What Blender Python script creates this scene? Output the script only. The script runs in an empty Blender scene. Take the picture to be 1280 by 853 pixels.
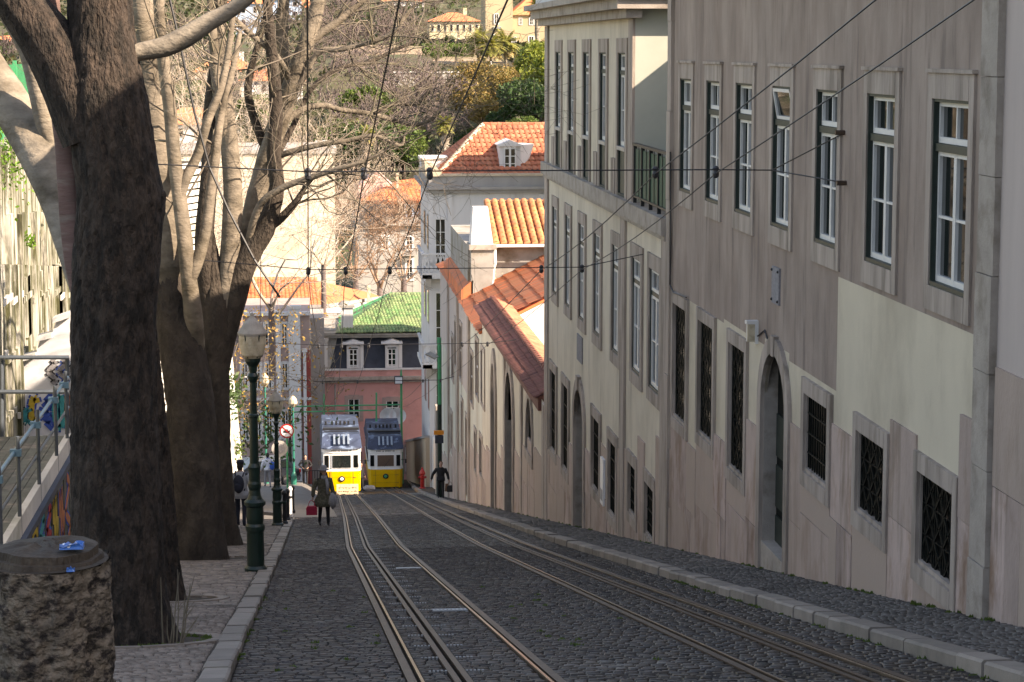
import bpy, math, random
import numpy as np
from math import radians, sin, cos, pi, atan, hypot, tan
R = random.Random(7)
NP = np.random.RandomState(11)
SC = bpy.context.scene
COL = SC.collection
# ---------------------------------------------------------------- camera
FOC = 2800.0
PITCH = atan(366/FOC)
YAW = atan(260/hypot(FOC, 366))
EYE = 1.72
cam_d = bpy.data.cameras.new('camera'); cam = bpy.data.objects.new('camera', cam_d); COL.objects.link(cam)
cam_d.sensor_width = 36; cam_d.lens = 36*FOC/1280; cam_d.clip_start = .3; cam_d.clip_end = 4000
cam.location = (0, 0, EYE); cam.rotation_euler = (pi/2-PITCH, 0, -YAW)
SC.camera = cam
# ---------------------------------------------------------------- light
SUN_EL = radians(34); SUN_A = radians(30)      # azimuth from +X towards the viewer's back (-Y)
w = bpy.data.worlds.new("World"); SC.world = w; w.use_nodes = True
nt = w.node_tree; bgn = nt.nodes['Background']
sky = nt.nodes.new('ShaderNodeTexSky'); sky.sky_type = 'NISHITA'; sky.sun_disc = False
sky.sun_elevation = SUN_EL
sky.sun_rotation = pi/2 + SUN_A            # clockwise from +Y, towards +X and on to -Y
sky.air_density = 1.0; sky.dust_density = 1.2; sky.ozone_density = 1.0
nt.links.new(sky.outputs[0], bgn.inputs[0]); bgn.inputs[1].default_value = 0.15
sl = bpy.data.lights.new('sun', 'SUN'); sl.energy = 5.0; sl.angle = radians(.5); sl.color = (1, .965, .91)
so = bpy.data.objects.new('sun', sl); COL.objects.link(so)
so.rotation_euler = (pi/2-SUN_EL, 0, pi/2-SUN_A)
from mathutils import Vector, Matrix
_sd = Vector((cos(SUN_EL)*cos(SUN_A), -cos(SUN_EL)*sin(SUN_A), sin(SUN_EL)))
so.rotation_euler = _sd.to_track_quat('Z', 'Y').to_euler()
SC.view_settings.view_transform = 'Standard'; SC.view_settings.look = 'None'
SC.view_settings.exposure = 1.32; SC.view_settings.gamma = 1
SC.view_settings.use_white_balance = True; SC.view_settings.white_balance_temperature = 8500; SC.view_settings.white_balance_tint = 17
SC.cycles.max_bounces = 6; SC.cycles.diffuse_bounces = 3; SC.cycles.glossy_bounces = 3
SC.cycles.transparent_max_bounces = 6
# ---------------------------------------------------------------- measuring helpers (photo point -> point in the place)
_f = np.array([sin(YAW)*cos(PITCH), cos(YAW)*cos(PITCH), -sin(PITCH)])
_r = np.array([cos(YAW), -sin(YAW), 0.0]); _u = np.cross(_r, _f); _C = np.array([0, 0, EYE])
def _ray(x, y): return _f + _r*(x-640)/FOC + _u*(426.5-y)/FOC
def atY(x, y, Y):
    d = _ray(x, y); return _C + d*Y/d[1]
def atX(x, y, X):
    d = _ray(x, y); return _C + d*X/d[0]
XW = 6.6                                        # plane of the long right-hand street front
def W(x, y):
    p = atX(x, y, XW); return float(p[1]), float(p[2])
SL = .18715
_gy = [-60, 0, 90, 112, 131, 147, 165, 185, 250, 300, 350, 430, 436, 500, 560, 650, 900, 1400]
_gz = [60*SL, 0, -90*SL, -112*SL, -131*SL, -27.4, -30.4, -31, -31, -23, -14, -7.5, -3.2, 1.5, 4, 17, 62, 150]
def zg(y): return float(np.interp(y, _gy, _gz))
def onG(x, y, dz=0.0):
    for Y in np.arange(3, 260, .05):
        p = atY(x, y, Y)
        if p[2] <= zg(Y)+dz: return p
    return p
def kr(y): return float(np.interp(y, [0, 45, 63, 90, 120, 150, 170], [5.05, 5.05, 5.3, 5.6, 6.2, 6.9, 7.1]))   # right kerb
def kl(y): return float(np.interp(y, [0, 20, 40, 66], [-.66, -.64, -.56, -.5]))                                 # left kerb
# ---------------------------------------------------------------- materials
MATS = {}
def mat(name, c, rough=.8, var=.18, vs=3., bump=0., bs=30., c2=None, c2t=.6, c2s=1.5, metal=0., streak=False,
        island=0., objr=0., stretch=None, c3=None, c3t=.62, c3s=3., spec=None, c2soft=.08, hueshift=None, bd=1.0):
    m = bpy.data.materials.new(name); m.use_nodes = True; n = m.node_tree.nodes; l = m.node_tree.links
    b = n['Principled BSDF']; b.inputs['Roughness'].default_value = rough; b.inputs['Metallic'].default_value = metal
    if spec is not None: b.inputs['Specular IOR Level'].default_value = spec
    geo = n.new('ShaderNodeNewGeometry'); vec = geo.outputs['Position']
    mp = n.new('ShaderNodeMapping'); l.new(vec, mp.inputs[0])
    if stretch: mp.inputs['Scale'].default_value = stretch
    elif streak: mp.inputs['Scale'].default_value = (2.2, 2.2, .28)
    t = n.new('ShaderNodeTexNoise'); t.inputs['Scale'].default_value = vs; t.inputs['Detail'].default_value = 7; t.inputs['Roughness'].default_value = .62
    l.new(mp.outputs[0], t.inputs['Vector'])
    mr = n.new('ShaderNodeMapRange'); mr.inputs[1].default_value = .3; mr.inputs[2].default_value = .7
    mr.inputs[3].default_value = 1-var; mr.inputs[4].default_value = 1+var; l.new(t.outputs[0], mr.inputs[0])
    mul = n.new('ShaderNodeMix'); mul.data_type = 'RGBA'; mul.blend_type = 'MULTIPLY'; mul.inputs[0].default_value = 1
    cur = None
    base = n.new('ShaderNodeRGB'); base.outputs[0].default_value = (*c, 1); cur = base.outputs[0]
    if c2 is not None:
        t2 = n.new('ShaderNodeTexNoise'); t2.inputs['Scale'].default_value = c2s; t2.inputs['Detail'].default_value = 8; t2.inputs['Roughness'].default_value = .65
        mp2 = n.new('ShaderNodeMapping'); l.new(vec, mp2.inputs[0]); mp2.inputs['Location'].default_value = (13, 7, 3)
        if streak: mp2.inputs['Scale'].default_value = (1.6, 1.6, .3)
        if stretch: mp2.inputs['Scale'].default_value = stretch
        l.new(mp2.outputs[0], t2.inputs['Vector'])
        m2 = n.new('ShaderNodeMapRange'); m2.inputs[1].default_value = c2t-c2soft; m2.inputs[2].default_value = c2t+c2soft; l.new(t2.outputs[0], m2.inputs[0])
        mx = n.new('ShaderNodeMix'); mx.data_type = 'RGBA'; l.new(m2.outputs[0], mx.inputs[0]); l.new(cur, mx.inputs[6]); mx.inputs[7].default_value = (*c2, 1); cur = mx.outputs[2]
    if c3 is not None:
        t3 = n.new('ShaderNodeTexNoise'); t3.inputs['Scale'].default_value = c3s; t3.inputs['Detail'].default_value = 9; t3.inputs['Roughness'].default_value = .7
        mp3 = n.new('ShaderNodeMapping'); l.new(vec, mp3.inputs[0]); mp3.inputs['Location'].default_value = (3, 31, 9); mp3.inputs['Scale'].default_value = (1.5, 1.5, .16)
        l.new(mp3.outputs[0], t3.inputs['Vector']); m5 = n.new('ShaderNodeMapRange'); m5.inputs[1].default_value = c3t-.06; m5.inputs[2].default_value = c3t+.06; m5.inputs[4].default_value = .75; l.new(t3.outputs[0], m5.inputs[0])
        mx3 = n.new('ShaderNodeMix'); mx3.data_type = 'RGBA'; l.new(m5.outputs[0], mx3.inputs[0]); l.new(cur, mx3.inputs[6]); mx3.inputs[7].default_value = (*c3, 1); cur = mx3.outputs[2]
    l.new(cur, mul.inputs[6]); l.new(mr.outputs[0], mul.inputs[7]); cur = mul.outputs[2]
    if island or objr:
        a = n.new('ShaderNodeMapRange'); a.inputs[3].default_value = 1-max(island, objr); a.inputs[4].default_value = 1+max(island, objr)
        if island: l.new(geo.outputs['Random Per Island'], a.inputs[0])
        else:
            oi = n.new('ShaderNodeObjectInfo'); l.new(oi.outputs['Random'], a.inputs[0])
        m3 = n.new('ShaderNodeMix'); m3.data_type = 'RGBA'; m3.blend_type = 'MULTIPLY'; m3.inputs[0].default_value = 1
        l.new(cur, m3.inputs[6]); l.new(a.outputs[0], m3.inputs[7]); cur = m3.outputs[2]
        if hueshift is not None:
            m4 = n.new('ShaderNodeMix'); m4.data_type = 'RGBA'
            src = geo.outputs['Random Per Island'] if island else oi.outputs['Random']
            ww = n.new('ShaderNodeMath'); ww.operation = 'MULTIPLY'; ww.inputs[1].default_value = 7.31
            w2 = n.new('ShaderNodeMath'); w2.operation = 'FRACT'; l.new(src, ww.inputs[0]); l.new(ww.outputs[0], w2.inputs[0])
            l.new(w2.outputs[0], m4.inputs[0]); l.new(cur, m4.inputs[6]); m4.inputs[7].default_value = (*hueshift, 1); cur = m4.outputs[2]
    l.new(cur, b.inputs['Base Color'])
    if bump:
        tb = n.new('ShaderNodeTexNoise'); tb.inputs['Scale'].default_value = bs; tb.inputs['Detail'].default_value = 6
        l.new(mp.outputs[0], tb.inputs['Vector'])
        bp = n.new('ShaderNodeBump'); bp.inputs['Strength'].default_value = bump; bp.inputs['Distance'].default_value = .02*bd
        l.new(tb.outputs[0], bp.inputs['Height']); l.new(bp.outputs[0], b.inputs['Normal'])
    MATS[name] = m; return m
mat('plaster_taupe', (.36, .285, .24), .9, .16, 1.6, .25, 60, c2=(.26, .195, .16), c2t=.54, c2s=.9, stretch=(1.3, 1.3, .5), c2soft=.14, c3=(.17, .13, .11), c3t=.6, c3s=2.2)
mat('plaster_cream', (.64, .56, .43), .9, .06, 1.2, .15, 60, c2=(.48, .41, .31), c2t=.56, c2s=.7, stretch=(1, 1, .6), c2soft=.12, c3=(.36, .29, .22), c3t=.66, c3s=2)
mat('plaster_cream_b', (.68, .60, .48), .9, .07, 1.1, .15, 60, c2=(.53, .46, .36), c2t=.56, c2s=.7, stretch=(1, 1, .6), c2soft=.12, c3=(.33, .28, .22), c3t=.64, c3s=2)
mat('plaster_pale', (.60, .57, .48), .9, .12, .7, .15, 40, c2=(.42, .37, .29), c2t=.56, c2s=.4, streak=True)
mat('plaster_pink_pale', (.52, .44, .40), .9, .08, 1, .15, 60, streak=True)
mat('dado_stone', (.46, .35, .31), .8, .2, 2.4, .35, 25, c2=(.26, .16, .11), c2t=.57, c2s=1.5, stretch=(1.2, 1.2, .6), objr=.22, hueshift=(.44, .34, .28), c3=(.13, .09, .06), c3t=.6, c3s=1.6)
mat('grey_stone', (.38, .33, .285), .85, .16, 3., .35, 40, c2=(.25, .21, .17), c2t=.58, c2s=2)
mat('trim_stone', (.41, .34, .29), .85, .2, 2.6, .3, 40, c2=(.24, .195, .16), c2t=.56, c2s=1.4, streak=True)
mat('wall_greygreen', (.46, .47, .40), .9, .08, .8)
mat('mesh_green', (.015, .07, .04), .6, .2, 5)
mat('kerb_stone', (.24, .205, .175), .75, .16, 4, .3, 40, objr=.2, c2=(.22, .2, .16), c2t=.64, c2s=2)
mat('green_paint', (.012, .024, .019), .5, .3, 6, .1, 30)
mat('dark_paint', (.005, .007, .006), .6, .3, 6, .1, 30, spec=.15)
mat('white_paint', (.74, .73, .70), .5, .05, 5)
mat('glass', (.012, .016, .015), .03, .3, .7, spec=1.0)
mat('glass_dark', (.006, .007, .007), .3, .3, 2, spec=.15)
mat('cobble', (.044, .040, .040), .5, .3, 8, .35, 60, island=.6, hueshift=(.075, .058, .045), c2=(.115, .105, .095), c2t=.6, c2s=.7)
mat('cobble_one', (.044, .040, .040), .5, .3, 8, .35, 60, objr=.6, hueshift=(.075, .058, .045), c2=(.13, .12, .11), c2t=.66, c2s=.9)
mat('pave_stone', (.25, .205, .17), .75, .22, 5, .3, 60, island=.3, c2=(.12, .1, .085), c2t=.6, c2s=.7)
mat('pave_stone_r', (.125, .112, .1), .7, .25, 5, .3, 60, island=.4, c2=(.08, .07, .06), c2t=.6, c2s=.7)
mat('comb_metal', (.22, .215, .21), .5, .3, 8)
mat('rail_steel', (.10, .068, .05), .5, .2, 6, .15, 50, metal=.6)
mat('rail_head', (.42, .33, .25), .28, .15, 6, metal=.9)
mat('pale_metal', (.36, .37, .38), .4, .2, 8)
mat('blue_metal', (.30, .36, .42), .4, .2, 8, metal=.5)
mat('soil', (.05, .038, .028), .95, .35, 6, .6, 30)
mat('joint', (.035, .032, .028), .95, .3, 9, .4, 60)
mat('bark_dark', (.055, .039, .029), .95, .5, 14, 1.0, 34, c2=(.02, .015, .011), c2t=.52, c2s=9, stretch=(1, 1, .4), bd=4, c2soft=.05)
mat("bark_mid", (.06, .046, .034), .95, .35, 5, .9, 20, c2=(.035, .026, .019), c2t=.52, c2s=3, stretch=(1, 1, .6), bd=3)  # lower trunks of the farther trees, their shade put into the colour
mat('bark_pale', (.27, .23, .18), .9, .35, 5, .7, 20, c2=(.12, .095, .065), c2t=.55, c2s=1.6, stretch=(.6, .6, 1.1), bd=1.5)
mat('bark_red', (.17, .1, .085), .9, .25, 3, .6, 14, c2=(.2, .155, .13), c2t=.6, c2s=3, stretch=(.5, .5, 3), bd=1.5)
mat('twig', (.16, .13, .10), .9, .3, 2, c2=(.19, .165, .11), c2t=.55, c2s=.7)
mat('twig_grey', (.13, .10, .095), .9, .25, .3, island=.25)
mat('twig_pale', (.42, .37, .31), .9, .25, .5, island=.25, hueshift=(.36, .27, .2))
mat('twig_brown', (.26, .17, .12), .9, .25, .5, island=.3)
mat('stump_bark', (.20, .16, .12), .95, .5, 9, 1, 16, c2=(.03, .022, .018), c2t=.54, c2s=11, stretch=(.8, .8, 1.1), bd=6, c2soft=.05)
mat('stump_wood', (.06, .045, .032), .8, .4, 8, .6, 30, c2=(.09, .07, .05), c2t=.6, c2s=4)
mat('iron_green', (.006, .022, .016), .35, .3, 5, .1, 30)
mat('pole_green', (.035, .30, .13), .4, .15, 3)
mat('teal_paint', (.015, .17, .12), .4, .15, 3)
mat('lamp_glass', (.55, .47, .34), .35, .2, 6, c2=(.3, .22, .13), c2t=.6, c2s=3)
mat('lamp_cap', (.33, .29, .24), .6, .2, 8)
mat('black_iron', (.015, .015, .017), .5, .2, 8)
mat('red_paint', (.36, .02, .02), .4, .1, 8)
mat('yellow_paint', (.76, .43, .010), .3, .04, 3)
mat('tram_white', (.78, .77, .74), .35, .04, 3)
mat('tram_roof', (.035, .05, .09), .55, .5, 1.2, c2=(.16, .22, .32), c2t=.58, c2s=1.6, c2soft=.03)
mat('cardboard', (.55, .42, .27), .8, .12, 12, c2=(.16, .1, .07), c2t=.6, c2s=9, c2soft=.02)
mat('board_brown', (.12, .075, .05), .7, .1, 8)
mat('tile_orange', (.62, .22, .10), .8, .25, 1.2, c2=(.30, .12, .06), c2t=.6, c2s=1.2, island=.28, hueshift=(.55, .20, .10))
mat('tile_flat_orange', (.62, .15, .05), .8, .22, .9, c2=(.36, .15, .08), c2t=.58, c2s=1.1, island=.25, hueshift=(.56, .2, .09))
mat('tile_red', (.43, .125, .065), .8, .2, 1.5, island=.3, hueshift=(.52, .2, .11))
mat('tile_maroon', (.20, .075, .06), .8, .25, 1.5, island=.35, hueshift=(.24, .10, .075))
mat('tile_yellow', (.50, .22, .09), .8, .2, 1.2, island=.25, hueshift=(.48, .17, .08), c2=(.50, .33, .09), c2t=.6, c2s=2.5)
mat('tile_cream', (.55, .45, .33), .8, .2, 1.5, island=.15)
mat('tile_green', (.085, .19, .065), .6, .2, .8, island=.5, hueshift=(.22, .29, .13), c2=(.30, .32, .17), c2t=.58, c2s=.5)
mat('slate', (.03, .035, .05), .6, .3, 2)
mat('slate_blue', (.045, .06, .095), .6, .3, 1)
mat('wall_white', (.66, .65, .64), .85, .07, .5, c2=(.5, .48, .46), c2t=.62, c2s=.5, streak=True)
mat('wall_cream_far', (.68, .60, .47), .9, .1, .25, c2=(.56, .46, .34), c2t=.58, c2s=.3)
mat('wall_grey', (.36, .34, .32), .9, .12, .5, streak=True)
mat('stone_grey_d', (.33, .31, .28), .9, .2, 1.6, .3, 20, c2=(.2, .17, .12), c2t=.58, c2s=.8)
mat('wall_pink', (.66, .34, .31), .9, .08, .6, c2=(.52, .25, .22), c2t=.6, c2s=.5)
mat('bark_stem', (.20, .165, .125), .9, .35, 5, .7, 20, c2=(.10, .08, .055), c2t=.55, c2s=1.6, stretch=(.6, .6, 1.1), bd=1.5)  # paler than those trunks; sunlit look of the upper stems put into the colour
mat('wall_pink_grey', (.42, .31, .28), .9, .15, .6, c2=(.33, .26, .24), c2t=.55, c2s=.6)
mat('wall_pink_far', (.75, .47, .42), .9, .05, .2)
mat('wall_yellow', (.66, .58, .38), .9, .06, .1)
mat('wall_tan', (.42, .34, .22), .9, .06, .1)
mat('wall_beige', (.48, .37, .26), .9, .12, .8, streak=True)
mat('wall_blue', (.38, .50, .66), .9, .06, .1)
mat('red_panel', (.33, .055, .04), .6, .15, 1)
mat('mossy_wall', (.50, .48, .42), .95, .35, 2.2, .5, 14, c2=(.10, .10, .045), c2t=.48, c2s=1.6, streak=True, c3=(.03, .028, .02), c3t=.56, c3s=4)
mat('chalk_wall', (.66, .64, .59), .95, .15, .8, .5, 8, c2=(.42, .42, .34), c2t=.6, c2s=.6)
mat('graffiti_white', (.70, .70, .72), .8, .1, 1, c2=(.10, .30, .38), c2t=.66, c2s=.9, c2soft=.02)
mat('graffiti_orange', (.5, .17, .07), .8, .2, 3); mat('graffiti_teal', (.03, .30, .32), .8, .2, 3); mat('graffiti_yellow', (.6, .42, .05), .8, .2, 3)
mat('graffiti_blue', (.04, .10, .42), .8, .2, 3); mat('graffiti_red', (.45, .04, .04), .8, .2, 3)
mat('old_wood', (.12, .125, .105), .9, .3, 3, .6, 20, c2=(.26, .22, .19), c2t=.6, c2s=2, objr=.3)
mat('galvanised', (.14, .26, .34), .45, .25, 5, metal=.3)
mat('pipe_grey', (.10, .12, .14), .5, .2, 5, metal=.4)
mat('ground_path', (.34, .25, .17), .95, .2, .1, c2=(.12, .12, .05), c2t=.52, c2s=.05)
mat('hill_ground', (.08, .065, .04), .95, .35, .15, c2=(.05, .065, .022), c2t=.5, c2s=.06)
mat('plaza_paving', (.15, .135, .12), .85, .2, 1.5, .2, 30, c2=(.15, .13, .11), c2t=.58, c2s=.4)
mat('plastic_blue', (.03, .16, .5), .3, .2, 30, c2=(.8, .85, .9), c2t=.56, c2s=30, c2soft=.02)
mat('wire', (.02, .02, .022), .5, .2, 5); mat('insulator', (.03, .03, .035), .4, .2, 5)
mat('skin', (.42, .25, .18), .6, .06, 9); mat('hair_dark', (.02, .014, .01), .8, .3, 30); mat('hair_brown', (.13, .06, .03), .8, .3, 30)
mat('cloth_black', (.012, .012, .014), .9, .3, 20); mat('cloth_olive', (.085, .078, .05), .95, .35, 25, .5, 60, c2=(.16, .14, .11), c2t=.56, c2s=16)
mat('cloth_grey', (.26, .25, .26), .95, .2, 20, .4, 60); mat('cloth_white', (.72, .72, .74), .9, .1, 20); mat('cloth_red', (.42, .015, .05), .7, .15, 20)
mat('cloth_blue', (.02, .10, .42), .8, .15, 20); mat('cloth_navy', (.015, .017, .03), .8, .3, 20); mat('cloth_pale', (.38, .38, .40), .9, .1, 20)
mat('leather_brown', (.16, .085, .05), .5, .15, 20); mat('shoe', (.015, .013, .012), .5, .2, 20)
mat('car_paint', (.012, .016, .024), .18, .2, 2, spec=.7); mat('tyre', (.012, .012, .012), .8, .2, 9); mat('rim', (.3, .3, .32), .3, .1, 9, metal=.8)
mat('tail_red', (.3, .01, .01), .3, .1, 9); mat('sign_white', (.78, .78, .78), .4, .04, 9); mat('sign_orange', (.75, .25, .02), .5, .05, 9)
def leafmat(name, c, ch, trans=.25, isl=.5):
    m = mat(name, c, .6, .2, .25, island=isl, hueshift=ch)
    n = m.node_tree.nodes; l = m.node_tree.links; b = n['Principled BSDF']; out = n['Material Output']
    tr = n.new('ShaderNodeBsdfTranslucent'); mx = n.new('ShaderNodeMixShader'); mx.inputs[0].default_value = trans
    src = b.inputs['Base Color'].links[0].from_socket; l.new(src, tr.inputs[0])
    l.new(b.outputs[0], mx.inputs[1]); l.new(tr.outputs[0], mx.inputs[2]); l.new(mx.outputs[0], out.inputs[0])
leafmat('leaf_dark', (.028, .065, .018), (.05, .095, .02)); leafmat('leaf_mid', (.07, .13, .025), (.12, .16, .03))
leafmat('leaf_yellow', (.22, .24, .03), (.13, .18, .025)); leafmat('leaf_ochre', (.26, .16, .05), (.18, .16, .04))
leafmat('leaf_brown', (.35, .17, .05), (.4, .27, .05)); leafmat('leaf_palm', (.16, .19, .04), (.32, .28, .07)); leafmat('leaf_palm_dry', (.34, .24, .08), (.2, .17, .06))
leafmat('leaf_brush', (.06, .055, .03), (.045, .07, .02)); leafmat('grass_blade', (.07, .13, .025), (.12, .16, .03)); leafmat('leaf_fresh', (.16, .3, .03), (.1, .22, .02))
# ---------------------------------------------------------------- mesh builder
ORI = {}
class MB:
    def __init__(s): s.v = []; s.f = []; s.fm = []; s.m = 0; s.n = 0; s.sm = []; s.smooth = False
    def add(s, vs, fs, m=None):
        o = s.n; s.v.extend(vs); s.n += len(vs)
        for f in fs: s.f.append(tuple(o+i for i in f)); s.fm.append(s.m if m is None else m); s.sm.append(s.smooth)
        return s
    def box(s, x0, x1, y0, y1, z0, z1, m=None):
        vs = [(x0, y0, z0), (x1, y0, z0), (x1, y1, z0), (x0, y1, z0), (x0, y0, z1), (x1, y0, z1), (x1, y1, z1), (x0, y1, z1)]
        return s.add(vs, [(0, 3, 2, 1), (4, 5, 6, 7), (0, 1, 5, 4), (1, 2, 6, 5), (2, 3, 7, 6), (3, 0, 4, 7)], m)
    def prism(s, pts, d, m=None):      # pts: 3D polygon, d: extrusion vector
        n = len(pts); a = [tuple(p) for p in pts]; b = [tuple(p[i]+d[i] for i in range(3)) for p in pts]
        fs = [tuple(range(n-1, -1, -1)), tuple(range(n, 2*n))]+[(i, (i+1) % n, n+(i+1) % n, n+i) for i in range(n)]
        return s.add(a+b, fs, m)
    def wpoly(s, pts, w0, w1, m=None):  # (y,z) polygon on the street front, from w0 to w1 metres out of the wall
        return s.prism([(XW-w0, y, z) for y, z in pts], (-(w1-w0), 0, 0), m)
    def wbox(s, y0, y1, z0, z1, w0, w1, m=None): return s.box(XW-w1, XW-w0, y0, y1, z0, z1, m)
    def bar(s, p, q, t, m=None, t2=None, n=4):
        return s.tube([p, q], [t, t if t2 is None else t2], n, m)
    def tube(s, P, rad, n=8, m=None, cap=True, wob=0., ell=1.):
        P = [np.array(p, float) for p in P]; k = len(P); rings = []
        d0 = P[1]-P[0]; d0 /= (np.linalg.norm(d0)+1e-9)
        a = np.array([1., 0, 0]) if abs(d0[0]) < .8 else np.array([0, 1., 0])
        side = np.cross(d0, a); side /= np.linalg.norm(side)
        for i in range(k):
            d = P[min(i+1, k-1)]-P[max(i-1, 0)]; d /= (np.linalg.norm(d)+1e-9)
            side = side-d*(side@d); side /= (np.linalg.norm(side)+1e-9); up = np.cross(d, side)
            for j in range(n):
                t = 2*pi*j/n + (pi/4 if n == 4 else 0); rr = rad[i]*(1+(NP.uniform(-wob, wob) if wob else 0))
                rings.append(tuple(P[i]+side*cos(t)*rr+up*sin(t)*rr*ell))
        fs = [(i*n+j, i*n+(j+1) % n, (i+1)*n+(j+1) % n, (i+1)*n+j) for i in range(k-1) for j in range(n)]
        if cap: fs += [tuple(range(n-1, -1, -1)), tuple((k-1)*n+j for j in range(n))]
        return s.add(rings, fs, m)
    def lathe(s, prof, c=(0, 0, 0), n=16, m=None):   # prof: [(r,z)]
        vs = [(c[0]+r*cos(2*pi*j/n), c[1]+r*sin(2*pi*j/n), c[2]+z) for r, z in prof for j in range(n)]
        k = len(prof); fs = [(i*n+j, i*n+(j+1) % n, (i+1)*n+(j+1) % n, (i+1)*n+j) for i in range(k-1) for j in range(n)]
        fs += [tuple(range(n-1, -1, -1)), tuple((k-1)*n+j for j in range(n))]
        return s.add(vs, fs, m)
    def ball(s, c, r, n=10, k=7, m=None, jit=0.):
        rx, ry, rz = r if isinstance(r, (tuple, list)) else (r, r, r); vs = []
        for i in range(k+1):
            ph = pi*i/k
            for j in range(n):
                q = 1+(NP.uniform(-jit, jit) if jit else 0); t = 2*pi*j/n
                vs.append((c[0]+rx*sin(ph)*cos(t)*q, c[1]+ry*sin(ph)*sin(t)*q, c[2]+rz*cos(ph)*q))
        fs = [(i*n+j, (i+1)*n+j, (i+1)*n+(j+1) % n, i*n+(j+1) % n) for i in range(k) for j in range(n)]
        return s.add(vs, fs, m)
    def build(s, name, mats, parent=None, local=False, origin=None, stuff=False, smooth=None):
        if isinstance(mats, str): mats = [mats]
        me = bpy.data.meshes.new(name); v = np.array(s.v, float).reshape(-1, 3)
        o = np.zeros(3)
        if not local:
            if parent is not None: o = ORI.get(parent.name, np.zeros(3))
            elif origin is not None: o = np.array(origin, float)
        me.from_pydata((v-o).tolist(), [], s.f)
        for q in mats: me.materials.append(MATS[q])
        if len(mats) > 1: me.polygons.foreach_set('material_index', s.fm)
        if smooth or any(s.sm): me.polygons.foreach_set('use_smooth', [True]*len(s.f) if smooth else s.sm)
        me.update(); ob = bpy.data.objects.new(name, me); COL.objects.link(ob)
        if parent is not None: ob.parent = parent; ORI[ob.name] = ORI.get(parent.name, np.zeros(3))
        else: ob.location = o; ORI[ob.name] = o
        if stuff: ob['kind'] = 'stuff'
        return ob
def raw(name, V, F, mats, parent=None, fm=None, stuff=False, smooth=False, origin=None):
    """V (n,3) array, F (m,k) int array"""
    V = np.asarray(V, float); F = np.asarray(F, int); me = bpy.data.meshes.new(name)
    o = ORI.get(parent.name, np.zeros(3)) if parent is not None else (np.zeros(3) if origin is None else np.array(origin, float))
    V = V-o; k = F.shape[1]
    me.vertices.add(len(V)); me.vertices.foreach_set('co', V.astype(np.float32).ravel())
    me.loops.add(F.size); me.loops.foreach_set('vertex_index', F.astype(np.int32).ravel())
    me.polygons.add(len(F)); me.polygons.foreach_set('loop_start', (np.arange(len(F))*k).astype(np.int32))
    me.polygons.foreach_set('loop_total', np.full(len(F), k, np.int32))
    if isinstance(mats, str): mats = [mats]
    for q in mats: me.materials.append(MATS[q])
    if fm is not None: me.polygons.foreach_set('material_index', np.asarray(fm, np.int32))
    if smooth: me.polygons.foreach_set('use_smooth', np.ones(len(F), bool))
    me.update(calc_edges=True); ob = bpy.data.objects.new(name, me); COL.objects.link(ob)
    if parent is not None: ob.parent = parent; ORI[ob.name] = o
    else: ob.location = o; ORI[ob.name] = o
    if stuff: ob['kind'] = 'stuff'
    return ob
def tag(o, label=None, cat=None, group=None, kind=None):
    if label: o['label'] = label
    if cat: o['category'] = cat
    if group: o['group'] = group
    if kind: o['kind'] = kind
    return o
def thing(name, loc, label, cat, group=None, rz=0):
    o = bpy.data.objects.new(name, None); COL.objects.link(o); o.location = loc; o.rotation_euler.z = rz; o.empty_display_size = .2
    ORI[o.name] = np.array(loc, float); return tag(o, label, cat, group)
def copy_tree(o, parent=None):
    c = o.copy(); COL.objects.link(c)
    if parent is not None: c.parent = parent
    for ch in list(o.children): copy_tree(ch, c)
    return c
def dup(o, loc, label, rz=None, sc=None):
    c = copy_tree(o); c.location = loc; c['label'] = label
    if rz is not None: c.rotation_euler.z = rz
    if sc is not None: c.scale = (sc, sc, sc) if not isinstance(sc, tuple) else sc
    return c
# ================================================================= ground
def strip(name, x0, x1, ys, dz, m, lip=0):
    V = []; F = []; nx = 5
    for i, y in enumerate(ys):
        a, b = (x0(y) if callable(x0) else x0), (x1(y) if callable(x1) else x1)
        for j in range(nx): V.append((a+(b-a)*j/(nx-1), y, zg(y)+dz))
    for i in range(len(ys)-1):
        for j in range(nx-1): F.append((i*nx+j, i*nx+j+1, (i+1)*nx+j+1, (i+1)*nx+j))
    return tag(raw(name, V, F, m), kind='structure')
# terrain
xs = np.array([-900, -600, -400, -300, -200, -150, -100, -70, -50, -30, -20, -12, -8, -4, 0, 4, 8, 14, 22, 34, 50, 70, 100, 150, 200, 300, 400, 600, 900.])
ys = np.array(list(np.arange(-60, 160, 20))+list(np.arange(160, 300, 10))+list(np.arange(300, 480, 6))+list(np.arange(480, 900, 25))+[900, 1000, 1150, 1400.])
V = [(x, y, zg(y)-.25+(0 if y < 260 else 1.2*sin(x*.05+y*.03)+.8*sin(x*.13-y*.07))) for y in ys for x in xs]
nx = len(xs); F = [(i*nx+j, i*nx+j+1, (i+1)*nx+j+1, (i+1)*nx+j) for i in range(len(ys)-1) for j in range(nx-1)]
tag(raw('terrain', V, F, 'hill_ground', smooth=True), kind='structure')
YS = list(np.arange(1, 190, 2.0))
road = strip('road', lambda y: kl(y)+.0 if y < 70 else -30, kr, YS, -.02, 'joint')
lside = strip('sidewalk_left', -16, lambda y: kl(y)-.22, [y for y in YS if y < 70], .055, 'soil')
rside = strip('sidewalk_right', lambda y: kr(y)+.24, lambda y: 6.9 if y < 110 else 9.5, YS, .075, 'soil')
def _ss(t): t = min(1, max(0, t)); return t*t*(3-2*t)
def zpz(x, y): return zg(y)+.70*_ss((y-85)/34)*_ss((.9-x)/1.5)*(1-_ss((y-140)/18))+.03*_ss((y-70)/4)
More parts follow.
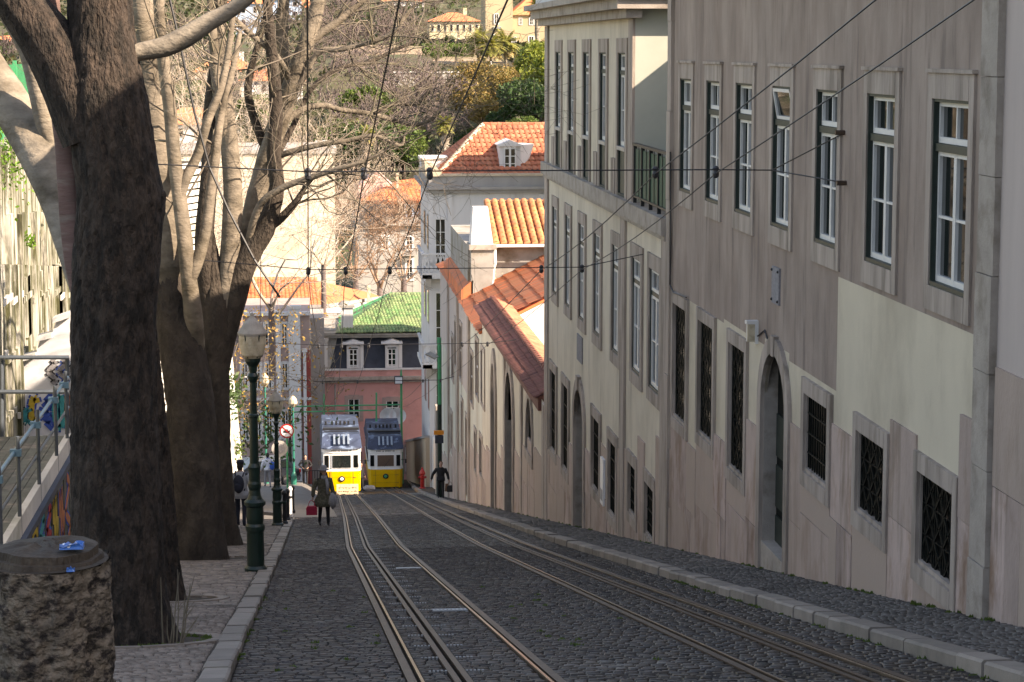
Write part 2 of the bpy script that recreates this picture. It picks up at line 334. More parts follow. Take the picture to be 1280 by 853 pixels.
px_s = [-40, -25, -15, -10, -7, -5, -3.5, -2.5, -1.8, -1.2, -.8, -.4, -.1, .15, .4, .65, .9]; py_s = list(np.arange(70, 190, 1.5))
tag(raw('plaza', np.array([(x, y, zpz(x, y)) for y in py_s for x in px_s]), np.array([(i*17+j, i*17+j+1, (i+1)*17+j+1, (i+1)*17+j) for i in range(len(py_s)-1) for j in range(16)]), 'plaza_paving', smooth=True), kind='structure')
def stones(x0f, x1f, y0, y1, dx, dy, h, dz, seed, holes=()):
    rs = np.random.RandomState(seed); L = []
    y = y0; k = 0
    while y < y1:
        a, b = x0f(y), x1f(y); off = rs.uniform(0, dx); wav = .02*sin(y*3)
        x = a-off*.5
        while x < b:
            ww = dx*rs.uniform(.75, 1.25)
            xx0 = max(x, a); xx1 = min(x+ww-.008, b)
            if xx1-xx0 > .03: L.append((xx0, xx1, y+wav*0+rs.uniform(-.006, .006), y+dy-.008+rs.uniform(-.004, .004)))
            x += ww
        y += dy*1.0
    L = np.array(L)
    if holes:
        cx = (L[:, 0]+L[:, 1])/2; cy = (L[:, 2]+L[:, 3])/2; keep = np.ones(len(L), bool)
        for hx, hy, hr in holes: keep &= ((cx-hx)**2+(cy-hy)**2) > hr**2
        L = L[keep]
    return L
def stone_mesh(L, h, dz, seed, bev=.008, tilt=.004):
    rs = np.random.RandomState(seed); n = len(L)
    x0, x1, y0, y1 = L.T; zz = np.interp((y0+y1)/2, _gy, _gz)+dz; slope = (np.interp(y1, _gy, _gz)-np.interp(y0, _gy, _gz))/2
    hh = h+rs.uniform(-tilt, tilt, n)
    V = np.zeros((n, 8, 3))
    def cor(i, x, y, z): V[:, i, 0] = x; V[:, i, 1] = y; V[:, i, 2] = z
    for i, (x, y, s) in enumerate(((x0, y0, -1), (x1, y0, -1), (x1, y1, 1), (x0, y1, 1))):
        cor(i, x, y, zz+s*slope-.01)
        bx = np.where(i in (0, 3), bev, -bev); by = bev if i < 2 else -bev
        cor(i+4, x+bx, y+by, zz+s*slope+hh+rs.uniform(-tilt/2, tilt/2, n))
    F = np.array([(4, 5, 6, 7), (0, 1, 5, 4), (1, 2, 6, 5), (2, 3, 7, 6), (3, 0, 4, 7)])
    return V.reshape(-1, 3), (np.arange(n)[:, None, None]*8+F[None]).reshape(-1, 4)
def off_rail(y): return float(np.interp(y, [0, 45, 71, 120, 160], [0, 0, .33, .82, 1.0]))
def off_rail2(y): return float(np.interp(y, [0, 45, 71, 120, 160], [0, 0, .35, 1.15, 1.5]))
RA = (.80, 1.16, 1.86); RB = (3.46, 4.12, 4.42)
# road setts, leaving the rails clear
bands = [(lambda y: kl(y)+.01, lambda y: RA[0]+off_rail(y)-.07), (lambda y: RA[0]+off_rail(y)+.07, lambda y: RA[1]+off_rail(y)-.08),
         (lambda y: RA[1]+off_rail(y)+.08, lambda y: RA[2]+off_rail(y)-.07), (lambda y: RA[2]+off_rail(y)+.07, lambda y: RB[0]+off_rail2(y)-.07),
         (lambda y: RB[0]+off_rail2(y)+.07, lambda y: RB[1]+off_rail2(y)-.07), (lambda y: RB[1]+off_rail2(y)+.07, lambda y: RB[2]+off_rail2(y)-.07),
         (lambda y: RB[2]+off_rail2(y)+.07, lambda y: kr(y)-.01)]
allL = []
for i, (a, b) in enumerate(bands):
    allL.append(stones(a, b, 13.2, 44, .125, .115, .02, 0, 100+i)); allL.append(stones(a, b, 44, 74, .17, .2, .02, 0, 200+i))
    allL.append(stones(a, b, 74, 128, .3, .4, .02, 0, 300+i))
L = np.concatenate(allL)
# the nearest in view become setts of their own
cx = (L[:, 0]+L[:, 1])/2; cy = (L[:, 2]+L[:, 3])/2
px = np.array([(640+FOC*((np.array([a, b, zg(b)])-_C)@_r)/((np.array([a, b, zg(b)])-_C)@_f), 426.5-FOC*((np.array([a, b, zg(b)])-_C)@_u)/((np.array([a, b, zg(b)])-_C)@_f)) if b < 17 else (0, 9999) for a, b in zip(cx, cy)])
vis = (px[:, 0] > 5) & (px[:, 0] < 1275) & (px[:, 1] < 852)
order = np.argsort(np.where(vis, cy, 1e9))[:300]
near = L[order]; rest = np.delete(L, order, 0)
V, F = stone_mesh(rest, .02, 0, 5); raw('setts', V, F, 'cobble', parent=road, stuff=True)
tmpl = []
for k in range(6):
    mb = MB(); rs = np.random.RandomState(k); v = []
    for sx, sy in ((-1, -1), (1, -1), (1, 1), (-1, 1)): v.append((sx*.5, sy*.5, -.01+sy*.5*.115*-SL))
    for sx, sy in ((-1, -1), (1, -1), (1, 1), (-1, 1)): v.append((sx*(.5-rs.uniform(.06, .14)), sy*(.5-rs.uniform(.06, .14)), .02+rs.uniform(-.004, .004)+sy*.5*.115*-SL))
    mb.add(v, [(4, 5, 6, 7), (0, 1, 5, 4), (1, 2, 6, 5), (2, 3, 7, 6), (3, 0, 4, 7)])
    o = mb.build('sett', 'cobble_one', local=True); tmpl.append(o.data); bpy.data.objects.remove(o)
for i, (x0, x1, y0, y1) in enumerate(near):
    o = bpy.data.objects.new('sett', tmpl[i % 6]); COL.objects.link(o); o.parent = road
    y = (y0+y1)/2; o.location = ((x0+x1)/2, y, zg(y)+R.uniform(-.004, .004)); o.scale = (x1-x0, y1-y0, 1)
# sidewalk stones
pits = [(-1.72, 20.9, .8), (-1.75, 27.4, .62), (-1.78, 39.4, .95), (-1.68, 46.2, .8), (-1.5, 13.1, .5)]
Ls = np.concatenate([stones(lambda y: -3.4, lambda y: kl(y)-.25, 13, 26, .09, .09, .015, .0, 31, pits), stones(lambda y: -3.6, lambda y: kl(y)-.25, 26, 48, .16, .18, .015, 0, 32, pits),
                     stones(lambda y: -6, lambda y: kl(y)-.25, 48, 69, .3, .32, .015, 0, 33, pits)])
V, F = stone_mesh(Ls, .016, .055, 6, .008, .004); raw('paving_stones', V, F, 'pave_stone', parent=lside, stuff=True)
Ls = np.concatenate([stones(lambda y: kr(y)+.26, lambda y: 6.58, 15, 32, .09, .1, .015, .0, 41), stones(lambda y: kr(y)+.26, lambda y: 6.58, 32, 60, .15, .18, .015, 0, 42),
                     stones(lambda y: kr(y)+.26, lambda y: 6.58, 60, 108, .3, .35, .015, 0, 43)])
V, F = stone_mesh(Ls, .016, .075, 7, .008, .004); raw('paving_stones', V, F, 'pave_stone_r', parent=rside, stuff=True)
# kerbs
def kerb(xf, wd, y0, y1, hgt, parent, seed):
    rs = np.random.RandomState(seed); y = y0
    while y < y1:
        ln = rs.uniform(.55, 1.15)*(1 if y < 60 else 2.0); b = y+ln-.02; t = rs.uniform(-.012, .012)
        xa, xb = xf(y), xf(b); e = .02; j = rs.uniform(-.012, .012)
        v = []
        for yy, xx in ((y, xa), (b, xb)):
            z = zg(yy)
            lo, hi = (xx+j, xx+wd+j)
            v += [(lo, yy, z-.1), (hi, yy, z-.1), (hi, yy, z+hgt-.005+t), (hi-e, yy, z+hgt+.008+t), (lo+e, yy, z+hgt+.008+t), (lo, yy, z+hgt-.015+t)]
        mb = MB(); mb.add(v, [(0, 1, 2, 3, 4, 5), (11, 10, 9, 8, 7, 6)]+[(i, i+6, (i+1) % 6+6, (i+1) % 6) for i in range(6)])
        mb.build('kerb_stone', 'kerb_stone', parent); y += ln
kerb(kr, .25, 13, 150, .13, rside, 1)
kerb(lambda y: kl(y)-.23, .23, 12, 68, .085, lside, 2)
mb = MB()                                      # kerb end: rounded corner into the side street
for k in range(7):
    a0, a1 = k*pi/14, (k+1)*pi/14-.01; c = (-1.9, 68.2); r0, r1 = 1.15, 1.38
    p = [(c[0]+r*cos(a), c[1]+r*sin(a)*.8, zg(68)+.0) for r, a in ((r0, a0), (r1, a0), (r1, a1), (r0, a1))]
    mb.prism(p, (0, 0, .1))
mb.build('kerb_stone', 'kerb_stone', lside)
# tree pit rings on the left sidewalk
for i, (x, y, r) in enumerate(pits[:4]):
    for k in range(14):
        a0 = 2*pi*k/14; a1 = a0+2*pi/14-.02; mb = MB()
        p = [(x+q*cos(a), y+q*1.0*sin(a), zg(y+q*sin(a))+.05) for q, a in ((r, a0), (r+.13, a0), (r+.13, a1), (r, a1))]
        mb.prism(p, (0, 0, .035)); mb.build('pit_stone', 'pave_stone', lside)
# sunk tracks
def track(name, xs3, of, y1, label):
    y0 = 8; t = thing(name, (xs3[0], y0, zg(y0)), label, 'tram track', 'funicular tracks down the street')
    yy = list(np.arange(y0, y1, 1.5))
    def run(pname, x0, x1, z0, z1, m):
        mb = MB(); 
        for a, b in zip(yy[:-1], yy[1:]):
            pass
        n = len(yy); v = []
        for y in yy:
            jit = 0; xa, xb = x0+of(y), x1+of(y); z = zg(y)
            v += [(xa, y, z+z0), (xb, y, z+z0), (xb, y, z+z1), (xa, y, z+z1)]
        fs = [(i*4+j, i*4+(j+1) % 4, i*4+4+(j+1) % 4, i*4+4+j) for i in range(n-1) for j in range(4)]+[(3, 2, 1, 0), (n*4-4, n*4-3, n*4-2, n*4-1)]
        mb.add(v, fs); mb.build(pname, m, t)
    a, s_, b = xs3
    run('check_rail', a-.065, a+.005, -.05, .028, 'rail_steel'); run('rail_head', a+.035, a+.06, -.05, .034, 'rail_head')
    run('slot_rail', s_-.07, s_-.02, -.05, .030, 'rail_steel'); run('slot_rail', s_+.02, s_+.07, -.05, .030, 'rail_steel')
    run('check_rail', b-.005, b+.065, -.05, .028, 'rail_steel'); run('rail_head', b-.06, b-.035, -.05, .034, 'rail_head')
    mb = MB(); y = 13.7
    while y < 60 and xs3[0] < 2:
        for sx in (-1, 1):
            if sx > 0 and name and xs3[2]-xs3[1] < .5 and False: continue
            for k in range(5):
                x = s_+of(y)+sx*(.085+k*.032); mb.box(x-.009, x+.009, y, y+.035, zg(y)+.0, zg(y)+.031)
        y += 1.25
    mb.build('comb_teeth', 'comb_metal', t, stuff=True)
    return t
track('tram_track', RA, off_rail, 140, 'left funicular track, two worn steel rails and a cable slot leading to the sunlit tram')
track('tram_track', RB, off_rail2, 152, 'right funicular track, steel rails and cable slot nearer the right kerb')
for gx, gy, lb in ((1.44, 24.8, 'steel drain grate inside the left track, nearest the camera'), (1.44, 35.2, 'steel drain grate inside the left track, farther down the slope')):
    g = thing('drain_grate', (gx, gy, zg(gy)), lb, 'drain grate', 'grates between the left rails')
    m1 = MB(); m1.box(gx-.06, gx+.34, gy, gy+.03, zg(gy)-.02, zg(gy)+.03); m1.build('grate_frame', 'pale_metal', g); m1 = MB(); m1.box(gx-.06, gx+.34, gy+.27, gy+.3, zg(gy+.3)-.02, zg(gy+.3)+.03)
    m1.build('grate_frame', 'pale_metal', g)
    for k in range(9):
        mm = MB(); x = gx-.05+k*.045; mm.prism([(x, gy+.03, zg(gy)-.01), (x+.02, gy+.03, zg(gy)-.01), (x+.02, gy+.03, zg(gy)+.024), (x, gy+.03, zg(gy)+.024)], (0, .24, -.24*SL))
        mm.build('grate_bar', 'blue_metal', g)
# moss and weeds in the joints
def blades(name, pts, h, label, cat, parent=None, m='grass_blade', n=14, wd=.012):
    V = []; F = []
    for (x, y, z) in pts:
        for k in range(n):
            a = R.uniform(0, 2*pi); q = R.uniform(0, h*1.3); bx, by = x+q*cos(a), y+q*sin(a); hh = h*R.uniform(.4, 1.1); ln = R.uniform(-.5, .5)*hh
            i = len(V); V += [(bx-wd, by, z), (bx+wd, by, z), (bx+ln, by+R.uniform(-.3, .3)*hh, z+hh)]; F.append((i, i+1, i+2))
    o = raw(name, V, F, m, parent); 
    return tag(o, label, cat, kind='stuff')
pts = []
for _ in range(110):
    y = R.uniform(14.5, 30); x = R.choice([R.uniform(-.45, .7), kl(y)+.02, R.uniform(2.1, 3.3), kr(y)-.03, kr(y)-.03, 6.5]); pts.append((x, y, zg(y)+(.01 if x < 6 else .09)))
for _ in range(60): y = R.uniform(16, 100); pts.append((6.55, y, zg(y)+.09))
for _ in range(50): a = R.uniform(0, 6.3); pts.append((-1.7+.75*cos(a), 20.9+.75*sin(a), zg(20.9+.75*sin(a))+.06))
blades('weeds', pts, .035, 'small green weeds and moss in the street joints', 'weeds')
# ================================================================= right-hand street front
def facade(parent, name, y0, y1, z0, z1, holes, colfn, mats, extra_y=(), extra_z=(), w=0.0, slope=True):
    """street wall with real openings; colfn(y,z)->material slot"""
    ysb = sorted(set([y0, y1]+[round(h[0], 3) for h in holes]+[round(h[1], 3) for h in holes]+list(extra_y)))
    zsb = sorted(set([z0, z1]+[round(h[2], 3) for h in holes]+[round(h[3], 3) for h in holes]+list(extra_z)))
    ysb = [v for v in ysb if y0 <= v <= y1]; zsb = [v for v in zsb if z0 <= v <= z1]
    mb = MB()
    for a, b in zip(ysb[:-1], ysb[1:]):
        for c, d in zip(zsb[:-1], zsb[1:]):
            my, mz = (a+b)/2, (c+d)/2
            if any(h[0]-1e-4 < my < h[1]+1e-4 and h[2]-1e-4 < mz < h[3]+1e-4 for h in holes): continue
            mb.add([(XW-w, a, c), (XW-w, b, c), (XW-w, b, d), (XW-w, a, d)], [(0, 3, 2, 1)], colfn(my, mz))
    return mb.build(name, mats, parent)
def surround(parent, y0, y1, z0, z1, t=.2, top=None, proud=.035, m='trim_stone', bot=None, sill=True, name='window'):
    top = t if top is None else top; bot = t if bot is None else bot
    mb = MB()
    mb.wbox(y0-t, y0, z0-bot, z1+top, -.05, proud); mb.wbox(y1, y1+t, z0-bot, z1+top, -.05, proud)
    mb.wbox(y0, y1, z1, z1+top, -.05, proud+.004)
    if bot: mb.wbox(y0, y1, z0-bot, z0, -.05, proud+.004)
    return mb.build(name, m, parent)
def reveal(win, y0, y1, z0, z1, d, m, name='reveal'):
    mb = MB()
    mb.wbox(y1-.03, y1-.002, z0+.004, z1-.004, -d, .012); mb.wbox(y0+.002, y0+.03, z0+.004, z1-.004, -d, .012)
    mb.wbox(y0+.03, y1-.03, z1-.032, z1-.002, -d, .010); mb.wbox(y0+.03, y1-.03, z0+.002, z0+.05, -d, .02)
    mb.build(name, m, win)
def casement(win, y0, y1, z0, z1, d, trans=.25, frame='white_paint', rows=2, tilt=False, leaf=.045, transm='green_paint', toprow=True):
    """two glazed leaves under a top light; every pane a mesh of its own"""
    zt = z1-(z1-z0)*trans if trans else z1; a0, a1 = y0+.03, y1-.03; mb = MB()
    bw = leaf
    def rect(ya, yb, za, zb, wd=bw, th=.05, dd=d):
        mb.wbox(ya, ya+wd, za, zb, -dd, -dd+th); mb.wbox(yb-wd, yb, za, zb, -dd, -dd+th)
        mb.wbox(ya+wd, yb-wd, za, za+wd*1.4, -dd, -dd+th-.003); mb.wbox(ya+wd, yb-wd, zb-wd, zb, -dd, -dd+th-.003)
    panes = []
    mid = (a0+a1)/2
    for ya, yb in ((a0, mid-.002), (mid+.002, a1)):
        rect(ya, yb, z0+.05, zt-.02); H = (zt-.02-z0-.05)
        for r in range(rows):
            za = z0+.05+H*r/rows; zb = z0+.05+H*(r+1)/rows
            if r: mb.wbox(ya+bw, yb-bw, za-.014, za+.014, -d, -d+.042)
            panes.append((ya+bw*.8, yb-bw*.8, za+.015, zb-.012))
    mb.build('casement', frame, win)
    if trans:
        tr = MB(); tr.wbox(a0, a1, zt-.018, zt+.065, -d-.01, -.01); tr.build('transom', transm, win)
        mb = MB(); top = zt+.07; dd = d
        ml = MB()
        wd = .045
        if not tilt:
            rect(a0, a1, top, z1-.035, wd)
            mb.wbox(mid-.018, mid+.018, top+wd, z1-.035-wd, -d, -d+.045); mb.build('top_light', frame, win)
            panes += [(a0+.035, mid-.012, top+.04, z1-.07), (mid+.012, a1-.035, top+.04, z1-.07)]
        else:
            H = z1-.035-top; k = .07
            p = lambda y, z: (XW+d-(.02+k*(z-top)/H), y, z)
            for ya, yb, za, zb in ((a0, a0+wd, top, top+H), (a1-wd, a1, top, top+H), (a0, a1, top, top+wd), (a0, a1, top+H-wd, top+H)):
                mb.prism([p(ya, za), p(yb, za), p(yb, zb), p(ya, zb)], (-.04, 0, 0))
            mb.build('top_light', frame, win)
            g = MB(); g.prism([p(a0+.03, top+.03), p(a1-.03, top+.03), p(a1-.03, top+H-.03), p(a0+.03, top+H-.03)], (-.012, 0, 0)); g.build('pane', 'glass', win)
    for (ya, yb, za, zb) in panes:
        g = MB(); g.wbox(ya, yb, za, zb, -d-.004, -d+.012); g.build('pane', 'glass', win)
    g = MB(); g.wbox(y0-.02, y1+.02, z0-.02, z1+.02, -d-.35, -d-.3); g.build('blind_back', 'dark_paint', win)
def grille(win, y0, y1, z0, z1, d, kind='lattice', m='dark_paint'):
    g = MB(); g.wbox(y0-.02, y1+.02, z0-.02, z1+.02, -d-.1, -d); g.build('shutter_panel', 'glass_dark', win)
    mb = MB(); W_ = y1-y0; H_ = z1-z0; t = .013; w0 = -.025
    mb.wbox(y0, y0+.04, z0, z1, w0-.03, w0+.01); mb.wbox(y1-.04, y1, z0, z1, w0-.03, w0+.01); mb.wbox(y0, y1, z0, z0+.04, w0-.03, w0+.01); mb.wbox(y0, y1, z1-.04, z1, w0-.03, w0+.01)
    if kind == 'bars':
        n = max(3, int(W_/.13))
        for k in range(1, n): y = y0+W_*k/n; mb.bar((XW-w0, y, z0), (XW-w0, y, z1), .012)
        for k in range(1, 4): z = z0+H_*k/4; mb.bar((XW-w0-.01, y0, z), (XW-w0-.01, y1, z), .014)
    else:
        nx = max(2, round(W_/.3)); nz = max(3, round(H_/.42))
        for i in range(nx):
            for j in range(nz):
                a, b = y0+W_*i/nx, y0+W_*(i+1)/nx; c, e = z0+H_*j/nz, z0+H_*(j+1)/nz; my, mz = (a+b)/2, (c+e)/2
                for p, q in (((a, mz), (my, e)), ((my, e), (b, mz)), ((b, mz), (my, c)), ((my, c), (a, mz))): mb.bar((XW-w0, *p), (XW-w0, *q), t)
                mb.bar((XW-w0, my, c), (XW-w0, my, e), .009); 
                for s in (-1, 1):
                    P = [(XW-w0, my+s*(.02+.07*sin(tt*pi)), mz-.13+.26*tt) for tt in np.linspace(0, 1, 5)]; mb.tube(P, [.011]*5, 4)
        for k in range(1, nz): z = z0+H_*k/nz; mb.bar((XW-w0, y0, z), (XW-w0, y1, z), .008)
    mb.build('grille', m, win)
def arch_pts(y0, y1, zs, k=10, pointy=0.):
    c = (y0+y1)/2; r = (y1-y0)/2
    return [(c+r*cos(t), zs+r*sin(t)*(1+pointy)) for t in np.linspace(0, pi, k+1)]
def arch_surround(parent, y0, y1, z0, zs, t, proud, m='trim_stone', name='door_surround', pointy=0., jamb=.5, deep=True):
    """jambs and an arched ring from street level z0 to the spring zs"""
    r = (y1-y0)/2; o = MB()
    o.wbox(y0-t, y0, z0, zs, -.05, proud); o.wbox(y1, y1+t, z0, zs, -.05, proud)
    A = arch_pts(y0, y1, zs, 12, pointy); B = arch_pts(y0-t, y1+t, zs, 12, pointy*.9)
    for k in range(12):
        o.wpoly([A[k], B[k], B[k+1], A[k+1]], -.05, proud)
    return o.build(name, m, parent), A
def ceil_fill(parent, y0, y1, zs, ztop, A, m, name='arch_wall'):
    """wall left over between the round head and its square opening"""
    mb = MB(); n = len(A)-1
    for k in range(n):
        (ya, za), (yb, zb) = A[k], A[k+1]
        mb.wpoly([(ya, za), (ya, ztop), (yb, ztop), (yb, zb)], -.04, 0.0)
    return mb.build(name, m, parent)
def dado(parent, y0, y1, skip, seed, h_lo=.85, h_hi=2.1, step=1.15, base=.07):
    """stone panels following the slope: skip = [(y0,y1,zlimit or None)], None = nothing there"""
    rs = np.random.RandomState(seed); br = [y0, y1]
    for s in skip: br += [s[0], s[1]]
    br = sorted(set(round(b, 3) for b in br if y0 <= b <= y1)); out = []
    for a, b in zip(br[:-1], br[1:]):
        n = max(1, round((b-a)/step)); 
        for k in range(n): out.append((a+(b-a)*k/n, a+(b-a)*(k+1)/n))
    for i, (a, b) in enumerate(out):
        lim = [s for s in skip if s[0]-1e-3 < (a+b)/2 < s[1]+1e-3]
        if lim and lim[0][2] is None: continue
        g = .004; cap = lim[0][2] if lim else 1e9; mid = (a+b)/2
        tp = min(zg(mid)+h_hi+rs.choice([-.22, -.1, 0, .1, .2]), cap); jt = zg(mid)+h_hi-rs.uniform(1.05, 1.3)
        za, zb = zg(a)+base-.1, zg(b)+base-.1
        if tp < max(za, zb)+.05: continue
        if jt < max(za, zb)+.12: jt = None
        def pr(): return .03+rs.uniform(-.008, .010)
        if jt is None or jt > tp-.2:
            mb = MB(); mb.wpoly([(a+g, za), (b-g, zb), (b-g, tp), (a+g, tp)], -.03, pr()); mb.build('stone_panel', 'dado_stone', parent); continue
        mb = MB(); mb.wpoly([(a+g, jt+g), (b-g, jt+g), (b-g, tp), (a+g, tp)], -.03, pr()); mb.build('stone_panel', 'dado_stone', parent)
        m2 = rs.choice([1, 2, 2, 3]) if b-a > .8 else 1
        for q in range(m2):
            c, d = a+(b-a)*q/m2, a+(b-a)*(q+1)/m2
            mb = MB(); mb.wpoly([(c+g, zg(c)+base-.1), (d-g, zg(d)+base-.1), (d-g, jt-g), (c+g, jt-g)], -.03, pr()); mb.build('stone_panel', 'dado_stone', parent)
def volume(parent, name, x0, x1, y0, y1, z0, z1, m, front=True):
    """the rest of a building behind its street wall"""
    mb = MB(); x0 += .45
    mb.box(x0, x1, y0, y1, z0, z1); return mb.build(name, m, parent)
def sides(parent, y0, y1, z0, z1, m, which='both', depth=.6):
    mb = MB()
    if which in ('both', 'near'): mb.box(XW+.002, XW+depth, y0, y0+.3, z0, z1)
    if which in ('both', 'far'): mb.box(XW+.002, XW+depth, y1-.3, y1, z0, z1)
    return mb.build('side_wall', m, parent)
# ---------------------------------------------------------------- building A : taupe plaster with cream patches
A = thing('plastered_building', (XW, 31, zg(31)), 'long taupe plastered building with cream patches, white casements and barred ground windows', 'building')
YA0, YA1 = 20.85, 40.35
up = []
for a, b, t0, t1 in ((852, 866, 98, 235), (885, 901.5, 100, 252), (922, 942.5, 102, 268), (968, 990.5, 106, 289), (1023, 1050, 112, 311), (1087, 1122, 117, 334), (1168.5, 1214.5, 123, 360)):
    ya, yb = W(b, t0)[0], W(a, t0)[0]; up.append((ya, yb))
ztop = 0.92; 
ztop = np.mean([W((a+b)/2, t)[1] for a, b, t in ((1087, 1122, 119), (1168, 1214, 125), (968, 990, 107), (1023, 1050, 113))])
zbot = np.mean([W(a, t)[1] for a, t in ((1087, 325), (1168, 352), (968, 286), (1023, 307))])
lowers = []
for a, b, t0, t1, kd in ((844, 860, 378, 521, 'lattice'), (875.5, 894, 399, 542, 'lattice'), (914, 934, 427, 585, 'lattice'), (1009, 1038.5, 491, 590, 'bars'), (1074.5, 1110, 537, 640, 'lattice'), (1151.5, 1196.5, 588, 706, 'lattice')):
    ya, yb = W(b, t0)[0], W(a, t0)[0]; lowers.append((ya, yb, W(a, t1)[1], W(a, t0)[1], kd))
yd0, yd1 = W(984, 600)[0], W(953.6, 600)[0]; zds = W(968, 441)[1]-(yd1-yd0)/2; zd0 = zg((yd0+yd1)/2)+.02
holes = [(a, b, zbot, ztop) for a, b in up]+[(a, b, c, d) for a, b, c, d, k in lowers]+[(yd0, yd1, zg(yd1)-.5, zds+(yd1-yd0)/2*1.15)]
ypatch = W(1047, 400)[0]; zsill = zbot-.33
zmid = W(1047, 487)[1]
ystrip = [W(x, 500)[0] for x in (839, 870, 905, 947, 990, 1004)]
def colA(y, z):
    if y < ypatch: return 1 if z < zsill+ (0) else 0
    if y > W(905, 400)[0]: zl = W(850, 368)[1]
    else: zl = W(1000, 460)[1]
    return 1 if z < zl else 0
ezs = [zsill, W(850, 368)[1], W(1000, 460)[1]]
facade(A, 'street_wall', YA0, YA1, -12, 4.1, holes, colA, ['plaster_taupe', 'plaster_cream'], [ypatch, W(905, 400)[0]]+[YA0+k*1.2 for k in range(1, 15)], ezs+[-9, 3.4])
sides(A, YA0, YA1, -12, 4.1, 'plaster_taupe'); 
volume(A, 'back_block', XW, XW+11, YA0, YA1, -12, 4.1, 'plaster_taupe')
mb = MB(); mb.wbox(YA0, YA1, 3.15, 3.4, -.3, .35); mb.wbox(YA0, YA1, 3.4, 3.55, -.3, .5); mb.build('cornice', 'grey_stone', A)
mb = MB(); mb.prism([(XW+.5, YA0, 4.1), (XW+11, YA0, 4.1), (XW+5.7, YA0, 6.4)], (0, YA1-YA0, 0)); mb.build('roof', 'tile_red', A)  # pitch out of view, added to help shade the townhouse end wall
for i, (a, b) in enumerate(up):
    wn = surround(A, a, b, zbot, ztop, .17, .27, .03, bot=.26); reveal(wn, a, b, zbot, ztop, .11, 'green_paint'); casement(wn, a, b, zbot, ztop, .095, .27, tilt=(i == 3))
    mb = MB(); mb.wbox(a-.2, b+.2, ztop+.27, ztop+.31, -.02, .06); mb.build('drip_mould', 'trim_stone', wn)
for (a, b, c, d, kd) in lowers:
    wn = surround(A, a, b, c, d, .16, .2, .05, bot=.2); reveal(wn, a, b, c, d, .07, 'trim_stone'); grille(wn, a, b, c, d, .05, kd)
ds, Ar = arch_surround(A, yd0, yd1, zd0-.1, zds, .24, .06)
ceil_fill(A, yd0, yd1, zds, zds+(yd1-yd0)/2*1.15, Ar, 'plaster_cream')
kst = MB(); c_ = (yd0+yd1)/2; rr = (yd1-yd0)/2; kst.wpoly([(c_-.09, zds+rr-.03), (c_+.09, zds+rr-.03), (c_+.12, zds+rr+.26), (c_-.12, zds+rr+.26)], 0, .075); kst.build('keystone', 'trim_stone', ds)
mb = MB(); mb.wbox(yd1-.02, yd1, zd0-.3, zds+rr, -.75, 0); mb.wbox(yd0, yd0+.02, zd0-.3, zds+rr, -.75, 0); mb.build('door_reveal', 'grey_stone', ds)
dr = MB(); dr.wbox(yd0, yd1, zd0-.3, zds+rr, -.24, -.2)
door = dr.build('door', 'dark_paint', A)
mb = MB()
for k in range(2):
    for q in range(3):
        ya = yd0+.06+k*(yd1-yd0)/2; yb = ya+(yd1-yd0)/2-.12; za = zd0+.1+q*.75; mb.wbox(ya, yb, za, za+.62, -.2, -.175)
mb.build('door_panel', 'green_paint', door)
mb = MB(); mb.ball((XW+.18, c_, zd0+1.05), .035); mb.build('door_knob', 'rail_head', door)
mb = MB(); mb.wpoly([(yd0-.05, zg(yd0)+.02), (yd1+.1, zg(yd1)-.1), (yd1+.1, zg(yd0)+.2), (yd0-.05, zg(yd0)+.2)], -.7, .02); mb.build('door_step', 'grey_stone', A)
skips = [(a-.16, b+.16, c-.2) for a, b, c, d, k in lowers]+[(yd0-.24, yd1+.24, None)]
dado(A, YA0, YA1, skips, 3, h_hi=2.05)
# pilasters
for name, ya, yb in (('pilaster', YA0-.02, YA0+.5), ('pilaster', YA1-.02-.36, YA1)):
    z = -9; k = 0
    while z < 3.1:
        h = .95 if ya < 25 else 1.6
        if z+h > zg(ya)-.3:
            mb = MB(); mb.wbox(ya, yb, z+.004, min(z+h, 3.14)-.004, -.02, .07+.006*((k*7) % 3-1)); mb.build('pilaster_block', 'grey_stone' if ya < 25 else 'trim_stone', A)
        z += h; k += 1
# plaque, wall lamp
py, pz = W(971, 357); pq = MB(); pq.wbox(py-.26, py+.22, pz-.26, pz+.26, .0, .03); q = pq.build('plaque', 'cloth_grey', A)
mb = MB()
for sy in (-.22, .18):
    for sz in (-.21, .21): mb.ball((XW-.035, py+sy, pz+sz), .022, 6, 4)
mb.build('plaque_stud', 'black_iron', q)
ly, lz = W(947, 415); wl = thing('wall_lamp', (XW, ly, lz), 'small cream bulkhead lamp beside the arched doorway', 'wall lamp')
mb = MB(); mb.wbox(ly-.07, ly+.07, lz-.17, lz+.17, 0, .05); mb.build('back_plate', 'white_paint', wl)
mb = MB(); mb.box(XW-.16, XW-.05, ly-.055, ly+.055, lz-.14, lz+.12); mb.build('lamp_cover', 'lamp_glass', wl)
mb = MB(); mb.box(XW-.18, XW-.05, ly-.065, ly+.065, lz+.12, lz+.17); mb.box(XW-.165, XW-.155, ly-.012, ly+.012, lz-.14, lz+.12); mb.build('lamp_guard', 'white_paint', wl)
cb = MB(); cb.tube([(XW-.02, ly-.1, lz-.05), (XW-.02, ly-.6, lz+.1), (XW-.02, ly-1.0, lz-.1), (XW-.02, ly-1.3, lz-.0)], [.012]*4, 5); cb.build('cable', 'wire', wl)
def wcable(par, pts, r=.012):
    mb = MB(); mb.tube([(XW-.06, *W(x, y)) for x, y in pts], [r]*len(pts), 5); mb.build('cable', 'wire', par)
wcable(A, [(842, 190), (842.5, 300), (841.5, 356), (846, 366), (862, 372)], .014)
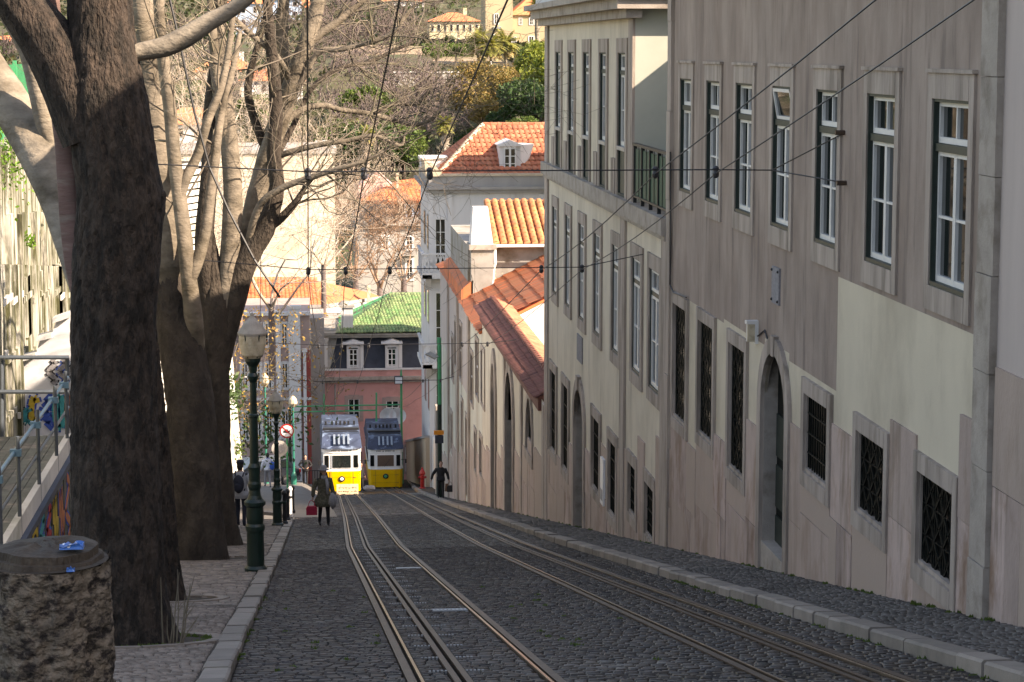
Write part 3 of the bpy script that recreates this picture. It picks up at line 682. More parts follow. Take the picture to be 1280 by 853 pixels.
# ---------------------------------------------------------------- building A0 : beyond the pilaster, right edge
A0 = thing('plastered_building', (XW, 14, zg(14)), 'pale pinkish plastered building at the right edge, past the stone pilaster', 'building')
h0 = [(14.2, 15.4, zg(15)+.9, zg(15)+2.0)]
facade(A0, 'street_wall', 2, YA0-.02, -8, 7.4, [], lambda y, z: 0, ['plaster_pink_pale'], [10, 15], [0, 3]); volume(A0, 'back_block', XW, XW+11, 2, YA0-.02, -8, 7.4, 'plaster_pink_pale')
mb = MB(); mb.wbox(2, YA0-.03, -8, 7.4, -.46, -.002); mb.build('inner_wall', 'plaster_pink_pale', A0)
dado(A0, 6, YA0-.06, [], 9, h_hi=2.35, step=1.4); mb = MB(); mb.wbox(2, YA0-.02, 7.1, 7.4, -.3, .5); mb.build('cornice', 'grey_stone', A0)
# ---------------------------------------------------------------- building B
B = thing('cream_townhouse', (XW, 51, zg(51)), 'cream townhouse with tall stone framed windows and a green railed terrace', 'building')
YB0, YB1, YBc = 40.36, 61.4, W(793, 200)[0]; zs0, zs1 = -1.68, -1.36; zroof = 3.15
top = [(W(b, 100)[0], W(a, 100)[0]) for a, b in ((696, 702), (712, 718.6), (730.5, 737.7), (751, 759), (774, 783.5))]
tz1 = W(774, 66)[1]; tzm = W(774, 180)[1]; 
midw = [(W(b, 300)[0], W(a, 300)[0]) for a, b in ((692, 697.5), (708, 714), (725, 732), (744, 752), (767, 775.5), (792, 803), (814, 827))]
mz1 = W(744, 290)[1]; mz0 = W(744, 416)[1]
loww = [(W(b, 500)[0], W(a, 500)[0], W(a, t1)[1], W(a, t0)[1]) for a, b, t0, t1 in ((689, 696, 460, 560), (704, 711.5, 477, 583), (741.5, 751, 518, 608), (762.5, 772, 548, 640), (788, 797, 577, 640), (809, 820, 602, 668))]
yb0, yb1 = W(731, 500)[0], W(719.5, 500)[0]; zbs = W(725, 487)[1]-(yb1-yb0)/2; zbd = zg(yb1)
holesB = [(a, b, zs1, tz1) for a, b in top]+[(a, b, mz0, mz1) for a, b in midw]+loww+[(yb0, yb1, zg(yb1)-.5, zbs+(yb1-yb0)/2*1.15)]
facade(B, 'street_wall', YBc, YB1, zs0, zroof, holesB, lambda y, z: 0, ['plaster_cream_b'])
facade(B, 'lower_wall', YB0, YB1, -14, zs0, holesB, lambda y, z: 0, ['plaster_cream_b'])
mb = MB(); mb.box(XW+.001, XW+11, YBc, YBc+.3, zs0, zroof); mb.build('end_wall', 'wall_greygreen', B)
volume(B, 'back_block', XW, XW+9, YBc+.3, YB1, -14, zroof, 'plaster_cream_b'); mb = MB(); mb.box(XW+.45, XW+9, YB0, YBc+.29, -14, zs0-.05); mb.build('lower_block', 'plaster_cream_b', B)
sides(B, YB0, YB1, -14, zs0, 'plaster_cream_b')
mb = MB(); mb.wbox(YB0, YB1, zs0, zs1, -.5, .16); mb.wbox(YB0, YB1, zs0-.1, zs0, -.1, .09); mb.box(XW+.5, XW+9, YB0, YBc, zs0, zs1); mb.build('terrace_slab', 'grey_stone', B)
mb = MB(); mb.wbox(YBc-.25, YB1+.2, 2.32, 2.5, -.1, .22); mb.wbox(YBc-.4, YB1+.2, 2.5, 2.72, -.1, .42); mb.wbox(YBc-.5, YB1+.3, 2.72, 2.86, -.1, .6); mb.box(XW+.1, XW+3, YBc-.4, YBc+.05, 2.5, 2.72); mb.box(XW+.1, XW+3, YBc-.5, YBc+.05, 2.72, 2.86)
mb.build('cornice', 'grey_stone', B)
mb = MB(); mb.wbox(YBc-.3, YB1, 2.86, 3.7, -.2, .3); mb.build('parapet', 'wall_white', B)
for a, b in top:
    wn = surround(B, a, b, zs1, tz1, .24, .3, .04, bot=0); reveal(wn, a, b, zs1, tz1, .1, 'green_paint'); casement(wn, a, b, zs1+1.0, tz1, .085, .22, leaf=.06)
    mb = MB(); mb.wbox(a+.01, b-.01, zs1+.02, zs1+.96, -.05, -.02); mb.build('green_panel', 'green_paint', wn)
    mb = MB(); mb.wbox(a, b, zs1+.96, zs1+1.04, -.1, .05); mb.build('hand_rail', 'pale_metal', wn)
    mb = MB(); mb.wbox(b+.26, b+.85, zs1, zs1+.75, 0, .06); mb.build('plinth_block', 'trim_stone', B)
for i, (a, b) in enumerate(midw):
    wn = surround(B, a, b, mz0, mz1, .22, .28, .045, bot=.26); reveal(wn, a, b, mz0, mz1, .1, 'green_paint'); casement(wn, a, b, mz0, mz1, .06, .22, leaf=.055)
for a, b, c, d in loww:
    wn = surround(B, a, b, c, d, .2, .24, .05, bot=.2); reveal(wn, a, b, c, d, .07, 'trim_stone'); grille(wn, a, b, c, d, .05, 'bars', 'dark_paint')
ds, Ar = arch_surround(B, yb0, yb1, zbd-.4, zbs, .3, .06); ceil_fill(B, yb0, yb1, zbs, zbs+(yb1-yb0)/2*1.15, Ar, 'plaster_cream_b')
mb = MB(); mb.wpoly([((yb0+yb1)/2-.14, zbs+(yb1-yb0)/2), ((yb0+yb1)/2+.14, zbs+(yb1-yb0)/2), ((yb0+yb1)/2+.2, zbs+(yb1-yb0)/2+.34), ((yb0+yb1)/2-.2, zbs+(yb1-yb0)/2+.34)], 0, .1); mb.build('keystone', 'trim_stone', ds)
mb = MB(); mb.wbox(yb1-.02, yb1, zbd-.4, zbs+.6, -.22, 0); mb.build('door_reveal', 'grey_stone', ds); mb = MB(); mb.wbox(yb0, yb1, zbd-.6, zbs+.7, -.26, -.2); d_ = mb.build('door', 'dark_paint', B)
mb = MB(); mb.ball((XW+.18, yb0+.4, zbd+1.1), .04, 6, 4); mb.build('door_knob', 'rail_head', d_)
for ya, yb in ((YB1-.75, YB1-.02), (W(783, 400)[0], W(777.5, 400)[0]), (YB0+.01, YB0+.6)):
    mb = MB(); mb.wbox(ya, yb, -14, zs0-.11, 0, .055); mb.build('pilaster', 'trim_stone', B)
for ya, yb in ((YB1-.75, YB1-.02), (YBc, YBc+.6)):
    mb = MB(); mb.wbox(ya, yb, zs1, 2.31, 0, .055); mb.build('pilaster', 'trim_stone', B)
dado(B, YB0+.62, YB1-.76, [(a-.2, b+.2, c-.2) for a, b, c, d in loww]+[(yb0-.3, yb1+.3, None), (W(783, 400)[0]+0, W(777.5, 400)[0], None)], 5, h_hi=2.05, step=1.3)
mb = MB(); yy, zz = W(725.5, 436); mb.wbox(yy-.5, yy+.5, zz-.32, zz+.32, 0, .03); q = mb.build('plaque', 'cloth_grey', B)
yy, zz = W(756, 600); mb = MB(); mb.wbox(yy-.28, yy+.22, zz-.55, zz+.5, 0, .08); q = mb.build('meter_box', 'sign_white', B); mb = MB(); mb.wbox(yy-.2, yy+.14, zz-.45, zz-.2, .08, .085); mb.build('box_hatch', 'wall_grey', q)
# terrace railing with green mesh screen
mb = MB(); mb.box(9.6, XW+9, YB0, YBc-.01, zs1, 3.3); mb.build('rear_mass', 'plaster_pale', B)  # mass out of view, added to keep sun off the end wall
rl = thing('terrace_railing', (XW, (YB0+YBc)/2, zs1), 'green mesh screened railing on the corner terrace of the cream townhouse', 'railing')
hr = 1.15
for y in np.linspace(YB0+.1, YBc-.2, 5): mb = MB(); mb.wbox(y-.025, y+.025, zs1, zs1+hr, -.02, .05); mb.build('post', 'black_iron', rl)
mb = MB(); mb.wbox(YB0+.05, YBc-.1, zs1+hr, zs1+hr+.05, -.03, .06); mb.wbox(YB0+.05, YBc-.1, zs1+.12, zs1+.16, -.02, .05); mb.build('hand_rail', 'black_iron', rl)
mb = MB(); mb.wbox(YB0+.1, YBc-.2, zs1+.14, zs1+hr-.06, 0, .02); mb.build('green_mesh', 'mesh_green', rl)
mb = MB()
for y in np.linspace(YB0+.2, YBc-.3, 9): mb.wbox(y-.006, y+.006, zs1+.1, zs1+hr, .022, .034)
mb.build('bar', 'black_iron', rl, stuff=True)
# ---------------------------------------------------------------- C : chapel like building with small tiled coping
C = thing('chapel', (XW, 72, zg(72)), 'low cream chapel front with pointed openings and a narrow red tiled coping', 'building')
YC0, YC1, zc = 61.42, 84, -8.15
ydc0, ydc1 = W(642.6, 560)[0], W(633.4, 560)[0]; zsc = W(638, 466)[1]-(ydc1-ydc0)/2*1.35
slot0, slot1 = W(620.5, 560)[0], W(615.8, 560)[0]
la0, la1 = W(666.5, 540)[0], W(658.8, 540)[0]
hc = [(ydc0, ydc1, -20, zsc+(ydc1-ydc0)/2*1.35+.24), (slot0, slot1, -20, W(618, 456)[1]), (la0, la1, W(659, 560)[1], W(659, 500)[1])]
facade(C, 'street_wall', YC0, YC1, -20, zc, hc, lambda y, z: 0, ['plaster_cream_b'])
mb = MB(); mb.wbox(YC0, YC1, -20, zc, -1.2, -.9); mb.build('inner_wall', 'plaster_cream_b', C)
ds, Ar = arch_surround(C, ydc0, ydc1, zg(ydc1)-.3, zsc, .32, .08, pointy=.35); ceil_fill(C, ydc0, ydc1, zsc, zsc+(ydc1-ydc0)/2*1.35+.25, Ar, 'plaster_cream_b')
mb = MB(); mb.wbox(ydc1-.02, ydc1, -18, zsc, -.24, 0); mb.build('door_reveal', 'grey_stone', ds); mb = MB(); mb.wbox(ydc0, ydc1, -19, zsc+1.8, -.26, -.2); d_ = mb.build('door', 'dark_paint', C)
ds, Ar = arch_surround(C, slot0, slot1, zg(slot1)-.3, W(618, 454)[1]-(slot1-slot0)/2*2.2, .3, .08, pointy=1.2, name='gothic_surround'); mb = MB(); mb.wbox(slot0, slot1, -19, W(618, 495)[1], -.2, -.15); mb.build('door', 'green_paint', ds)
mb = MB(); mb.wbox(slot0, slot1, W(618, 492)[1], W(618, 472)[1], -.15, -.06); mb.build('carved_panel', 'wall_white', ds)
lw, Ar = arch_surround(C, la0, la1, W(659, 560)[1], W(659, 492)[1]-(la1-la0)/2*1.9, .2, .06, pointy=.9, name='lancet_window'); mb = MB(); mb.wbox(la0, la1, -14, W(659, 489)[1], -.2, -.12); mb.build('pane', 'glass_dark', lw); mb = MB(); mb.wbox(la0-.2, la1+.2, W(659, 572)[1], W(659, 560)[1], -.02, .07); mb.build('sill', 'trim_stone', lw)
for y0_, y1_ in ((YC0, YC0+.55), (ydc1+.34, ydc1+.75), (la1+1.3, la1+1.75)):
    mb = MB(); mb.wbox(y0_, y1_, -20, zc-.02, 0, .06); mb.build('pilaster', 'trim_stone', C)
dado(C, YC0+.56, YC1-.05, [(ydc0-.32, ydc1+.32, None), (slot0-.3, slot1+.3, None)], 15, h_hi=2.2, step=2.2)
def tile_sheet(name, parent, P0, du, dv, nu, nv, m, r=.08, gap=.02, stuff=True, half=True, barrel=True, lift=.03):
    """roof tiles as real half-round tiles. P0 eave corner, du along the eave (one tile), dv up the slope (one tile)"""
    P0 = np.array(P0, float); du = np.array(du, float); dv = np.array(dv, float); nrm = np.cross(du, dv); nrm /= np.linalg.norm(nrm)
    if nrm[2] < 0: nrm = -nrm
    ud = du/np.linalg.norm(du); V = []; F = []; seg = 4 if barrel else 1; w_ = np.linalg.norm(du)*.5*.9
    hh = r
    prof = [(-1, 0), (-.7, .75), (0, 1), (.7, .75), (1, 0)] if barrel else [(-1, .25), (-.3, .5), (.3, .5), (1, .25)]
    k = len(prof)
    for i in range(nu):
        for j in range(nv):
            c = P0+du*(i+.5)+dv*j; jit = R.uniform(-.06, .06)*np.linalg.norm(dv); b = len(V)
            for e, (sc, l) in enumerate(((1., lift), (.86, 0.0))):
                q = c+dv*((0 if e == 0 else 1.08))+ (dv/np.linalg.norm(dv))*jit
                for (a, h) in prof: V.append(q+ud*(a*w_*sc)+nrm*(h*hh*sc+l))
            for e in range(k-1): F.append((b+e, b+e+1, b+k+e+1, b+k+e))
            F.append((b, b+1, b+2, b+k-1)) if False else None
            V.append(c+ud*(-w_)+nrm*(-.02)+(dv/np.linalg.norm(dv))*jit); V.append(c+ud*w_+nrm*(-.02)+(dv/np.linalg.norm(dv))*jit); z = len(V)-2
            if barrel: F.append((z, z+1, b+3, b+1))
            else: F.append((z, z+1, b+3, b))
    F = [f for f in F if f]
    V = np.array(V); o = raw(name, V, np.array(F), m, parent, stuff=stuff); return o
# coping: two little slopes with a ridge
xr, zr = 7.05, -7.78
mb = MB(); mb.prism([(6.45, YC0+1.1, zc), (xr, YC0+1.1, zr), (7.7, YC0+1.1, zc)], (0, YC1-YC0-1.1, 0)); mb.box(6.5, 7.6, YC0+1.1, YC1, zc-.35, zc); mb.build('coping_core', 'tile_maroon', C)
tile_sheet('coping_tiles', C, (6.36, YC0+1.0, zc+.01), (0, .27, 0), (.24, 0, .128), 84, 3, 'tile_maroon', .06)
tile_sheet('coping_tiles', C, (7.8, YC0+1.0, zc+.01), (0, .27, 0), (-.25, 0, .125), 84, 3, 'tile_red', .06)  # lighter than the street slope: sun and shade put into the tile colours
tile_sheet('ridge_tiles', C, (xr-.13, YC0+1.0, zr+.03), (.26, 0, 0), (0, .4, 0), 1, 56, 'tile_maroon', .12)
# ---------------------------------------------------------------- C2 : long low wall house beyond
C2 = thing('low_house', (XW, 97, zg(97)), 'weathered cream low house beyond the chapel, orange roof sloping up from the street', 'building')
Y0c, Y1c, ze = 84.02, 110.5, -8.95
specs = [(602, 606, 436, 501), (595, 598.3, 424, 491), (588.5, 591.5, 440, 500), (582.5, 586, 520, 618), (575, 577.5, 405, 470), (569, 571, 400, 455), (600, 603, 545, 590), (593.5, 596, 538, 585), (577, 579, 500, 570), (571, 573, 500, 560), (565, 567.5, 420, 470), (564, 566, 515, 560)]
h2 = []
for a, b, t0, t1 in specs: h2.append((W(b, t0)[0], W(a, t0)[0], W(a, t1)[1], W(a, t0)[1]))
facade(C2, 'street_wall', Y0c, Y1c, -26, ze, h2, lambda y, z: 0 if z < -12.6 or y < 91 else 1, ['plaster_pale', 'plaster_pink_pale'], [91], [-12.6])
mb = MB(); mb.wbox(Y0c, Y1c, -26, ze, -1.2, -.8); mb.build('inner_wall', 'wall_grey', C2)
for i, (a, b, c, d) in enumerate(h2):
    wn = surround(C2, a, b, c, d, .18, .2, .04, bot=.15 if i != 3 else 0); mb = MB(); mb.wbox(a, b, c, d, -.1, -.06); mb.build('pane', 'glass_dark', wn)
    if i in (0, 1, 2, 4): mb = MB(); mb.wbox((a+b)/2-.03, (a+b)/2+.03, c, d, -.06, -.02); mb.wbox(a, b, (c+d)/2-.03, (c+d)/2+.03, -.06, -.025); mb.build('glazing_bar', 'white_paint', wn)
dado(C2, Y0c+.05, Y1c-.05, [(h2[3][0]-.2, h2[3][1]+.2, None), (h2[6][0]-.2, h2[6][1]+.2, h2[6][2]-.15), (h2[7][0]-.2, h2[7][1]+.2, h2[7][2]-.15)], 21, h_hi=2.3, step=2.8)
for y in (Y0c+6.3, Y0c+13, Y0c+19.5):
    mb = MB(); mb.wbox(y, y+.7, -24, ze-.02, 0, .09); mb.build('pilaster', 'trim_stone', C2)
xe, ze2 = 6.5, -8.93; xt, zt = 10.9, -6.75
mb = MB(); mb.prism([(xe, Y0c, ze2-.12), (xt, Y0c, zt-.12), (xt, Y0c, zt-.02), (xe, Y0c, ze2-.02)], (0, Y1c-Y0c, 0)); mb.build('roof_deck', 'tile_flat_orange', C2)
tile_sheet('roof_tiles', C2, (xe-.1, Y0c-.05, ze2), (0, .42, 0), (.5, 0, .2477), 63, 9, 'tile_flat_orange', .035, barrel=False, lift=.05)
mb = MB(); mb.prism([(7.75, Y0c+.01, -18), (10.9, Y0c+.01, -18), (10.9, Y0c+.01, zt-.13), (7.75, Y0c+.01, -8.46)], (0, .3, 0)); g_ = mb.build('gable_wall', 'wall_white', C2)
mb = MB(); mb.prism([(XW+.01, Y0c+.3, -18), (7.75, Y0c+.3, -18), (7.75, Y0c+.3, -8.46), (XW+.01, Y0c+.3, -9.0)], (0, .3, 0)); mb.build('gable_wall', 'plaster_pale', C2)
mb = MB(); mb.box(9.02, 9.22, Y0c-.02, Y0c+.01, -9.9, -9.2); wq = mb.build('window', 'trim_stone', C2); mb = MB(); mb.box(9.05, 9.19, Y0c-.03, Y0c-.019, -9.85, -9.25); mb.build('pane', 'glass_dark', wq)
# ---------------------------------------------------------------- D : block with stub chimney wall above the roof
D = thing('tile_hung_house', (8.4, 98, -9), 'small house with yellow orange barrel roof and tile hung wall above the low orange roof', 'building')
mb = MB(); mb.box(7.83, 13, 95, 106, -14, -6.66); mb.build('wall', 'stone_grey_d', D)
mb = MB(); mb.box(6.83, 7.83, 94.6, 106, -14, -6.6); mb.build('side_wall', 'stone_grey_d', D)
mb = MB(); mb.box(6.92, 7.86, 94.0, 95.3, -9.6, -6.72); mb.build('chimney_wall', 'stone_grey_d', D)
mb = MB(); mb.box(6.84, 8.0, 93.9, 95.4, -6.72, -6.5); mb.build('chimney_cornice', 'grey_stone', D)
mb = MB(); mb.add([(6.92, 94, -6.5), (7.86, 94, -6.5), (7.86, 95.3, -6.5), (6.92, 95.3, -6.5), (7.05, 94.5, -4.95), (7.68, 94.5, -4.95), (7.68, 95.2, -4.95), (7.05, 95.2, -4.95)], [(0, 1, 5, 4), (1, 2, 6, 5), (2, 3, 7, 6), (3, 0, 4, 7), (4, 5, 6, 7)]); mb.build('chimney_stack', 'wall_white', D)
tile_sheet('wall_tiles', D, (7.86, 94.98, -9.3), (.31, 0, 0), (0, .03, .36), 13, 7, 'tile_cream', .09, lift=.02)
mb = MB(); mb.prism([(7.9, 94.5, -6.62), (12.2, 94.5, -6.62), (12.2, 99.6, -5.1), (7.9, 99.6, -5.1)], (0, 0, .1)); mb.build('roof_deck', 'tile_yellow', D)
tile_sheet('roof_tiles', D, (7.86, 94.4, -6.5), (.33, 0, 0), (0, .5, .149), 13, 10, 'tile_yellow', .1)
mb = MB(); mb.tube([(7.9, 94.35, -6.6), (12.2, 94.35, -6.6)], [.07, .07], 6); mb.tube([(7.95, 94.35, -6.62), (7.95, 94.1, -7.3), (7.88, 94.1, -7.6), (7.7, 93.95, -9.4)], [.07]*4, 6); mb.build('gutter', 'white_paint', D)
mb = MB(); mb.prism([(XW-.1, 94, -8.9), (7.0, 94, -8.8), (7.0, 94, -8.0), (XW-.1, 94, -8.4)], (0, 12, 0)); mb.build('low_parapet', 'tile_flat_orange', D)

Rb = thing('shading_block', (28, 138, -27), 'plain cream apartment block standing behind the low house roofs', 'building')  # out of view, added to shade the front of the corner house
mb = MB(); mb.box(17, 40, 132, 143.4, -30, -.2); mb.build('wall', 'wall_cream_far', Rb); mb = MB(); mb.prism([(16.6, 131.6, -.2), (40.4, 131.6, -.2), (28.5, 131.6, 1.2)], (0, 12, 0)); mb.build('roof', 'tile_red', Rb)
# ================================================================= white corner house with red roof
Wh = thing('corner_house', (12, 148, -27.2), 'white corner house with curved balconies, parapet and red tiled hip roof', 'building')
xl, xr_, yf, yk = 8.05, 22, 145, 158; zp = float(atY(600, 241, yf)[2]); zpt = float(atY(600, 222, yf)[2])
def zy(y, Y=145, x=600): return float(atY(x, y, Y)[2])
def xx(x, Y=145, y=300): return float(atY(x, y, Y)[0])
mb = MB(); mb.box(xl+.02, xr_, yf+.02, yk, -29, zp); mb.build('wall', 'wall_white', Wh)
for a, b in ((xx(536), xx(541.5)), (xx(559.5), xx(565)), (xx(674), xx(681))):
    mb = MB(); mb.box(a, b, yf-.12, yf+.03, -29, zp-.1); mb.build('pilaster', 'wall_white', Wh)
mb = MB(); mb.box(xl-.25, xr_, yf-.3, yk, zp, zp+.22); mb.box(xl-.45, xr_, yf-.5, yk, zp+.22, zp+.4); mb.build('cornice', 'wall_grey', Wh)
mb = MB(); mb.box(xl-.1, xr_, yf-.15, yf+.15, zp+.4, zpt+.1); mb.box(xl-.1, xl+.2, yf+.15, yk, zp+.4, zpt+.1); mb.build('parapet', 'wall_grey', Wh)
mb = MB(); mb.box(xl-.2, xr_, yf-.25, yf+.2, zpt+.1, zpt+.25); mb.prism([(xl-.3, yf-.35, zpt+.1), (xl+.9, yf-.35, zpt+.1), (xl+.2, yf-.35, zpt+.9), (xl-.4, yf-.35, zpt+1.1)], (0, 8, 0)); mb.build('parapet_cap', 'tile_cream', Wh)
mb = MB(); mb.box(xx(531), xx(563), 149, 151, zy(210, 149), zy(199, 149)); mb.box(xx(529), xx(565), 148.9, 151.1, zy(199, 149), zy(195.5, 149)); mb.build('chimney', 'wall_white', Wh)
def far_window(parent, x0, x1, y, z0, z1, frame='white_paint', sur='wall_white', t=.14, pane='glass', arch=False, rows=3, face=-1):
    o = MB(); o.box(x0-t, x0, y-.06, y+.05, z0-t, z1+t); o.box(x1, x1+t, y-.06, y+.05, z0-t, z1+t); o.box(x0, x1, y-.062, y+.05, z1, z1+t*1.2); o.box(x0, x1, y-.08, y+.05, z0-t, z0)
    wn = o.build('window', sur, parent)
    g = MB(); g.box(x0, x1, y+.0, y+.03, z0, z1); g.build('pane', pane, wn)
    f = MB(); bw = max(.05, (x1-x0)*.07)
    f.box(x0, x0+bw, y-.03, y-.002, z0, z1); f.box(x1-bw, x1, y-.03, y-.002, z0, z1); f.box((x0+x1)/2-bw*.6, (x0+x1)/2+bw*.6, y-.031, y-.002, z0, z1)
    for r in range(rows+1): z = z0+(z1-z0)*r/rows; f.box(x0, x1, y-.028, y-.002, z-bw*.4, z+bw*.4)
    f.build('frame', frame, wn); return wn
for t0, t1 in ((274, 338), (366, 452), (465, 522)):
    wn = far_window(Wh, xx(544), xx(557), yf-.02, zy(t1), zy(t0), rows=4)
for t0, t1 in ((272, 316), (366, 410), (470, 520)):      # street flank
    for yq in (147.4, 151.5):
        mb = MB(); mb.box(xl-.04, xl+.03, yq, yq+1.3, zy(t1), zy(t0)); wn = mb.build('window', 'trim_stone', Wh); mb = MB(); mb.box(xl-.05, xl-.041, yq+.15, yq+1.15, zy(t1)+.1, zy(t0)-.1); mb.build('pane', 'glass', wn)
for (tt, tb) in ((314, 341), (427, 452)):
    zt_, zb_ = zy(tt), zy(tb); bl = MB(); x0, x1 = xx(527.5, 144), xx(567, 144)
    bl.box(x0, x1, 143.7, yf+.0, zb_-.25, zb_); bl.box(x0-.05, xl, 143.7, 150, zb_-.25, zb_); b_ = bl.build('balcony', 'wall_white', Wh)
    m2 = MB(); m2.box(x0-.04, x1+.04, 143.66, 143.85, zt_-.12, zt_); m2.box(x0-.04, x0+.14, 143.85, 150, zt_-.12, zt_); m2.box(x0, x1, 143.7, 143.82, zb_, zb_+.12); m2.build('balustrade_rail', 'wall_white', b_)
    m2 = MB(); n = 7
    for k in range(n):
        xa = x0+(x1-x0)*k/n; xb = x0+(x1-x0)*(k+1)/n; xm = (xa+xb)/2; zm = (zt_+zb_)/2
        for p, q in (((xa, zm), (xm, zt_)), ((xm, zt_), (xb, zm)), ((xb, zm), (xm, zb_)), ((xm, zb_), (xa, zm))): m2.bar((p[0], 143.75, p[1]), (q[0], 143.75, q[1]), .04)
        m2.bar((xa, 143.75, zb_), (xa, 143.75, zt_), .03)
    for k in range(7): m2.bar((x0+.05, 144+k*.9, zb_), (x0+.05, 144+k*.9, zt_), .04)
    m2.build('baluster', 'wall_white', b_, stuff=True)
    m2 = MB(); 
    for xq in (xx(534), xx(563)): m2.prism([(xq-.15, 144.9, zb_-.25), (xq-.15, 143.9, zb_-.25), (xq-.15, 144.9, zb_-1.1)], (.35, 0, 0))
    m2.build('bracket', 'wall_white', b_)
mb = MB(); mb.box(xx(541), xx(560), yf-.1, yf, -29, zy(545)); wn = mb.build('doorway', 'grey_stone', Wh); mb = MB(); mb.box(xx(544), xx(557), yf-.13, yf-.1, -28, zy(552)); mb.build('door', 'dark_paint', wn)
# roof: hipped, real tiles
ze_, zr_ = zpt+.1, zy(156, 151.5); xh = xx(604, 151.5); yr = 151.5
def roofplane(parent, name, P, m, th=.1):
    mb = MB(); mb.prism(P, (0, 0, -th)); return mb.build(name, m, parent)
roofplane(Wh, 'roof_deck', [(xl+.5, yf+.2, ze_), (xr_, yf+.2, ze_), (xr_, yr, zr_), (xh, yr, zr_)], 'tile_red'); roofplane(Wh, 'roof_deck', [(xl+.5, yf+.2, ze_), (xh, yr, zr_), (xl+.5, yk, ze_)], 'tile_red')
def clip_tiles(name, parent, eave0, eave1, apex0, apex1, du, dv, m, r, lift=.04):
    """tiles over a trapezoid: eave edge to apex edge"""
    e0, e1, a0, a1 = map(lambda q: np.array(q, float), (eave0, eave1, apex0, apex1)); U = e1-e0; Lu = np.linalg.norm(U); U /= Lu
    mid = a0-e0; vdir = mid-U*(mid@U); Lv = np.linalg.norm(vdir); vdir /= Lv; nrm = np.cross(U, vdir); nrm = nrm if nrm[2] > 0 else -nrm
    s0 = (a0-e0)@U; s1 = Lu-(a1-e0)@U; V = []; F = []; nv = int(Lv/dv)
    prof = [(-1, 0), (-.6, .8), (.1, 1), (1, .1)]; k = 4
    for j in range(nv):
        t = (j+.5)*dv/Lv; lo = s0*t; hi = Lu-s1*t; i = 0; x = lo
        while x < hi:
            c = e0+U*(x+du/2)+vdir*(j*dv)+vdir*R.uniform(-.02, .02); b = len(V)
            for (q, l) in ((c, lift), (c+vdir*dv*1.1, 0.0)):
                for a, h in prof: V.append(q+U*a*du*.5+nrm*(h*r+l))
            for e in range(k-1): F.append((b+e, b+e+1, b+k+e+1, b+k+e))
            V.append(c-U*du*.5+nrm*-.03); V.append(c+U*du*.5+nrm*-.03); F.append((len(V)-2, len(V)-1, b+2, b+1)); x += du
    return raw(name, np.array(V), np.array(F), m, parent, stuff=True)
clip_tiles('roof_tiles', Wh, (xl+.5, yf+.2, ze_), (xr_, yf+.2, ze_), (xh, yr, zr_), (xr_, yr, zr_), .36, .62, 'tile_red', .07, .1)
clip_tiles('roof_tiles', Wh, (xl+.5, yk, ze_), (xl+.5, yf+.2, ze_), (xh, yr, zr_), (xh, yr, zr_), .36, .62, 'tile_red', .07, .1)
mb = MB(); 
P = [np.array((xl+.5, yf+.2, ze_)), np.array((xh, yr, zr_))]
for k in range(22):
    p = P[0]+(P[1]-P[0])*k/22; q = P[0]+(P[1]-P[0])*(k+1.15)/22; mb.bar(tuple(p), tuple(q), .2, t2=.16, n=6)
mb.build('hip_tiles', 'tile_cream', Wh, stuff=True)
mb = MB()
for k in range(20): mb.bar((xh+k*.5, yr, zr_), (xh+k*.5+.56, yr, zr_), .17, t2=.14, n=6)
mb.build('ridge_tiles', 'tile_red', Wh, stuff=True)
dm = MB(); xa, xb = xx(624, 146.5), xx(650, 146.5); za, zb = zy(219, 146.3), zy(184, 146.3); P = [(xa, 146.2, za), (xb, 146.2, za), (xb, 146.2, zb)]+[((xa+xb)/2+(xb-xa)/2*cos(t), 146.2, zb+.32*sin(t)) for t in np.linspace(.3, pi-.3, 7)]+[(xa, 146.2, zb)]
dm.prism(P, (.0, 4.6, 0)); dmo = dm.build('dormer', 'wall_white', Wh)
f = MB(); f.box(xa+.3, xb-.3, 146.1, 146.19, za+.2, zb+.08); f.build('dormer_frame', 'white_paint', dmo)
for k in range(2):
    for r in range(3):
        g = MB(); w_ = (xb-xa-.6)/2; h_ = (zb-za-.35)/3; g.box(xa+.36+k*w_, xa+.36+k*w_+w_-.14, 146.08, 146.1, za+.28+r*h_, za+.28+(r+1)*h_-.06); g.build('pane', 'glass', dmo)
ck = MB(); ck.add([(xb, 146.25, za), (xb, 146.25, zb+.1), (xb+1.0, 147.2, zb+.15), (xb+.35, 147.0, za+.1), (xb-.2, 151, zb+.15)], [(0, 3, 2, 1), (1, 2, 4)]); ck.build('dormer_cheek', 'wall_white', dmo)
cl = MB(); cl.prism([(xa-.1, 146.0, zb+.05), (xb+.1, 146.0, zb+.05), (xb+.12, 146.0, zb+.13), ((xa+xb)/2, 146.0, zb+.46), (xa-.12, 146.0, zb+.13)], (0, 3.5, 0)); cl.build('dormer_roof', 'wall_white', dmo)
# beige wall past the trams and low wall by the hydrant
bw = thing('boundary_wall', (7.3, 152, zg(152)), 'beige rendered wall running behind the shaded tram', 'wall')
mb = MB(); P0 = atY(525, 545, 146.8); P1 = atY(503.5, 556, 164); mb.prism([(7.7, 146, zg(146)-1), (7.25, 165, zg(165)-1), (7.25, 165, P1[2]), (7.7, 146, P0[2])], (.3, 0, 0)); mb.build('wall', 'wall_beige', bw)
mb = MB(); mb.prism([(7.62, 146, P0[2]), (7.17, 165, P1[2]), (7.17, 165, P1[2]+.15), (7.62, 146, P0[2]+.15)], (.45, 0, 0)); mb.build('coping', 'wall_grey', bw)
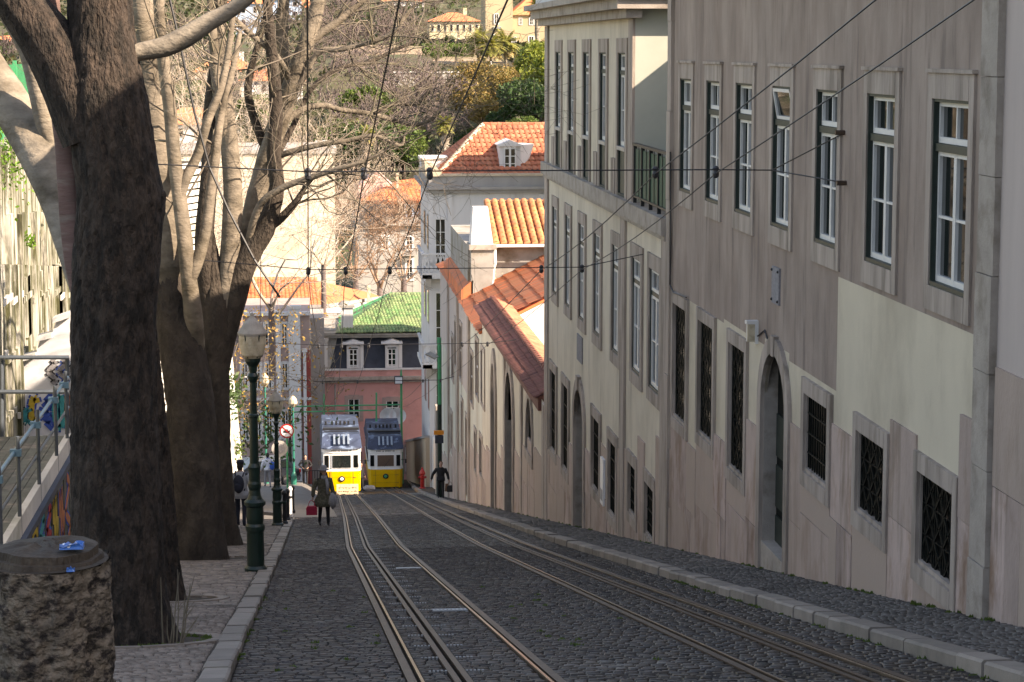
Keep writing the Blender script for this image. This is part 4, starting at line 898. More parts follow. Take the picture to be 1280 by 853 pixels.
# gate piers between the low house and the corner house
gp = thing('garden_wall', (8, 118, zg(118)), 'weathered white wall with stone piers between the low house and the corner house', 'wall')
pl = [(6.62, 110.6), (6.9, 118), (7.5, 128), (8.05, 144.5)]
for i in range(3):
    (xa, ya), (xb, yb) = pl[i], pl[i+1]; ha, hb = (-16.6, -17.4, -21.2)[i], (-17.4, -21.2, -23.4)[i]
    mb = MB(); mb.prism([(xa, ya, zg(ya)-1), (xb, yb-.02, zg(yb)-1), (xb, yb-.02, hb), (xa, ya, ha)], (.4, 0, 0)); mb.build('wall', 'plaster_pale' if i < 2 else 'wall_white', gp)
    mb = MB(); mb.box(xa-.12, xa+.5, ya, ya+.8, zg(ya)-1, ha+.15); mb.build('pier', 'trim_stone', gp)
mb = MB(); mb.prism([(7.4, 119, -17.3), (7.6, 126, -19.0), (8.9, 126, -18.4), (8.6, 119, -16.6)], (0, 0, .12)); mb.build('lean_to_roof', 'tile_flat_orange', gp)
mb = MB(); mb.prism([(6.66, 112, -14.9), (6.9, 118, -15.4), (8.6, 118, -14.3), (8.4, 112, -13.9)], (0, 0, .12)); mb.build('slate_roof', 'slate', gp)
# ================================================================= pink building with green roof
Pk = thing('pink_mansard_building', (6, 165, -30), 'pink building with grey mansard dormers and a mottled green tiled roof', 'building')
Yp = 165; X0p = xx(388, Yp); zyp = lambda y, Y=165: float(atY(460, y, Y)[2])
mb = MB(); mb.box(X0p, 22, Yp, 178, -33, zyp(478)); mb.build('wall', 'wall_pink', Pk)
mb = MB(); mb.box(X0p-.05, X0p+.6, Yp-.06, Yp, -33, zyp(478)); mb.build('corner_pilaster', 'wall_pink_grey', Pk)
mb = MB(); mb.box(X0p-.15, 22, Yp-.25, 178, zyp(478), zyp(474)); mb.box(X0p-.3, 22, Yp-.55, 178, zyp(474), zyp(470.5)); mb.build('cornice', 'grey_stone', Pk)
mb = MB(); mb.box(X0p, 22, Yp-.1, Yp+.1, zyp(470.5), zyp(462.5)); mb.build('attic_band', 'wall_pink', Pk); mb = MB(); mb.box(X0p-.15, 22, Yp-.25, Yp+.2, zyp(462.5), zyp(460.5)); mb.build('band_cap', 'wall_white', Pk)
zm0, zm1 = zyp(461), zyp(423); xm0, xm1 = xx(403, Yp), xx(413, Yp)
mb = MB(); mb.add([(xm0, Yp, zm0), (22, Yp, zm0), (22, Yp+1.0, zm1), (xm1, Yp+1.0, zm1), (xm0, 178, zm0), (xm1, 177, zm1)], [(0, 1, 2, 3), (4, 0, 3, 5)]); mb.build('mansard', 'slate', Pk)
mb = MB(); mb.prism([(xm0-.15, Yp-.06, zm0), (xm0+.45, Yp-.06, zm0), (xm1+.45, Yp+.9, zm1), (xm1-.15, Yp+.9, zm1)], (0, -.12, 0)); mb.build('mansard_hip', 'stone_grey_d', Pk)
mb = MB(); mb.box(xx(404, Yp), xx(408, Yp), Yp-.1, Yp+.5, zm0, zyp(430)); mb.build('corner_chimney', 'wall_white', Pk)
mb = MB(); mb.box(xm1-.9, 22, Yp+.3, 178, zm1, zm1+.22); mb.box(xm1-1.05, 22, Yp+.1, 178, zm1+.22, zm1+.42); mb.build('eave', 'stone_grey_d', Pk)
for xc in (440.5, 489):
    xa, xb = xx(xc-8.5, Yp), xx(xc+8, Yp); dm = MB()
    dm.box(xa, xa+.16, Yp-.2, Yp+1, zyp(460), zyp(432)); dm.box(xb-.16, xb, Yp-.2, Yp+1, zyp(460), zyp(432)); dm.box(xa+.16, xb-.16, Yp-.19, Yp+1, zyp(434.5), zyp(430.5)); dm.box(xa+.16, xb-.16, Yp-.19, Yp+1, zyp(460), zyp(457.5))
    dm.box(xa-.3, xb+.3, Yp-.4, Yp+1.2, zyp(430.5), zyp(428)); dm.box(xb+.03, xb+.28, Yp-.1, Yp+1, zyp(460), zyp(430.6)); dm.prism([(xa-.1, Yp-.3, zyp(428)), (xb+.1, Yp-.3, zyp(428)), ((xa+xb)/2, Yp-.3, zyp(424.5))], (0, 1.4, 0))
    d_ = dm.build('dormer', 'wall_white', Pk)
    g = MB(); g.box(xa+.14, xb-.14, Yp-.12, Yp-.07, zyp(458), zyp(434)); g.build('pane', 'glass', d_)
    f = MB(); 
    for xq in (xa+.16, (xa+xb)/2-.04, xb-.24): f.box(xq, xq+.08, Yp-.17, Yp-.121, zyp(457.5), zyp(436))
    for yq in (457, 450, 443, 437): f.box(xa+.16, xb-.16, Yp-.165, Yp-.121, zyp(yq), zyp(yq)+.06)
    f.build('frame', 'white_paint', d_)
zr_g = zyp(366, 174); ze_g = zm1+.42
roofplane(Pk, 'roof_deck', [(xx(418, Yp), Yp+.1, ze_g), (22, Yp+.1, ze_g), (22, 174, zr_g), (xx(489, 174), 174, zr_g)], 'tile_green')
clip_tiles('roof_tiles', Pk, (xx(419, Yp), Yp+.1, ze_g), (20, Yp+.1, ze_g), (xx(489, 174), 174, zr_g), (20, 174, zr_g), .24, .42, 'tile_green', .06)
mb = MB(); mb.prism([(xx(418, Yp), Yp+.1, ze_g), (xx(489, 174), 174, zr_g), (xx(426, 174), 174, zyp(392, 174))], (0, .05, -.1)); mb.build('side_slope', 'tile_green', Pk)
mb = MB()
p0 = atY(424, 404, 168.2); p1 = atY(489, 374, 174)
for k in range(13): t = k/12; p = p0+(p1-p0)*t; mb.bar((p[0], p[1], p[2]-.6), (p[0], p[1], p[2]+.55), .04)
for dz in (-.5, -.2, .1, .4, .52): mb.bar((p0[0], p0[1], p0[2]+dz), (p1[0], p1[1], p1[2]+dz), .025)
mb.build('roof_railing', 'pole_green', Pk)
chm = MB(); a_ = atY(427, 416, 166.5); b_ = atY(441, 384, 166.5); chm.box(a_[0], b_[0], 166, 167.2, a_[2], b_[2]); c_o = chm.build('chimney', 'wall_white', Pk); chm = MB(); chm.box(a_[0]-.15, b_[0]+.15, 165.9, 167.3, b_[2], b_[2]+.18); chm.lathe([(.5, 0), (.42, .12), (.2, .3)], ((a_[0]+b_[0])/2-.2, 166.6, b_[2]+.18), 10); chm.build('chimney_cap', 'stone_grey_d', c_o)
for xa, xb, t0, t1 in ((433.5, 447.5, 499, 522), (481, 497, 502, 526)): far_window(Pk, xx(xa, Yp), xx(xb, Yp), Yp-.02, zyp(t1), zyp(t0), sur='wall_pink_grey', t=.28)
for xa, xb, t0, t1 in ((405, 414, 545, 600), (433, 446, 550, 575), (505, 514, 560, 590)): far_window(Pk, xx(xa, Yp), xx(xb, Yp), Yp-.02, zyp(t1), zyp(t0), sur='wall_pink_grey', t=.2)
mb = MB(); mb.tube([(xx(417, Yp), Yp-.1, zyp(480)), (xx(417, Yp), Yp-.1, zyp(600))], [.07, .07], 6); mb.build('downpipe', 'wall_grey', Pk)
# satellite dishes
for cx_, lb in ((485, 'left white dish behind the shaded tram roof'), (497, 'right white dish behind the shaded tram roof')):
    c = atY(cx_, 520, 160); t = thing('satellite_dish', (c[0], 160, zg(160)), lb, 'dish', 'white dishes behind the trams'); mb = MB()
    for k in range(3): pass
    V = [(c[0], 160.2, c[2])]+[(c[0]+.62*cos(a), 159.9, c[2]+.6*sin(a)) for a in np.linspace(0, 2*pi, 17)[:-1]]
    mb.add(V, [(0, 1+k, 1+(k+1) % 16) for k in range(16)]); mb.add([(v[0], v[1]+.05, v[2]) for v in V], [(0, 1+(k+1) % 16, 1+k) for k in range(16)]); mb.build('dish', 'sign_white', t)
    mb = MB(); mb.bar((c[0], 160.3, zg(160)), (c[0], 160.25, c[2]), .05, n=6); mb.build('mast', 'pale_metal', t)
# ================================================================= townhouse left of the pink building
Tl = thing('columned_townhouse', (-1.5, 160, zg(160)), 'grey pink townhouse with white stone columns and a red shopfront panel', 'building'); Yt = 160; zt_ = lambda y, Y=160: float(atY(350, y, Y)[2])
mb = MB(); mb.box(xx(250, Yt), xx(387, Yt)-.02, Yt, 170, -33, zt_(392)); mb.build('wall', 'wall_pink_grey', Tl)
for a, b, t0 in ((359, 374, 386), (343, 349, 392), (377, 381, 440)):
    mb = MB(); mb.box(xx(a, Yt), xx(b, Yt), Yt-.3, Yt, -31, zt_(t0)); mb.build('column', 'wall_white', Tl); mb = MB(); mb.box(xx(a-1.5, Yt), xx(b+1.5, Yt), Yt-.4, Yt+.1, zt_(t0), zt_(t0-4)); mb.build('capital', 'wall_white', Tl)
mb = MB(); mb.box(xx(376, Yt), xx(386.5, Yt), Yt-.12, Yt-.01, -30, zt_(438)); mb.build('red_panel', 'red_panel', Tl)
mb = MB(); mb.box(xx(250, Yt), xx(387, Yt), Yt-.25, Yt, zt_(500), zt_(497)); mb.box(xx(250, Yt), xx(387, Yt), Yt-.4, Yt+.2, zt_(394), zt_(390)); mb.build('cornice', 'wall_white', Tl)
for xa in (300, 316, 330, 350.5):
    for t0, t1 in ((405, 432), (455, 485), (515, 548)): far_window(Tl, xx(xa, Yt), xx(xa+7, Yt), Yt-.02, zt_(t1), zt_(t0), sur='wall_white', t=.16)
mb = MB(); mb.box(xx(376, 163), xx(404, 163), 163, 169, -32, float(atY(390, 398, 163)[2])); mb.build('rear_mass', 'wall_grey', Tl)
far_window(Tl, xx(380, 163), xx(385, 163), 162.97, float(atY(390, 425, 163)[2]), float(atY(390, 405, 163)[2]), sur='wall_white')
# ================================================================= orange roofed house
Og = thing('orange_roofed_house', (-1, 190, -31), 'white walled house with broad bright orange hipped roof behind the townhouse', 'building')
Yo = 185; q = lambda x, y, Y=185: tuple(atY(x, y, Y))
E1, E2, E3 = q(270, 383), q(406, 383), q(478, 372, 204); R1, R2 = q(270, 348, 193), q(392, 350, 193); R3 = q(462, 366, 203)
mb = MB(); mb.add([E1, E2, R2, R1], [(0, 1, 2, 3)]); mb.add([E2, E3, R3, R2], [(0, 1, 2, 3)]); mb.build('roof_deck', 'tile_flat_orange', Og)
clip_tiles('roof_tiles', Og, tuple(np.array(E1)+[0, 0, .1]), tuple(np.array(E2)+[0, 0, .1]), tuple(np.array(R1)+[0, 0, .1]), tuple(np.array(R2)+[0, 0, .1]), .32, .5, 'tile_flat_orange', .06)
mb = MB(); mb.prism([E1, E2, (E2[0], E2[1], -33), (E1[0], E1[1], -33)], (0, .3, 0)); mb.prism([E2, E3, (E3[0], E3[1], -33), (E2[0], E2[1], -33)], (-.2, .2, 0)); mb.build('wall', 'wall_white', Og)
mb = MB(); mb.bar(E1, E2, .18); mb.bar(E2, E3, .18); mb.build('gutter', 'wall_grey', Og)
for xa in (300, 330, 385): far_window(Og, xx(xa, Yo), xx(xa+8, Yo), Yo-.02, q(0, 425)[2], q(0, 397)[2], sur='wall_grey')
mb = MB(); mb.box(q(456, 0, 196)[0], q(460, 0, 196)[0], 196, 197, q(0, 385, 196)[2], q(0, 362, 196)[2]); mb.build('chimney', 'tile_cream', Og)
# tall blank wall
Bl = thing('blank_gable_building', (-6, 215, -31), 'tall building with a sunlit blank cream wall behind the orange roof', 'building')
z_ = lambda y, Y: float(atY(400, y, Y)[2])
mb = MB(); mb.box(-16, xx(419, 215), 215, 232, -33, z_(192, 215)); mb.build('wall', 'wall_cream_far', Bl)
mb = MB(); mb.box(-16.3, xx(419, 215)+.25, 214.8, 232.2, z_(192, 215), z_(192, 215)+.35); mb.box(-9, -6.6, 218, 220, z_(192, 215), z_(176, 215)); mb.box(1, 2.2, 222, 224, z_(192, 215), z_(180, 215)); mb.build('roof_edge', 'wall_grey', Bl)
# blue mansard building
Bm = thing('blue_mansard_building', (10, 250, -31), 'grey building with dark blue mansard floor and orange roof among the trees', 'building')
Ym = 250; xm = lambda x: float(atY(x, 300, Ym)[0])
mb = MB(); mb.box(xm(446), xm(560), Ym, 268, -33, z_(283, Ym)); mb.build('wall', 'wall_grey', Bm)
mb = MB(); mb.box(xm(444), xm(560), Ym-.5, 268, z_(283, Ym), z_(278.5, Ym)); mb.box(xm(444), xm(560), Ym-.3, Ym, z_(278, Ym), z_(272, Ym)); mb.build('cornice', 'wall_grey', Bm)
mb = MB(); mb.prism([(xm(448), Ym+.3, z_(279, Ym)), (xm(560), Ym+.3, z_(279, Ym)), (xm(560), Ym+1.2, z_(252, Ym)), (xm(451), Ym+1.2, z_(252, Ym))], (0, 12, 0)); mb.build('mansard', 'slate_blue', Bm)
p1, p2, p3, p4 = atY(448, 252, Ym), atY(560, 253, Ym), atY(560, 216, 259), atY(500, 226, 259)
mb = MB(); mb.prism([tuple(p1), tuple(p2), tuple(p3), tuple(p4)], (0, .2, -.3)); mb.build('roof', 'tile_flat_orange', Bm)
clip_tiles('roof_tiles', Bm, tuple(p1+[0, 0, .1]), tuple(p2+[0, 0, .1]), tuple(p4+[0, 0, .1]), tuple(p3+[0, 0, .1]), .5, .8, 'tile_flat_orange', .08)
mb = MB(); mb.prism([tuple(atY(443, 250, 256)), tuple(atY(500, 240, 256)), tuple(atY(472, 214, 256)), tuple(atY(443, 236, 256))], (0, 6, 0)); mb.build('pink_gable', 'wall_pink_far', Bm)
mb = MB(); mb.box(xm(455.5), xm(460), 254, 255.5, z_(240, 254), z_(214, 254)); mb.build('chimney', 'wall_pink_far', Bm); mb = MB(); mb.box(xm(497.5), xm(500.5), 254, 255, z_(236, 254), z_(218, 254)); mb.build('chimney', 'tile_cream', Bm)
for xa in (471, 508.5):
    dm = MB(); dm.box(xm(xa-2), xm(xa+9), Ym-.1, Ym+1.5, z_(278, Ym), z_(257, Ym)); d_ = dm.build('dormer', 'wall_blue', Bm); g = MB(); g.box(xm(xa+.8), xm(xa+6.2), Ym-.14, Ym-.1, z_(277, Ym), z_(261, Ym)); g.build('pane', 'glass', d_)
    dm = MB(); dm.box(xm(xa-3), xm(xa+10), Ym-.4, Ym+1.6, z_(257.5, Ym), z_(256, Ym)); dm.build('dormer_roof', 'wall_white', d_)
for xa, t0, t1 in ((508, 297, 312), (508, 326, 350), (478, 297, 312)): far_window(Bm, xm(xa), xm(xa+7), Ym-.02, z_(t1, Ym), z_(t0, Ym), sur='wall_white', t=.2)
bb = MB(); bb.box(xm(503), xm(520), Ym-1, Ym, z_(320, Ym), z_(318.5, Ym)); b_ = bb.build('balcony', 'wall_grey', Bm); bb = MB()
for k in range(12): x = xm(503)+(xm(520)-xm(503))*k/11; bb.bar((x, Ym-.95, z_(319, Ym)), (x, Ym-.95, z_(311, Ym)), .03)
bb.bar((xm(503), Ym-.95, z_(311, Ym)), (xm(520), Ym-.95, z_(311, Ym)), .05); bb.build('balcony_rail', 'black_iron', b_)
# ================================================================= hill buildings
def gable_house(name, x0, x1, y0, y1, z0, z1, hr, wall, roof, label, cat='house', group=None, wins=None, ov=.6):
    t = thing(name, ((x0+x1)/2, y0, z0), label, cat, group)
    mb = MB(); mb.box(x0, x1, y0, y1, z0-12, z1); mb.build('wall', wall, t)
    ym = (y0+y1)/2; i = min((x1-x0), (y1-y0))*.5*.8
    mb = MB(); mb.add([(x0-ov, y0-ov, z1), (x1+ov, y0-ov, z1), (x1+ov, y1+ov, z1), (x0-ov, y1+ov, z1), (x0+i, ym, z1+hr), (x1-i, ym, z1+hr)], [(0, 1, 5, 4), (1, 2, 5), (2, 3, 4, 5), (3, 0, 4), (3, 2, 1, 0)]); rf = mb.build('roof', roof, t)
    mb = MB(); cxx = x0+(x1-x0)*.7; mb.box(cxx, cxx+.9, ym, ym+.9, z1, z1+hr+1.1); mb.build('chimney', wall, rf)
    if wins:
        nx_, rows = wins; 
        for r in range(rows):
            for k in range(nx_):
                xc = x0+(x1-x0)*(k+.5)/nx_; zc_ = z0+(z1-z0)*(r+.55)/rows; wv = min(.9, (x1-x0)/nx_*.25); hv = (z1-z0)/rows*.26
                mb = MB(); mb.box(xc-wv*.8, xc+wv*.8, y0-.08, y0+.02, zc_-hv, zc_+hv); wq = mb.build('window', 'wall_white', t); mb = MB(); mb.box(xc-wv*.6, xc+wv*.6, y0-.12, y0-.08, zc_-hv*.85, zc_+hv*.85); mb.build('pane', 'glass_dark', wq)
    return t
Q = lambda x, y, Y: atY(x, y, Y)
gable_house('palace_wing', Q(537, 40, 540)[0], Q(600, 40, 540)[0], 540, 552, Q(560, 62, 540)[2], Q(560, 27, 540)[2], 2.2, 'wall_yellow', 'tile_orange', 'long pale yellow wing with orange roof on the hilltop terrace', 'building', wins=(8, 2))
gable_house('tan_mansion', Q(640, 40, 510)[0], Q(740, 40, 510)[0], 510, 530, Q(650, 72, 510)[2], Q(650, 19, 510)[2], 6.5, 'wall_tan', 'tile_orange', 'tan hilltop mansion with broad orange hipped roof', 'building', wins=None)
tm = gable_house('square_tower_house', Q(607, 40, 508)[0], Q(641, 40, 508)[0], 508, 522, Q(650, 72, 508)[2], Q(650, -18, 508)[2], 5, 'wall_tan', 'tile_orange', 'tall tan tower block left of the hilltop mansion', 'building', wins=None)
mw = [o for o in SC.objects if o.name.startswith('tan_mansion')][0]
for xa, ya, yb, Yw, par, wd in ((662, 23, 31, 510, mw, 4), (668.5, 23, 31, 510, mw, 4), (649, 23, 31, 510, mw, 3), (686, 22, 31, 510, mw, 5), (661, 46, 60, 510, mw, 6), (687, 44, 60, 510, mw, 6), (700, 44, 60, 510, mw, 6), (640, 47, 58, 507.9, tm, 5), (630, 46, 58, 507.9, tm, 4), (618, 18, 30, 507.9, tm, 5), (615, 44, 58, 507.9, tm, 5)):
    a, b = Q(xa, ya, Yw), Q(xa+wd, yb, Yw); far_window(par, a[0], b[0], Yw-.05, b[2], a[2], sur='wall_white', t=.15, rows=2)
mb = MB(); mb.box(Q(617, 0, 507)[0], Q(626, 0, 507)[0], 506, 508, Q(0, 36, 507)[2], Q(0, 33, 507)[2]); mb.build('balcony', 'wall_white', tm)
gable_house('hill_villa', Q(478, 40, 620)[0], Q(531, 40, 620)[0], 620, 632, Q(560, 22, 620)[2], Q(560, 2, 620)[2], 4, 'wall_white', 'tile_orange', 'white villa with orange roof behind grey trees at the very top of the hill', 'house', wins=(6, 2))
rw = thing('terrace_wall', (Q(620, 100, 432)[0], 432, -7), 'long grey stone retaining wall across the hillside', 'wall')
mb = MB(); a, b = Q(582, 90, 432), Q(700, 109, 432); mb.box(a[0]-14, b[0], 432, 433, -9, Q(600, 91, 432)[2]); mb.build('wall', 'wall_grey', rw); mb = MB(); mb.box(a[0]-14, b[0], 431.8, 433.2, Q(600, 91, 432)[2], Q(600, 89.5, 432)[2]); mb.build('coping', 'wall_white', rw)
pth = MB(); p = [Q(x, y, 470+0*x) for x, y in ((400, 86), (598, 86), (640, 70), (430, 62))]
mb = MB(); n = 12
V = []; 
for k in range(n+1):
    x = 6+34*k/n
    for yq in (452, 462, 475, 488, 500): V.append((x, yq+4*sin(k*.5), float(zg(yq+4*sin(k*.5)))+.75))
tag(raw('garden_path', np.array(V), np.array([(i*5+j, (i+1)*5+j, (i+1)*5+j+1, i*5+j+1) for i in range(n) for j in range(4)]), 'ground_path'), kind='structure')
st = thing('garden_statue', tuple(Q(613.5, 97, 436)), 'small white statue on the hillside terrace wall', 'statue'); c = Q(613.5, 96, 436)
mb = MB(); mb.box(c[0]-.5, c[0]+.5, 435.5, 436.5, c[2]-1, c[2]+.8); mb.build('plinth', 'wall_white', st); mb = MB(); mb.lathe([(.45, 0), (.3, .5), (.5, 1.2), (.2, 1.6), (.25, 1.9), (.05, 2.2)], (c[0], 436, c[2]+.8), 8); mb.build('figure', 'wall_white', st)
# town on the upper left, seen through the branches
rs = np.random.RandomState(4); cols = [('wall_white', 'tile_orange', 'white'), ('wall_blue', 'tile_orange', 'pale blue'), ('wall_cream_far', 'tile_red', 'cream'), ('wall_pink_far', 'tile_orange', 'pink')]
hs = [(20, 40, 640, 0), (60, 70, 560, 2), (118, 30, 620, 3), (152, 95, 520, 0), (205, 30, 640, 1), (212, 85, 560, 0), (232, 130, 470, 0), (256, 55, 600, 2), (290, 62, 540, 1), (312, 30, 560, 1), (330, 85, 500, 0), (345, 18, 600, 1), (372, 26, 620, 3), (395, 45, 560, 1), (283, 118, 440, 0), (262, 165, 380, 3), (340, 130, 420, 0), (205, 175, 360, 2), (238, 190, 330, 0), (180, 140, 430, 2), (150, 20, 640, 2), (85, 120, 450, 0), (430, 14, 640, 0), (40, 110, 460, 3), (15, 80, 520, 1), (300, 5, 680, 0), (250, 8, 700, 3)]
where = ['far left above the limb', 'left of the nearest trunk', 'between nearest trunk and pale stem', 'beside the pale leaning stem', 'high behind the horizontal branch', 'under the horizontal branch', 'low behind the slender stems', 'behind the crossing branches', 'in the gap between two upright stems', 'high between upright stems', 'right of the upright stems', 'top between two stems', 'beneath the top right stem', 'behind the rightmost pale stem', 'middle of the tangle', 'just over the stepped block wall', 'above the blank cream wall', 'left of the stepped block wall', 'above the drainpipe', 'next to the pale leaning stem, lower', 'at the top edge left', 'behind the left limbs', 'at the top right of the bare branches', 'behind the green fence', 'at the left edge', 'at the top edge middle', 'topmost behind the branches']
for i, (px_, py_, Y, c) in enumerate(hs):
    if i in (2, 5, 7, 8, 13, 15, 17, 19, 20, 22, 26): continue
    wl_, rf_, nm = cols[c]; p = Q(px_, py_, Y); wd = rs.uniform(9, 15); hh = rs.uniform(6, 10)
    gable_house('hillside_house', p[0]-wd/2, p[0]+wd/2, Y, Y+rs.uniform(8, 12), p[2]-hh/2, p[2]+hh/2, rs.uniform(2, 3.2), wl_, rf_, '%s hillside house %s' % (nm, where[i]), 'house', 'houses on the far hill seen through branches', wins=(4, 3))
# ================================================================= left side walls, deck and railings
rw = thing('retaining_wall', (-7, 55, zg(55)), 'tall mossy streaked retaining wall with stepped stone ledges behind the left limbs', 'wall')
def pX(x, y, X=-7.0): p = atX(x, y, X); return float(p[1]), float(p[2])
def lbox(mb, X, y0, y1, z0, z1, w0, w1): return mb.box(X+w0, X+w1, y0, y1, z0, z1)
mb = MB(); mb.box(-8, -7, 24, 66.5, -14, -.55); mb.build('wall_face', 'mossy_wall', rw)
rs = np.random.RandomState(8)
k = 0; y = 30.0
while y < 66:
    wd = rs.uniform(.8, 1.1); mb = MB(); zt_l = -.75-.06*(y-30)
    for j in range(6):
        z1 = zt_l-j*1.55; mb2 = MB(); mb2.box(-7.02, -6.88+.02*((j*3) % 4), y, y+wd, z1-1.5, z1-.02); o = mb2.build('buttress_stone', 'mossy_wall', rw)
    y += wd+rs.uniform(1.3, 1.8)
for j in range(5):
    y = 28.0
    while y < 66:
        ln = rs.uniform(1.6, 2.4); z = -1.6-.125*(y-28)*.8-j*1.35+rs.uniform(-.05, .05)
        mb = MB(); mb.box(-7.01, -6.78, y, min(66.3, y+ln-.03), z-.14, z); mb.build('ledge_stone', 'chalk_wall' if rs.rand() < .5 else 'mossy_wall', rw); y += ln
# board-like pilaster strips below (weathered, leaning panels)
for i, y in enumerate(np.arange(44, 66, 1.15)):
    mb = MB(); mb.prism([(-6.99, y, -7.8), (-6.99, y+.85, -7.9), (-6.99, y+.85+.1, -2.5-.1*(y-44)), (-6.99, y+.1, -2.4-.1*(y-44))], (.12+.05*(i % 3), 0, 0)); mb.build('wall_panel', 'mossy_wall', rw)
gf = thing('green_fence', (-7.5, 50, -.5), 'green mesh fence on top of the mossy retaining wall', 'fence')
for y in np.arange(30, 66, 3.): mb = MB(); mb.box(-7.6, -7.5, y, y+.1, -.6, 1.4); mb.build('post', 'pole_green', gf)
mb = MB()
for y in np.arange(30, 66, .22): mb.box(-7.56, -7.54, y, y+.03, -.5, 1.3)
mb.build('mesh_wire', 'pole_green', gf, stuff=True)
# stepped block wall with downpipe seen between the stems
cw = thing('stepped_block_wall', (-4.6, 73, zg(73)), 'pale wall of stacked concrete blocks with gaps, seen between the tree stems', 'wall')
za, zb = float(atY(235, 205, 75)[2]), float(atY(235, 436, 75)[2])-3
mb = MB(); mb.prism([(-7.2, 66.6, -14), (-3.5, 76.6, -14), (-3.5, 76.6, za), (-7.2, 66.6, za+.5)], (-.3, .3, 0)); mb.build('backing', 'joint', cw)
nr = 40; dz = (za-zb)/nr; d = np.array([3.7, 10.0, 0]); L_ = np.linalg.norm(d); d /= L_; nn = np.array([d[1], -d[0], 0])
blk = 0
for r in range(nr):
    z = za-r*dz; x = (0 if r % 2 else -.25)+6.2; 
    while x < L_-.05:
        a, b = x, min(x+.62, L_)
        p0 = np.array([-7.2, 66.6, 0])+d*a; p1 = np.array([-7.2, 66.6, 0])+d*(b-.06); q = nn*(.16+.02*(r % 3)+rs.uniform(0, .03))
        mb = MB(); mb.prism([(p0[0], p0[1], z-dz*.68), (p1[0], p1[1], z-dz*.68), (p1[0], p1[1], z), (p0[0], p0[1], z)], tuple(q)); mb.build('block', 'chalk_wall', cw); x += .62; blk += 1
dp = thing('downpipe', (-3.42, 76.3, zg(76)), 'blue grey metal downpipe at the edge of the stepped block wall', 'pipe'); mb = MB(); mb.tube([(-3.42, 76.3, za+.4), (-3.4, 76.25, zg(76))], [.09, .09], 8); mb.build('pipe', 'blue_metal', dp)
mb = MB()
for z in (-3.2, -5.2, -7.2, -9.2): mb.tube([(-3.42, 76.3, z), (-3.42, 76.3, z+.1)], [.12, .12], 8)
mb.build('pipe_collar', 'pipe_grey', dp)
# battered chalky wall behind the lamps
bt = thing('battered_wall', (-3.5, 86, zg(86)), 'sunlit chalky white wall with sloping face ending beside the street lamps', 'wall')
zt2 = float(atY(285, 425, 92)[2])
pa, pb = (-3.5, 77.0), (-2.62, 93.0)
def bt_pt(t, z, off=0):
    x = pa[0]+(pb[0]-pa[0])*t; y = pa[1]+(pb[1]-pa[1])*t; g_ = zg(y)
    lean = (z-g_)/(zt2-zg(93))*-.62
    return (x+lean+off, y, z)
mb = MB(); pts = []
for k in range(2):
    t = k
mb.add([bt_pt(0, zg(77)-.3), bt_pt(1, zg(93)-.3), bt_pt(1, zt2), bt_pt(0, zt2+1.5), (-6, 77, zg(77)-.3), (-6, 93, zg(93)-.3), (-6, 93, zt2), (-6, 77, zt2+1.5)], [(0, 1, 2, 3), (5, 4, 7, 6), (3, 2, 6, 7), (1, 5, 6, 2), (4, 0, 3, 7)]); mb.build('wall_face', 'chalk_wall', bt)
for r in range(9):
    for c in range(10):
        t0, t1 = c/10+.05*(r % 2)*.5, (c+.94)/10+.05*(r % 2)*.5; 
        if t1 > 1: t1 = 1
        f0 = lambda t, h: zg(pa[1]+(pb[1]-pa[1])*t)+h*((zt2+1.5*(1-t))-zg(pa[1]+(pb[1]-pa[1])*t))
        h0, h1 = r/9+.004, (r+.94)/9; P = [bt_pt(t0, f0(t0, h0), .0), bt_pt(t1, f0(t1, h0), .0), bt_pt(t1, f0(t1, h1), .0), bt_pt(t0, f0(t0, h1), .0)]
        e = rs.uniform(.01, .06); mb = MB(); mb.prism(P, (e, -e*.2, 0)); mb.build('wall_stone', 'chalk_wall', bt)
# elevated timber deck with pipe railing
dk = thing('timber_deck', (-6, 36, zg(36)), 'weathered timber platform with graffiti sprayed skirting above the left sidewalk', 'deck')
zd = -6.25
for k in range(10):
    x = -6.9+k*.19; mb = MB(); mb.box(x, x+.175, 24, 46.5, zd-.06, zd+rs.uniform(-.008, .008)); mb.build('deck_board', 'old_wood', dk)
mb = MB(); mb.box(-5.02, -4.9, 24, 46.5, zd-.3, zd+.04); mb.build('edge_beam', 'chalk_wall', dk)
mb = MB(); mb.box(-5.0, -4.8, 24, 46.5, zd-.42, zd-.3); mb.build('ledge', 'slate_blue', dk)
gm = ['old_wood', 'graffiti_teal', 'chalk_wall', 'graffiti_orange', 'old_wood', 'graffiti_blue', 'graffiti_red', 'chalk_wall', 'graffiti_teal']
for i, y in enumerate(np.arange(30, 62, .55)):
    mb = MB(); mb.box(-4.96-.0, -4.92+.015*(i % 2), y, y+.52, zg(y)-.3, min(zd-.43, zd-.43) if y < 46 else max(zg(y)+1.0, zd-1.2)); mb.build('skirting_board', 'old_wood', dk)
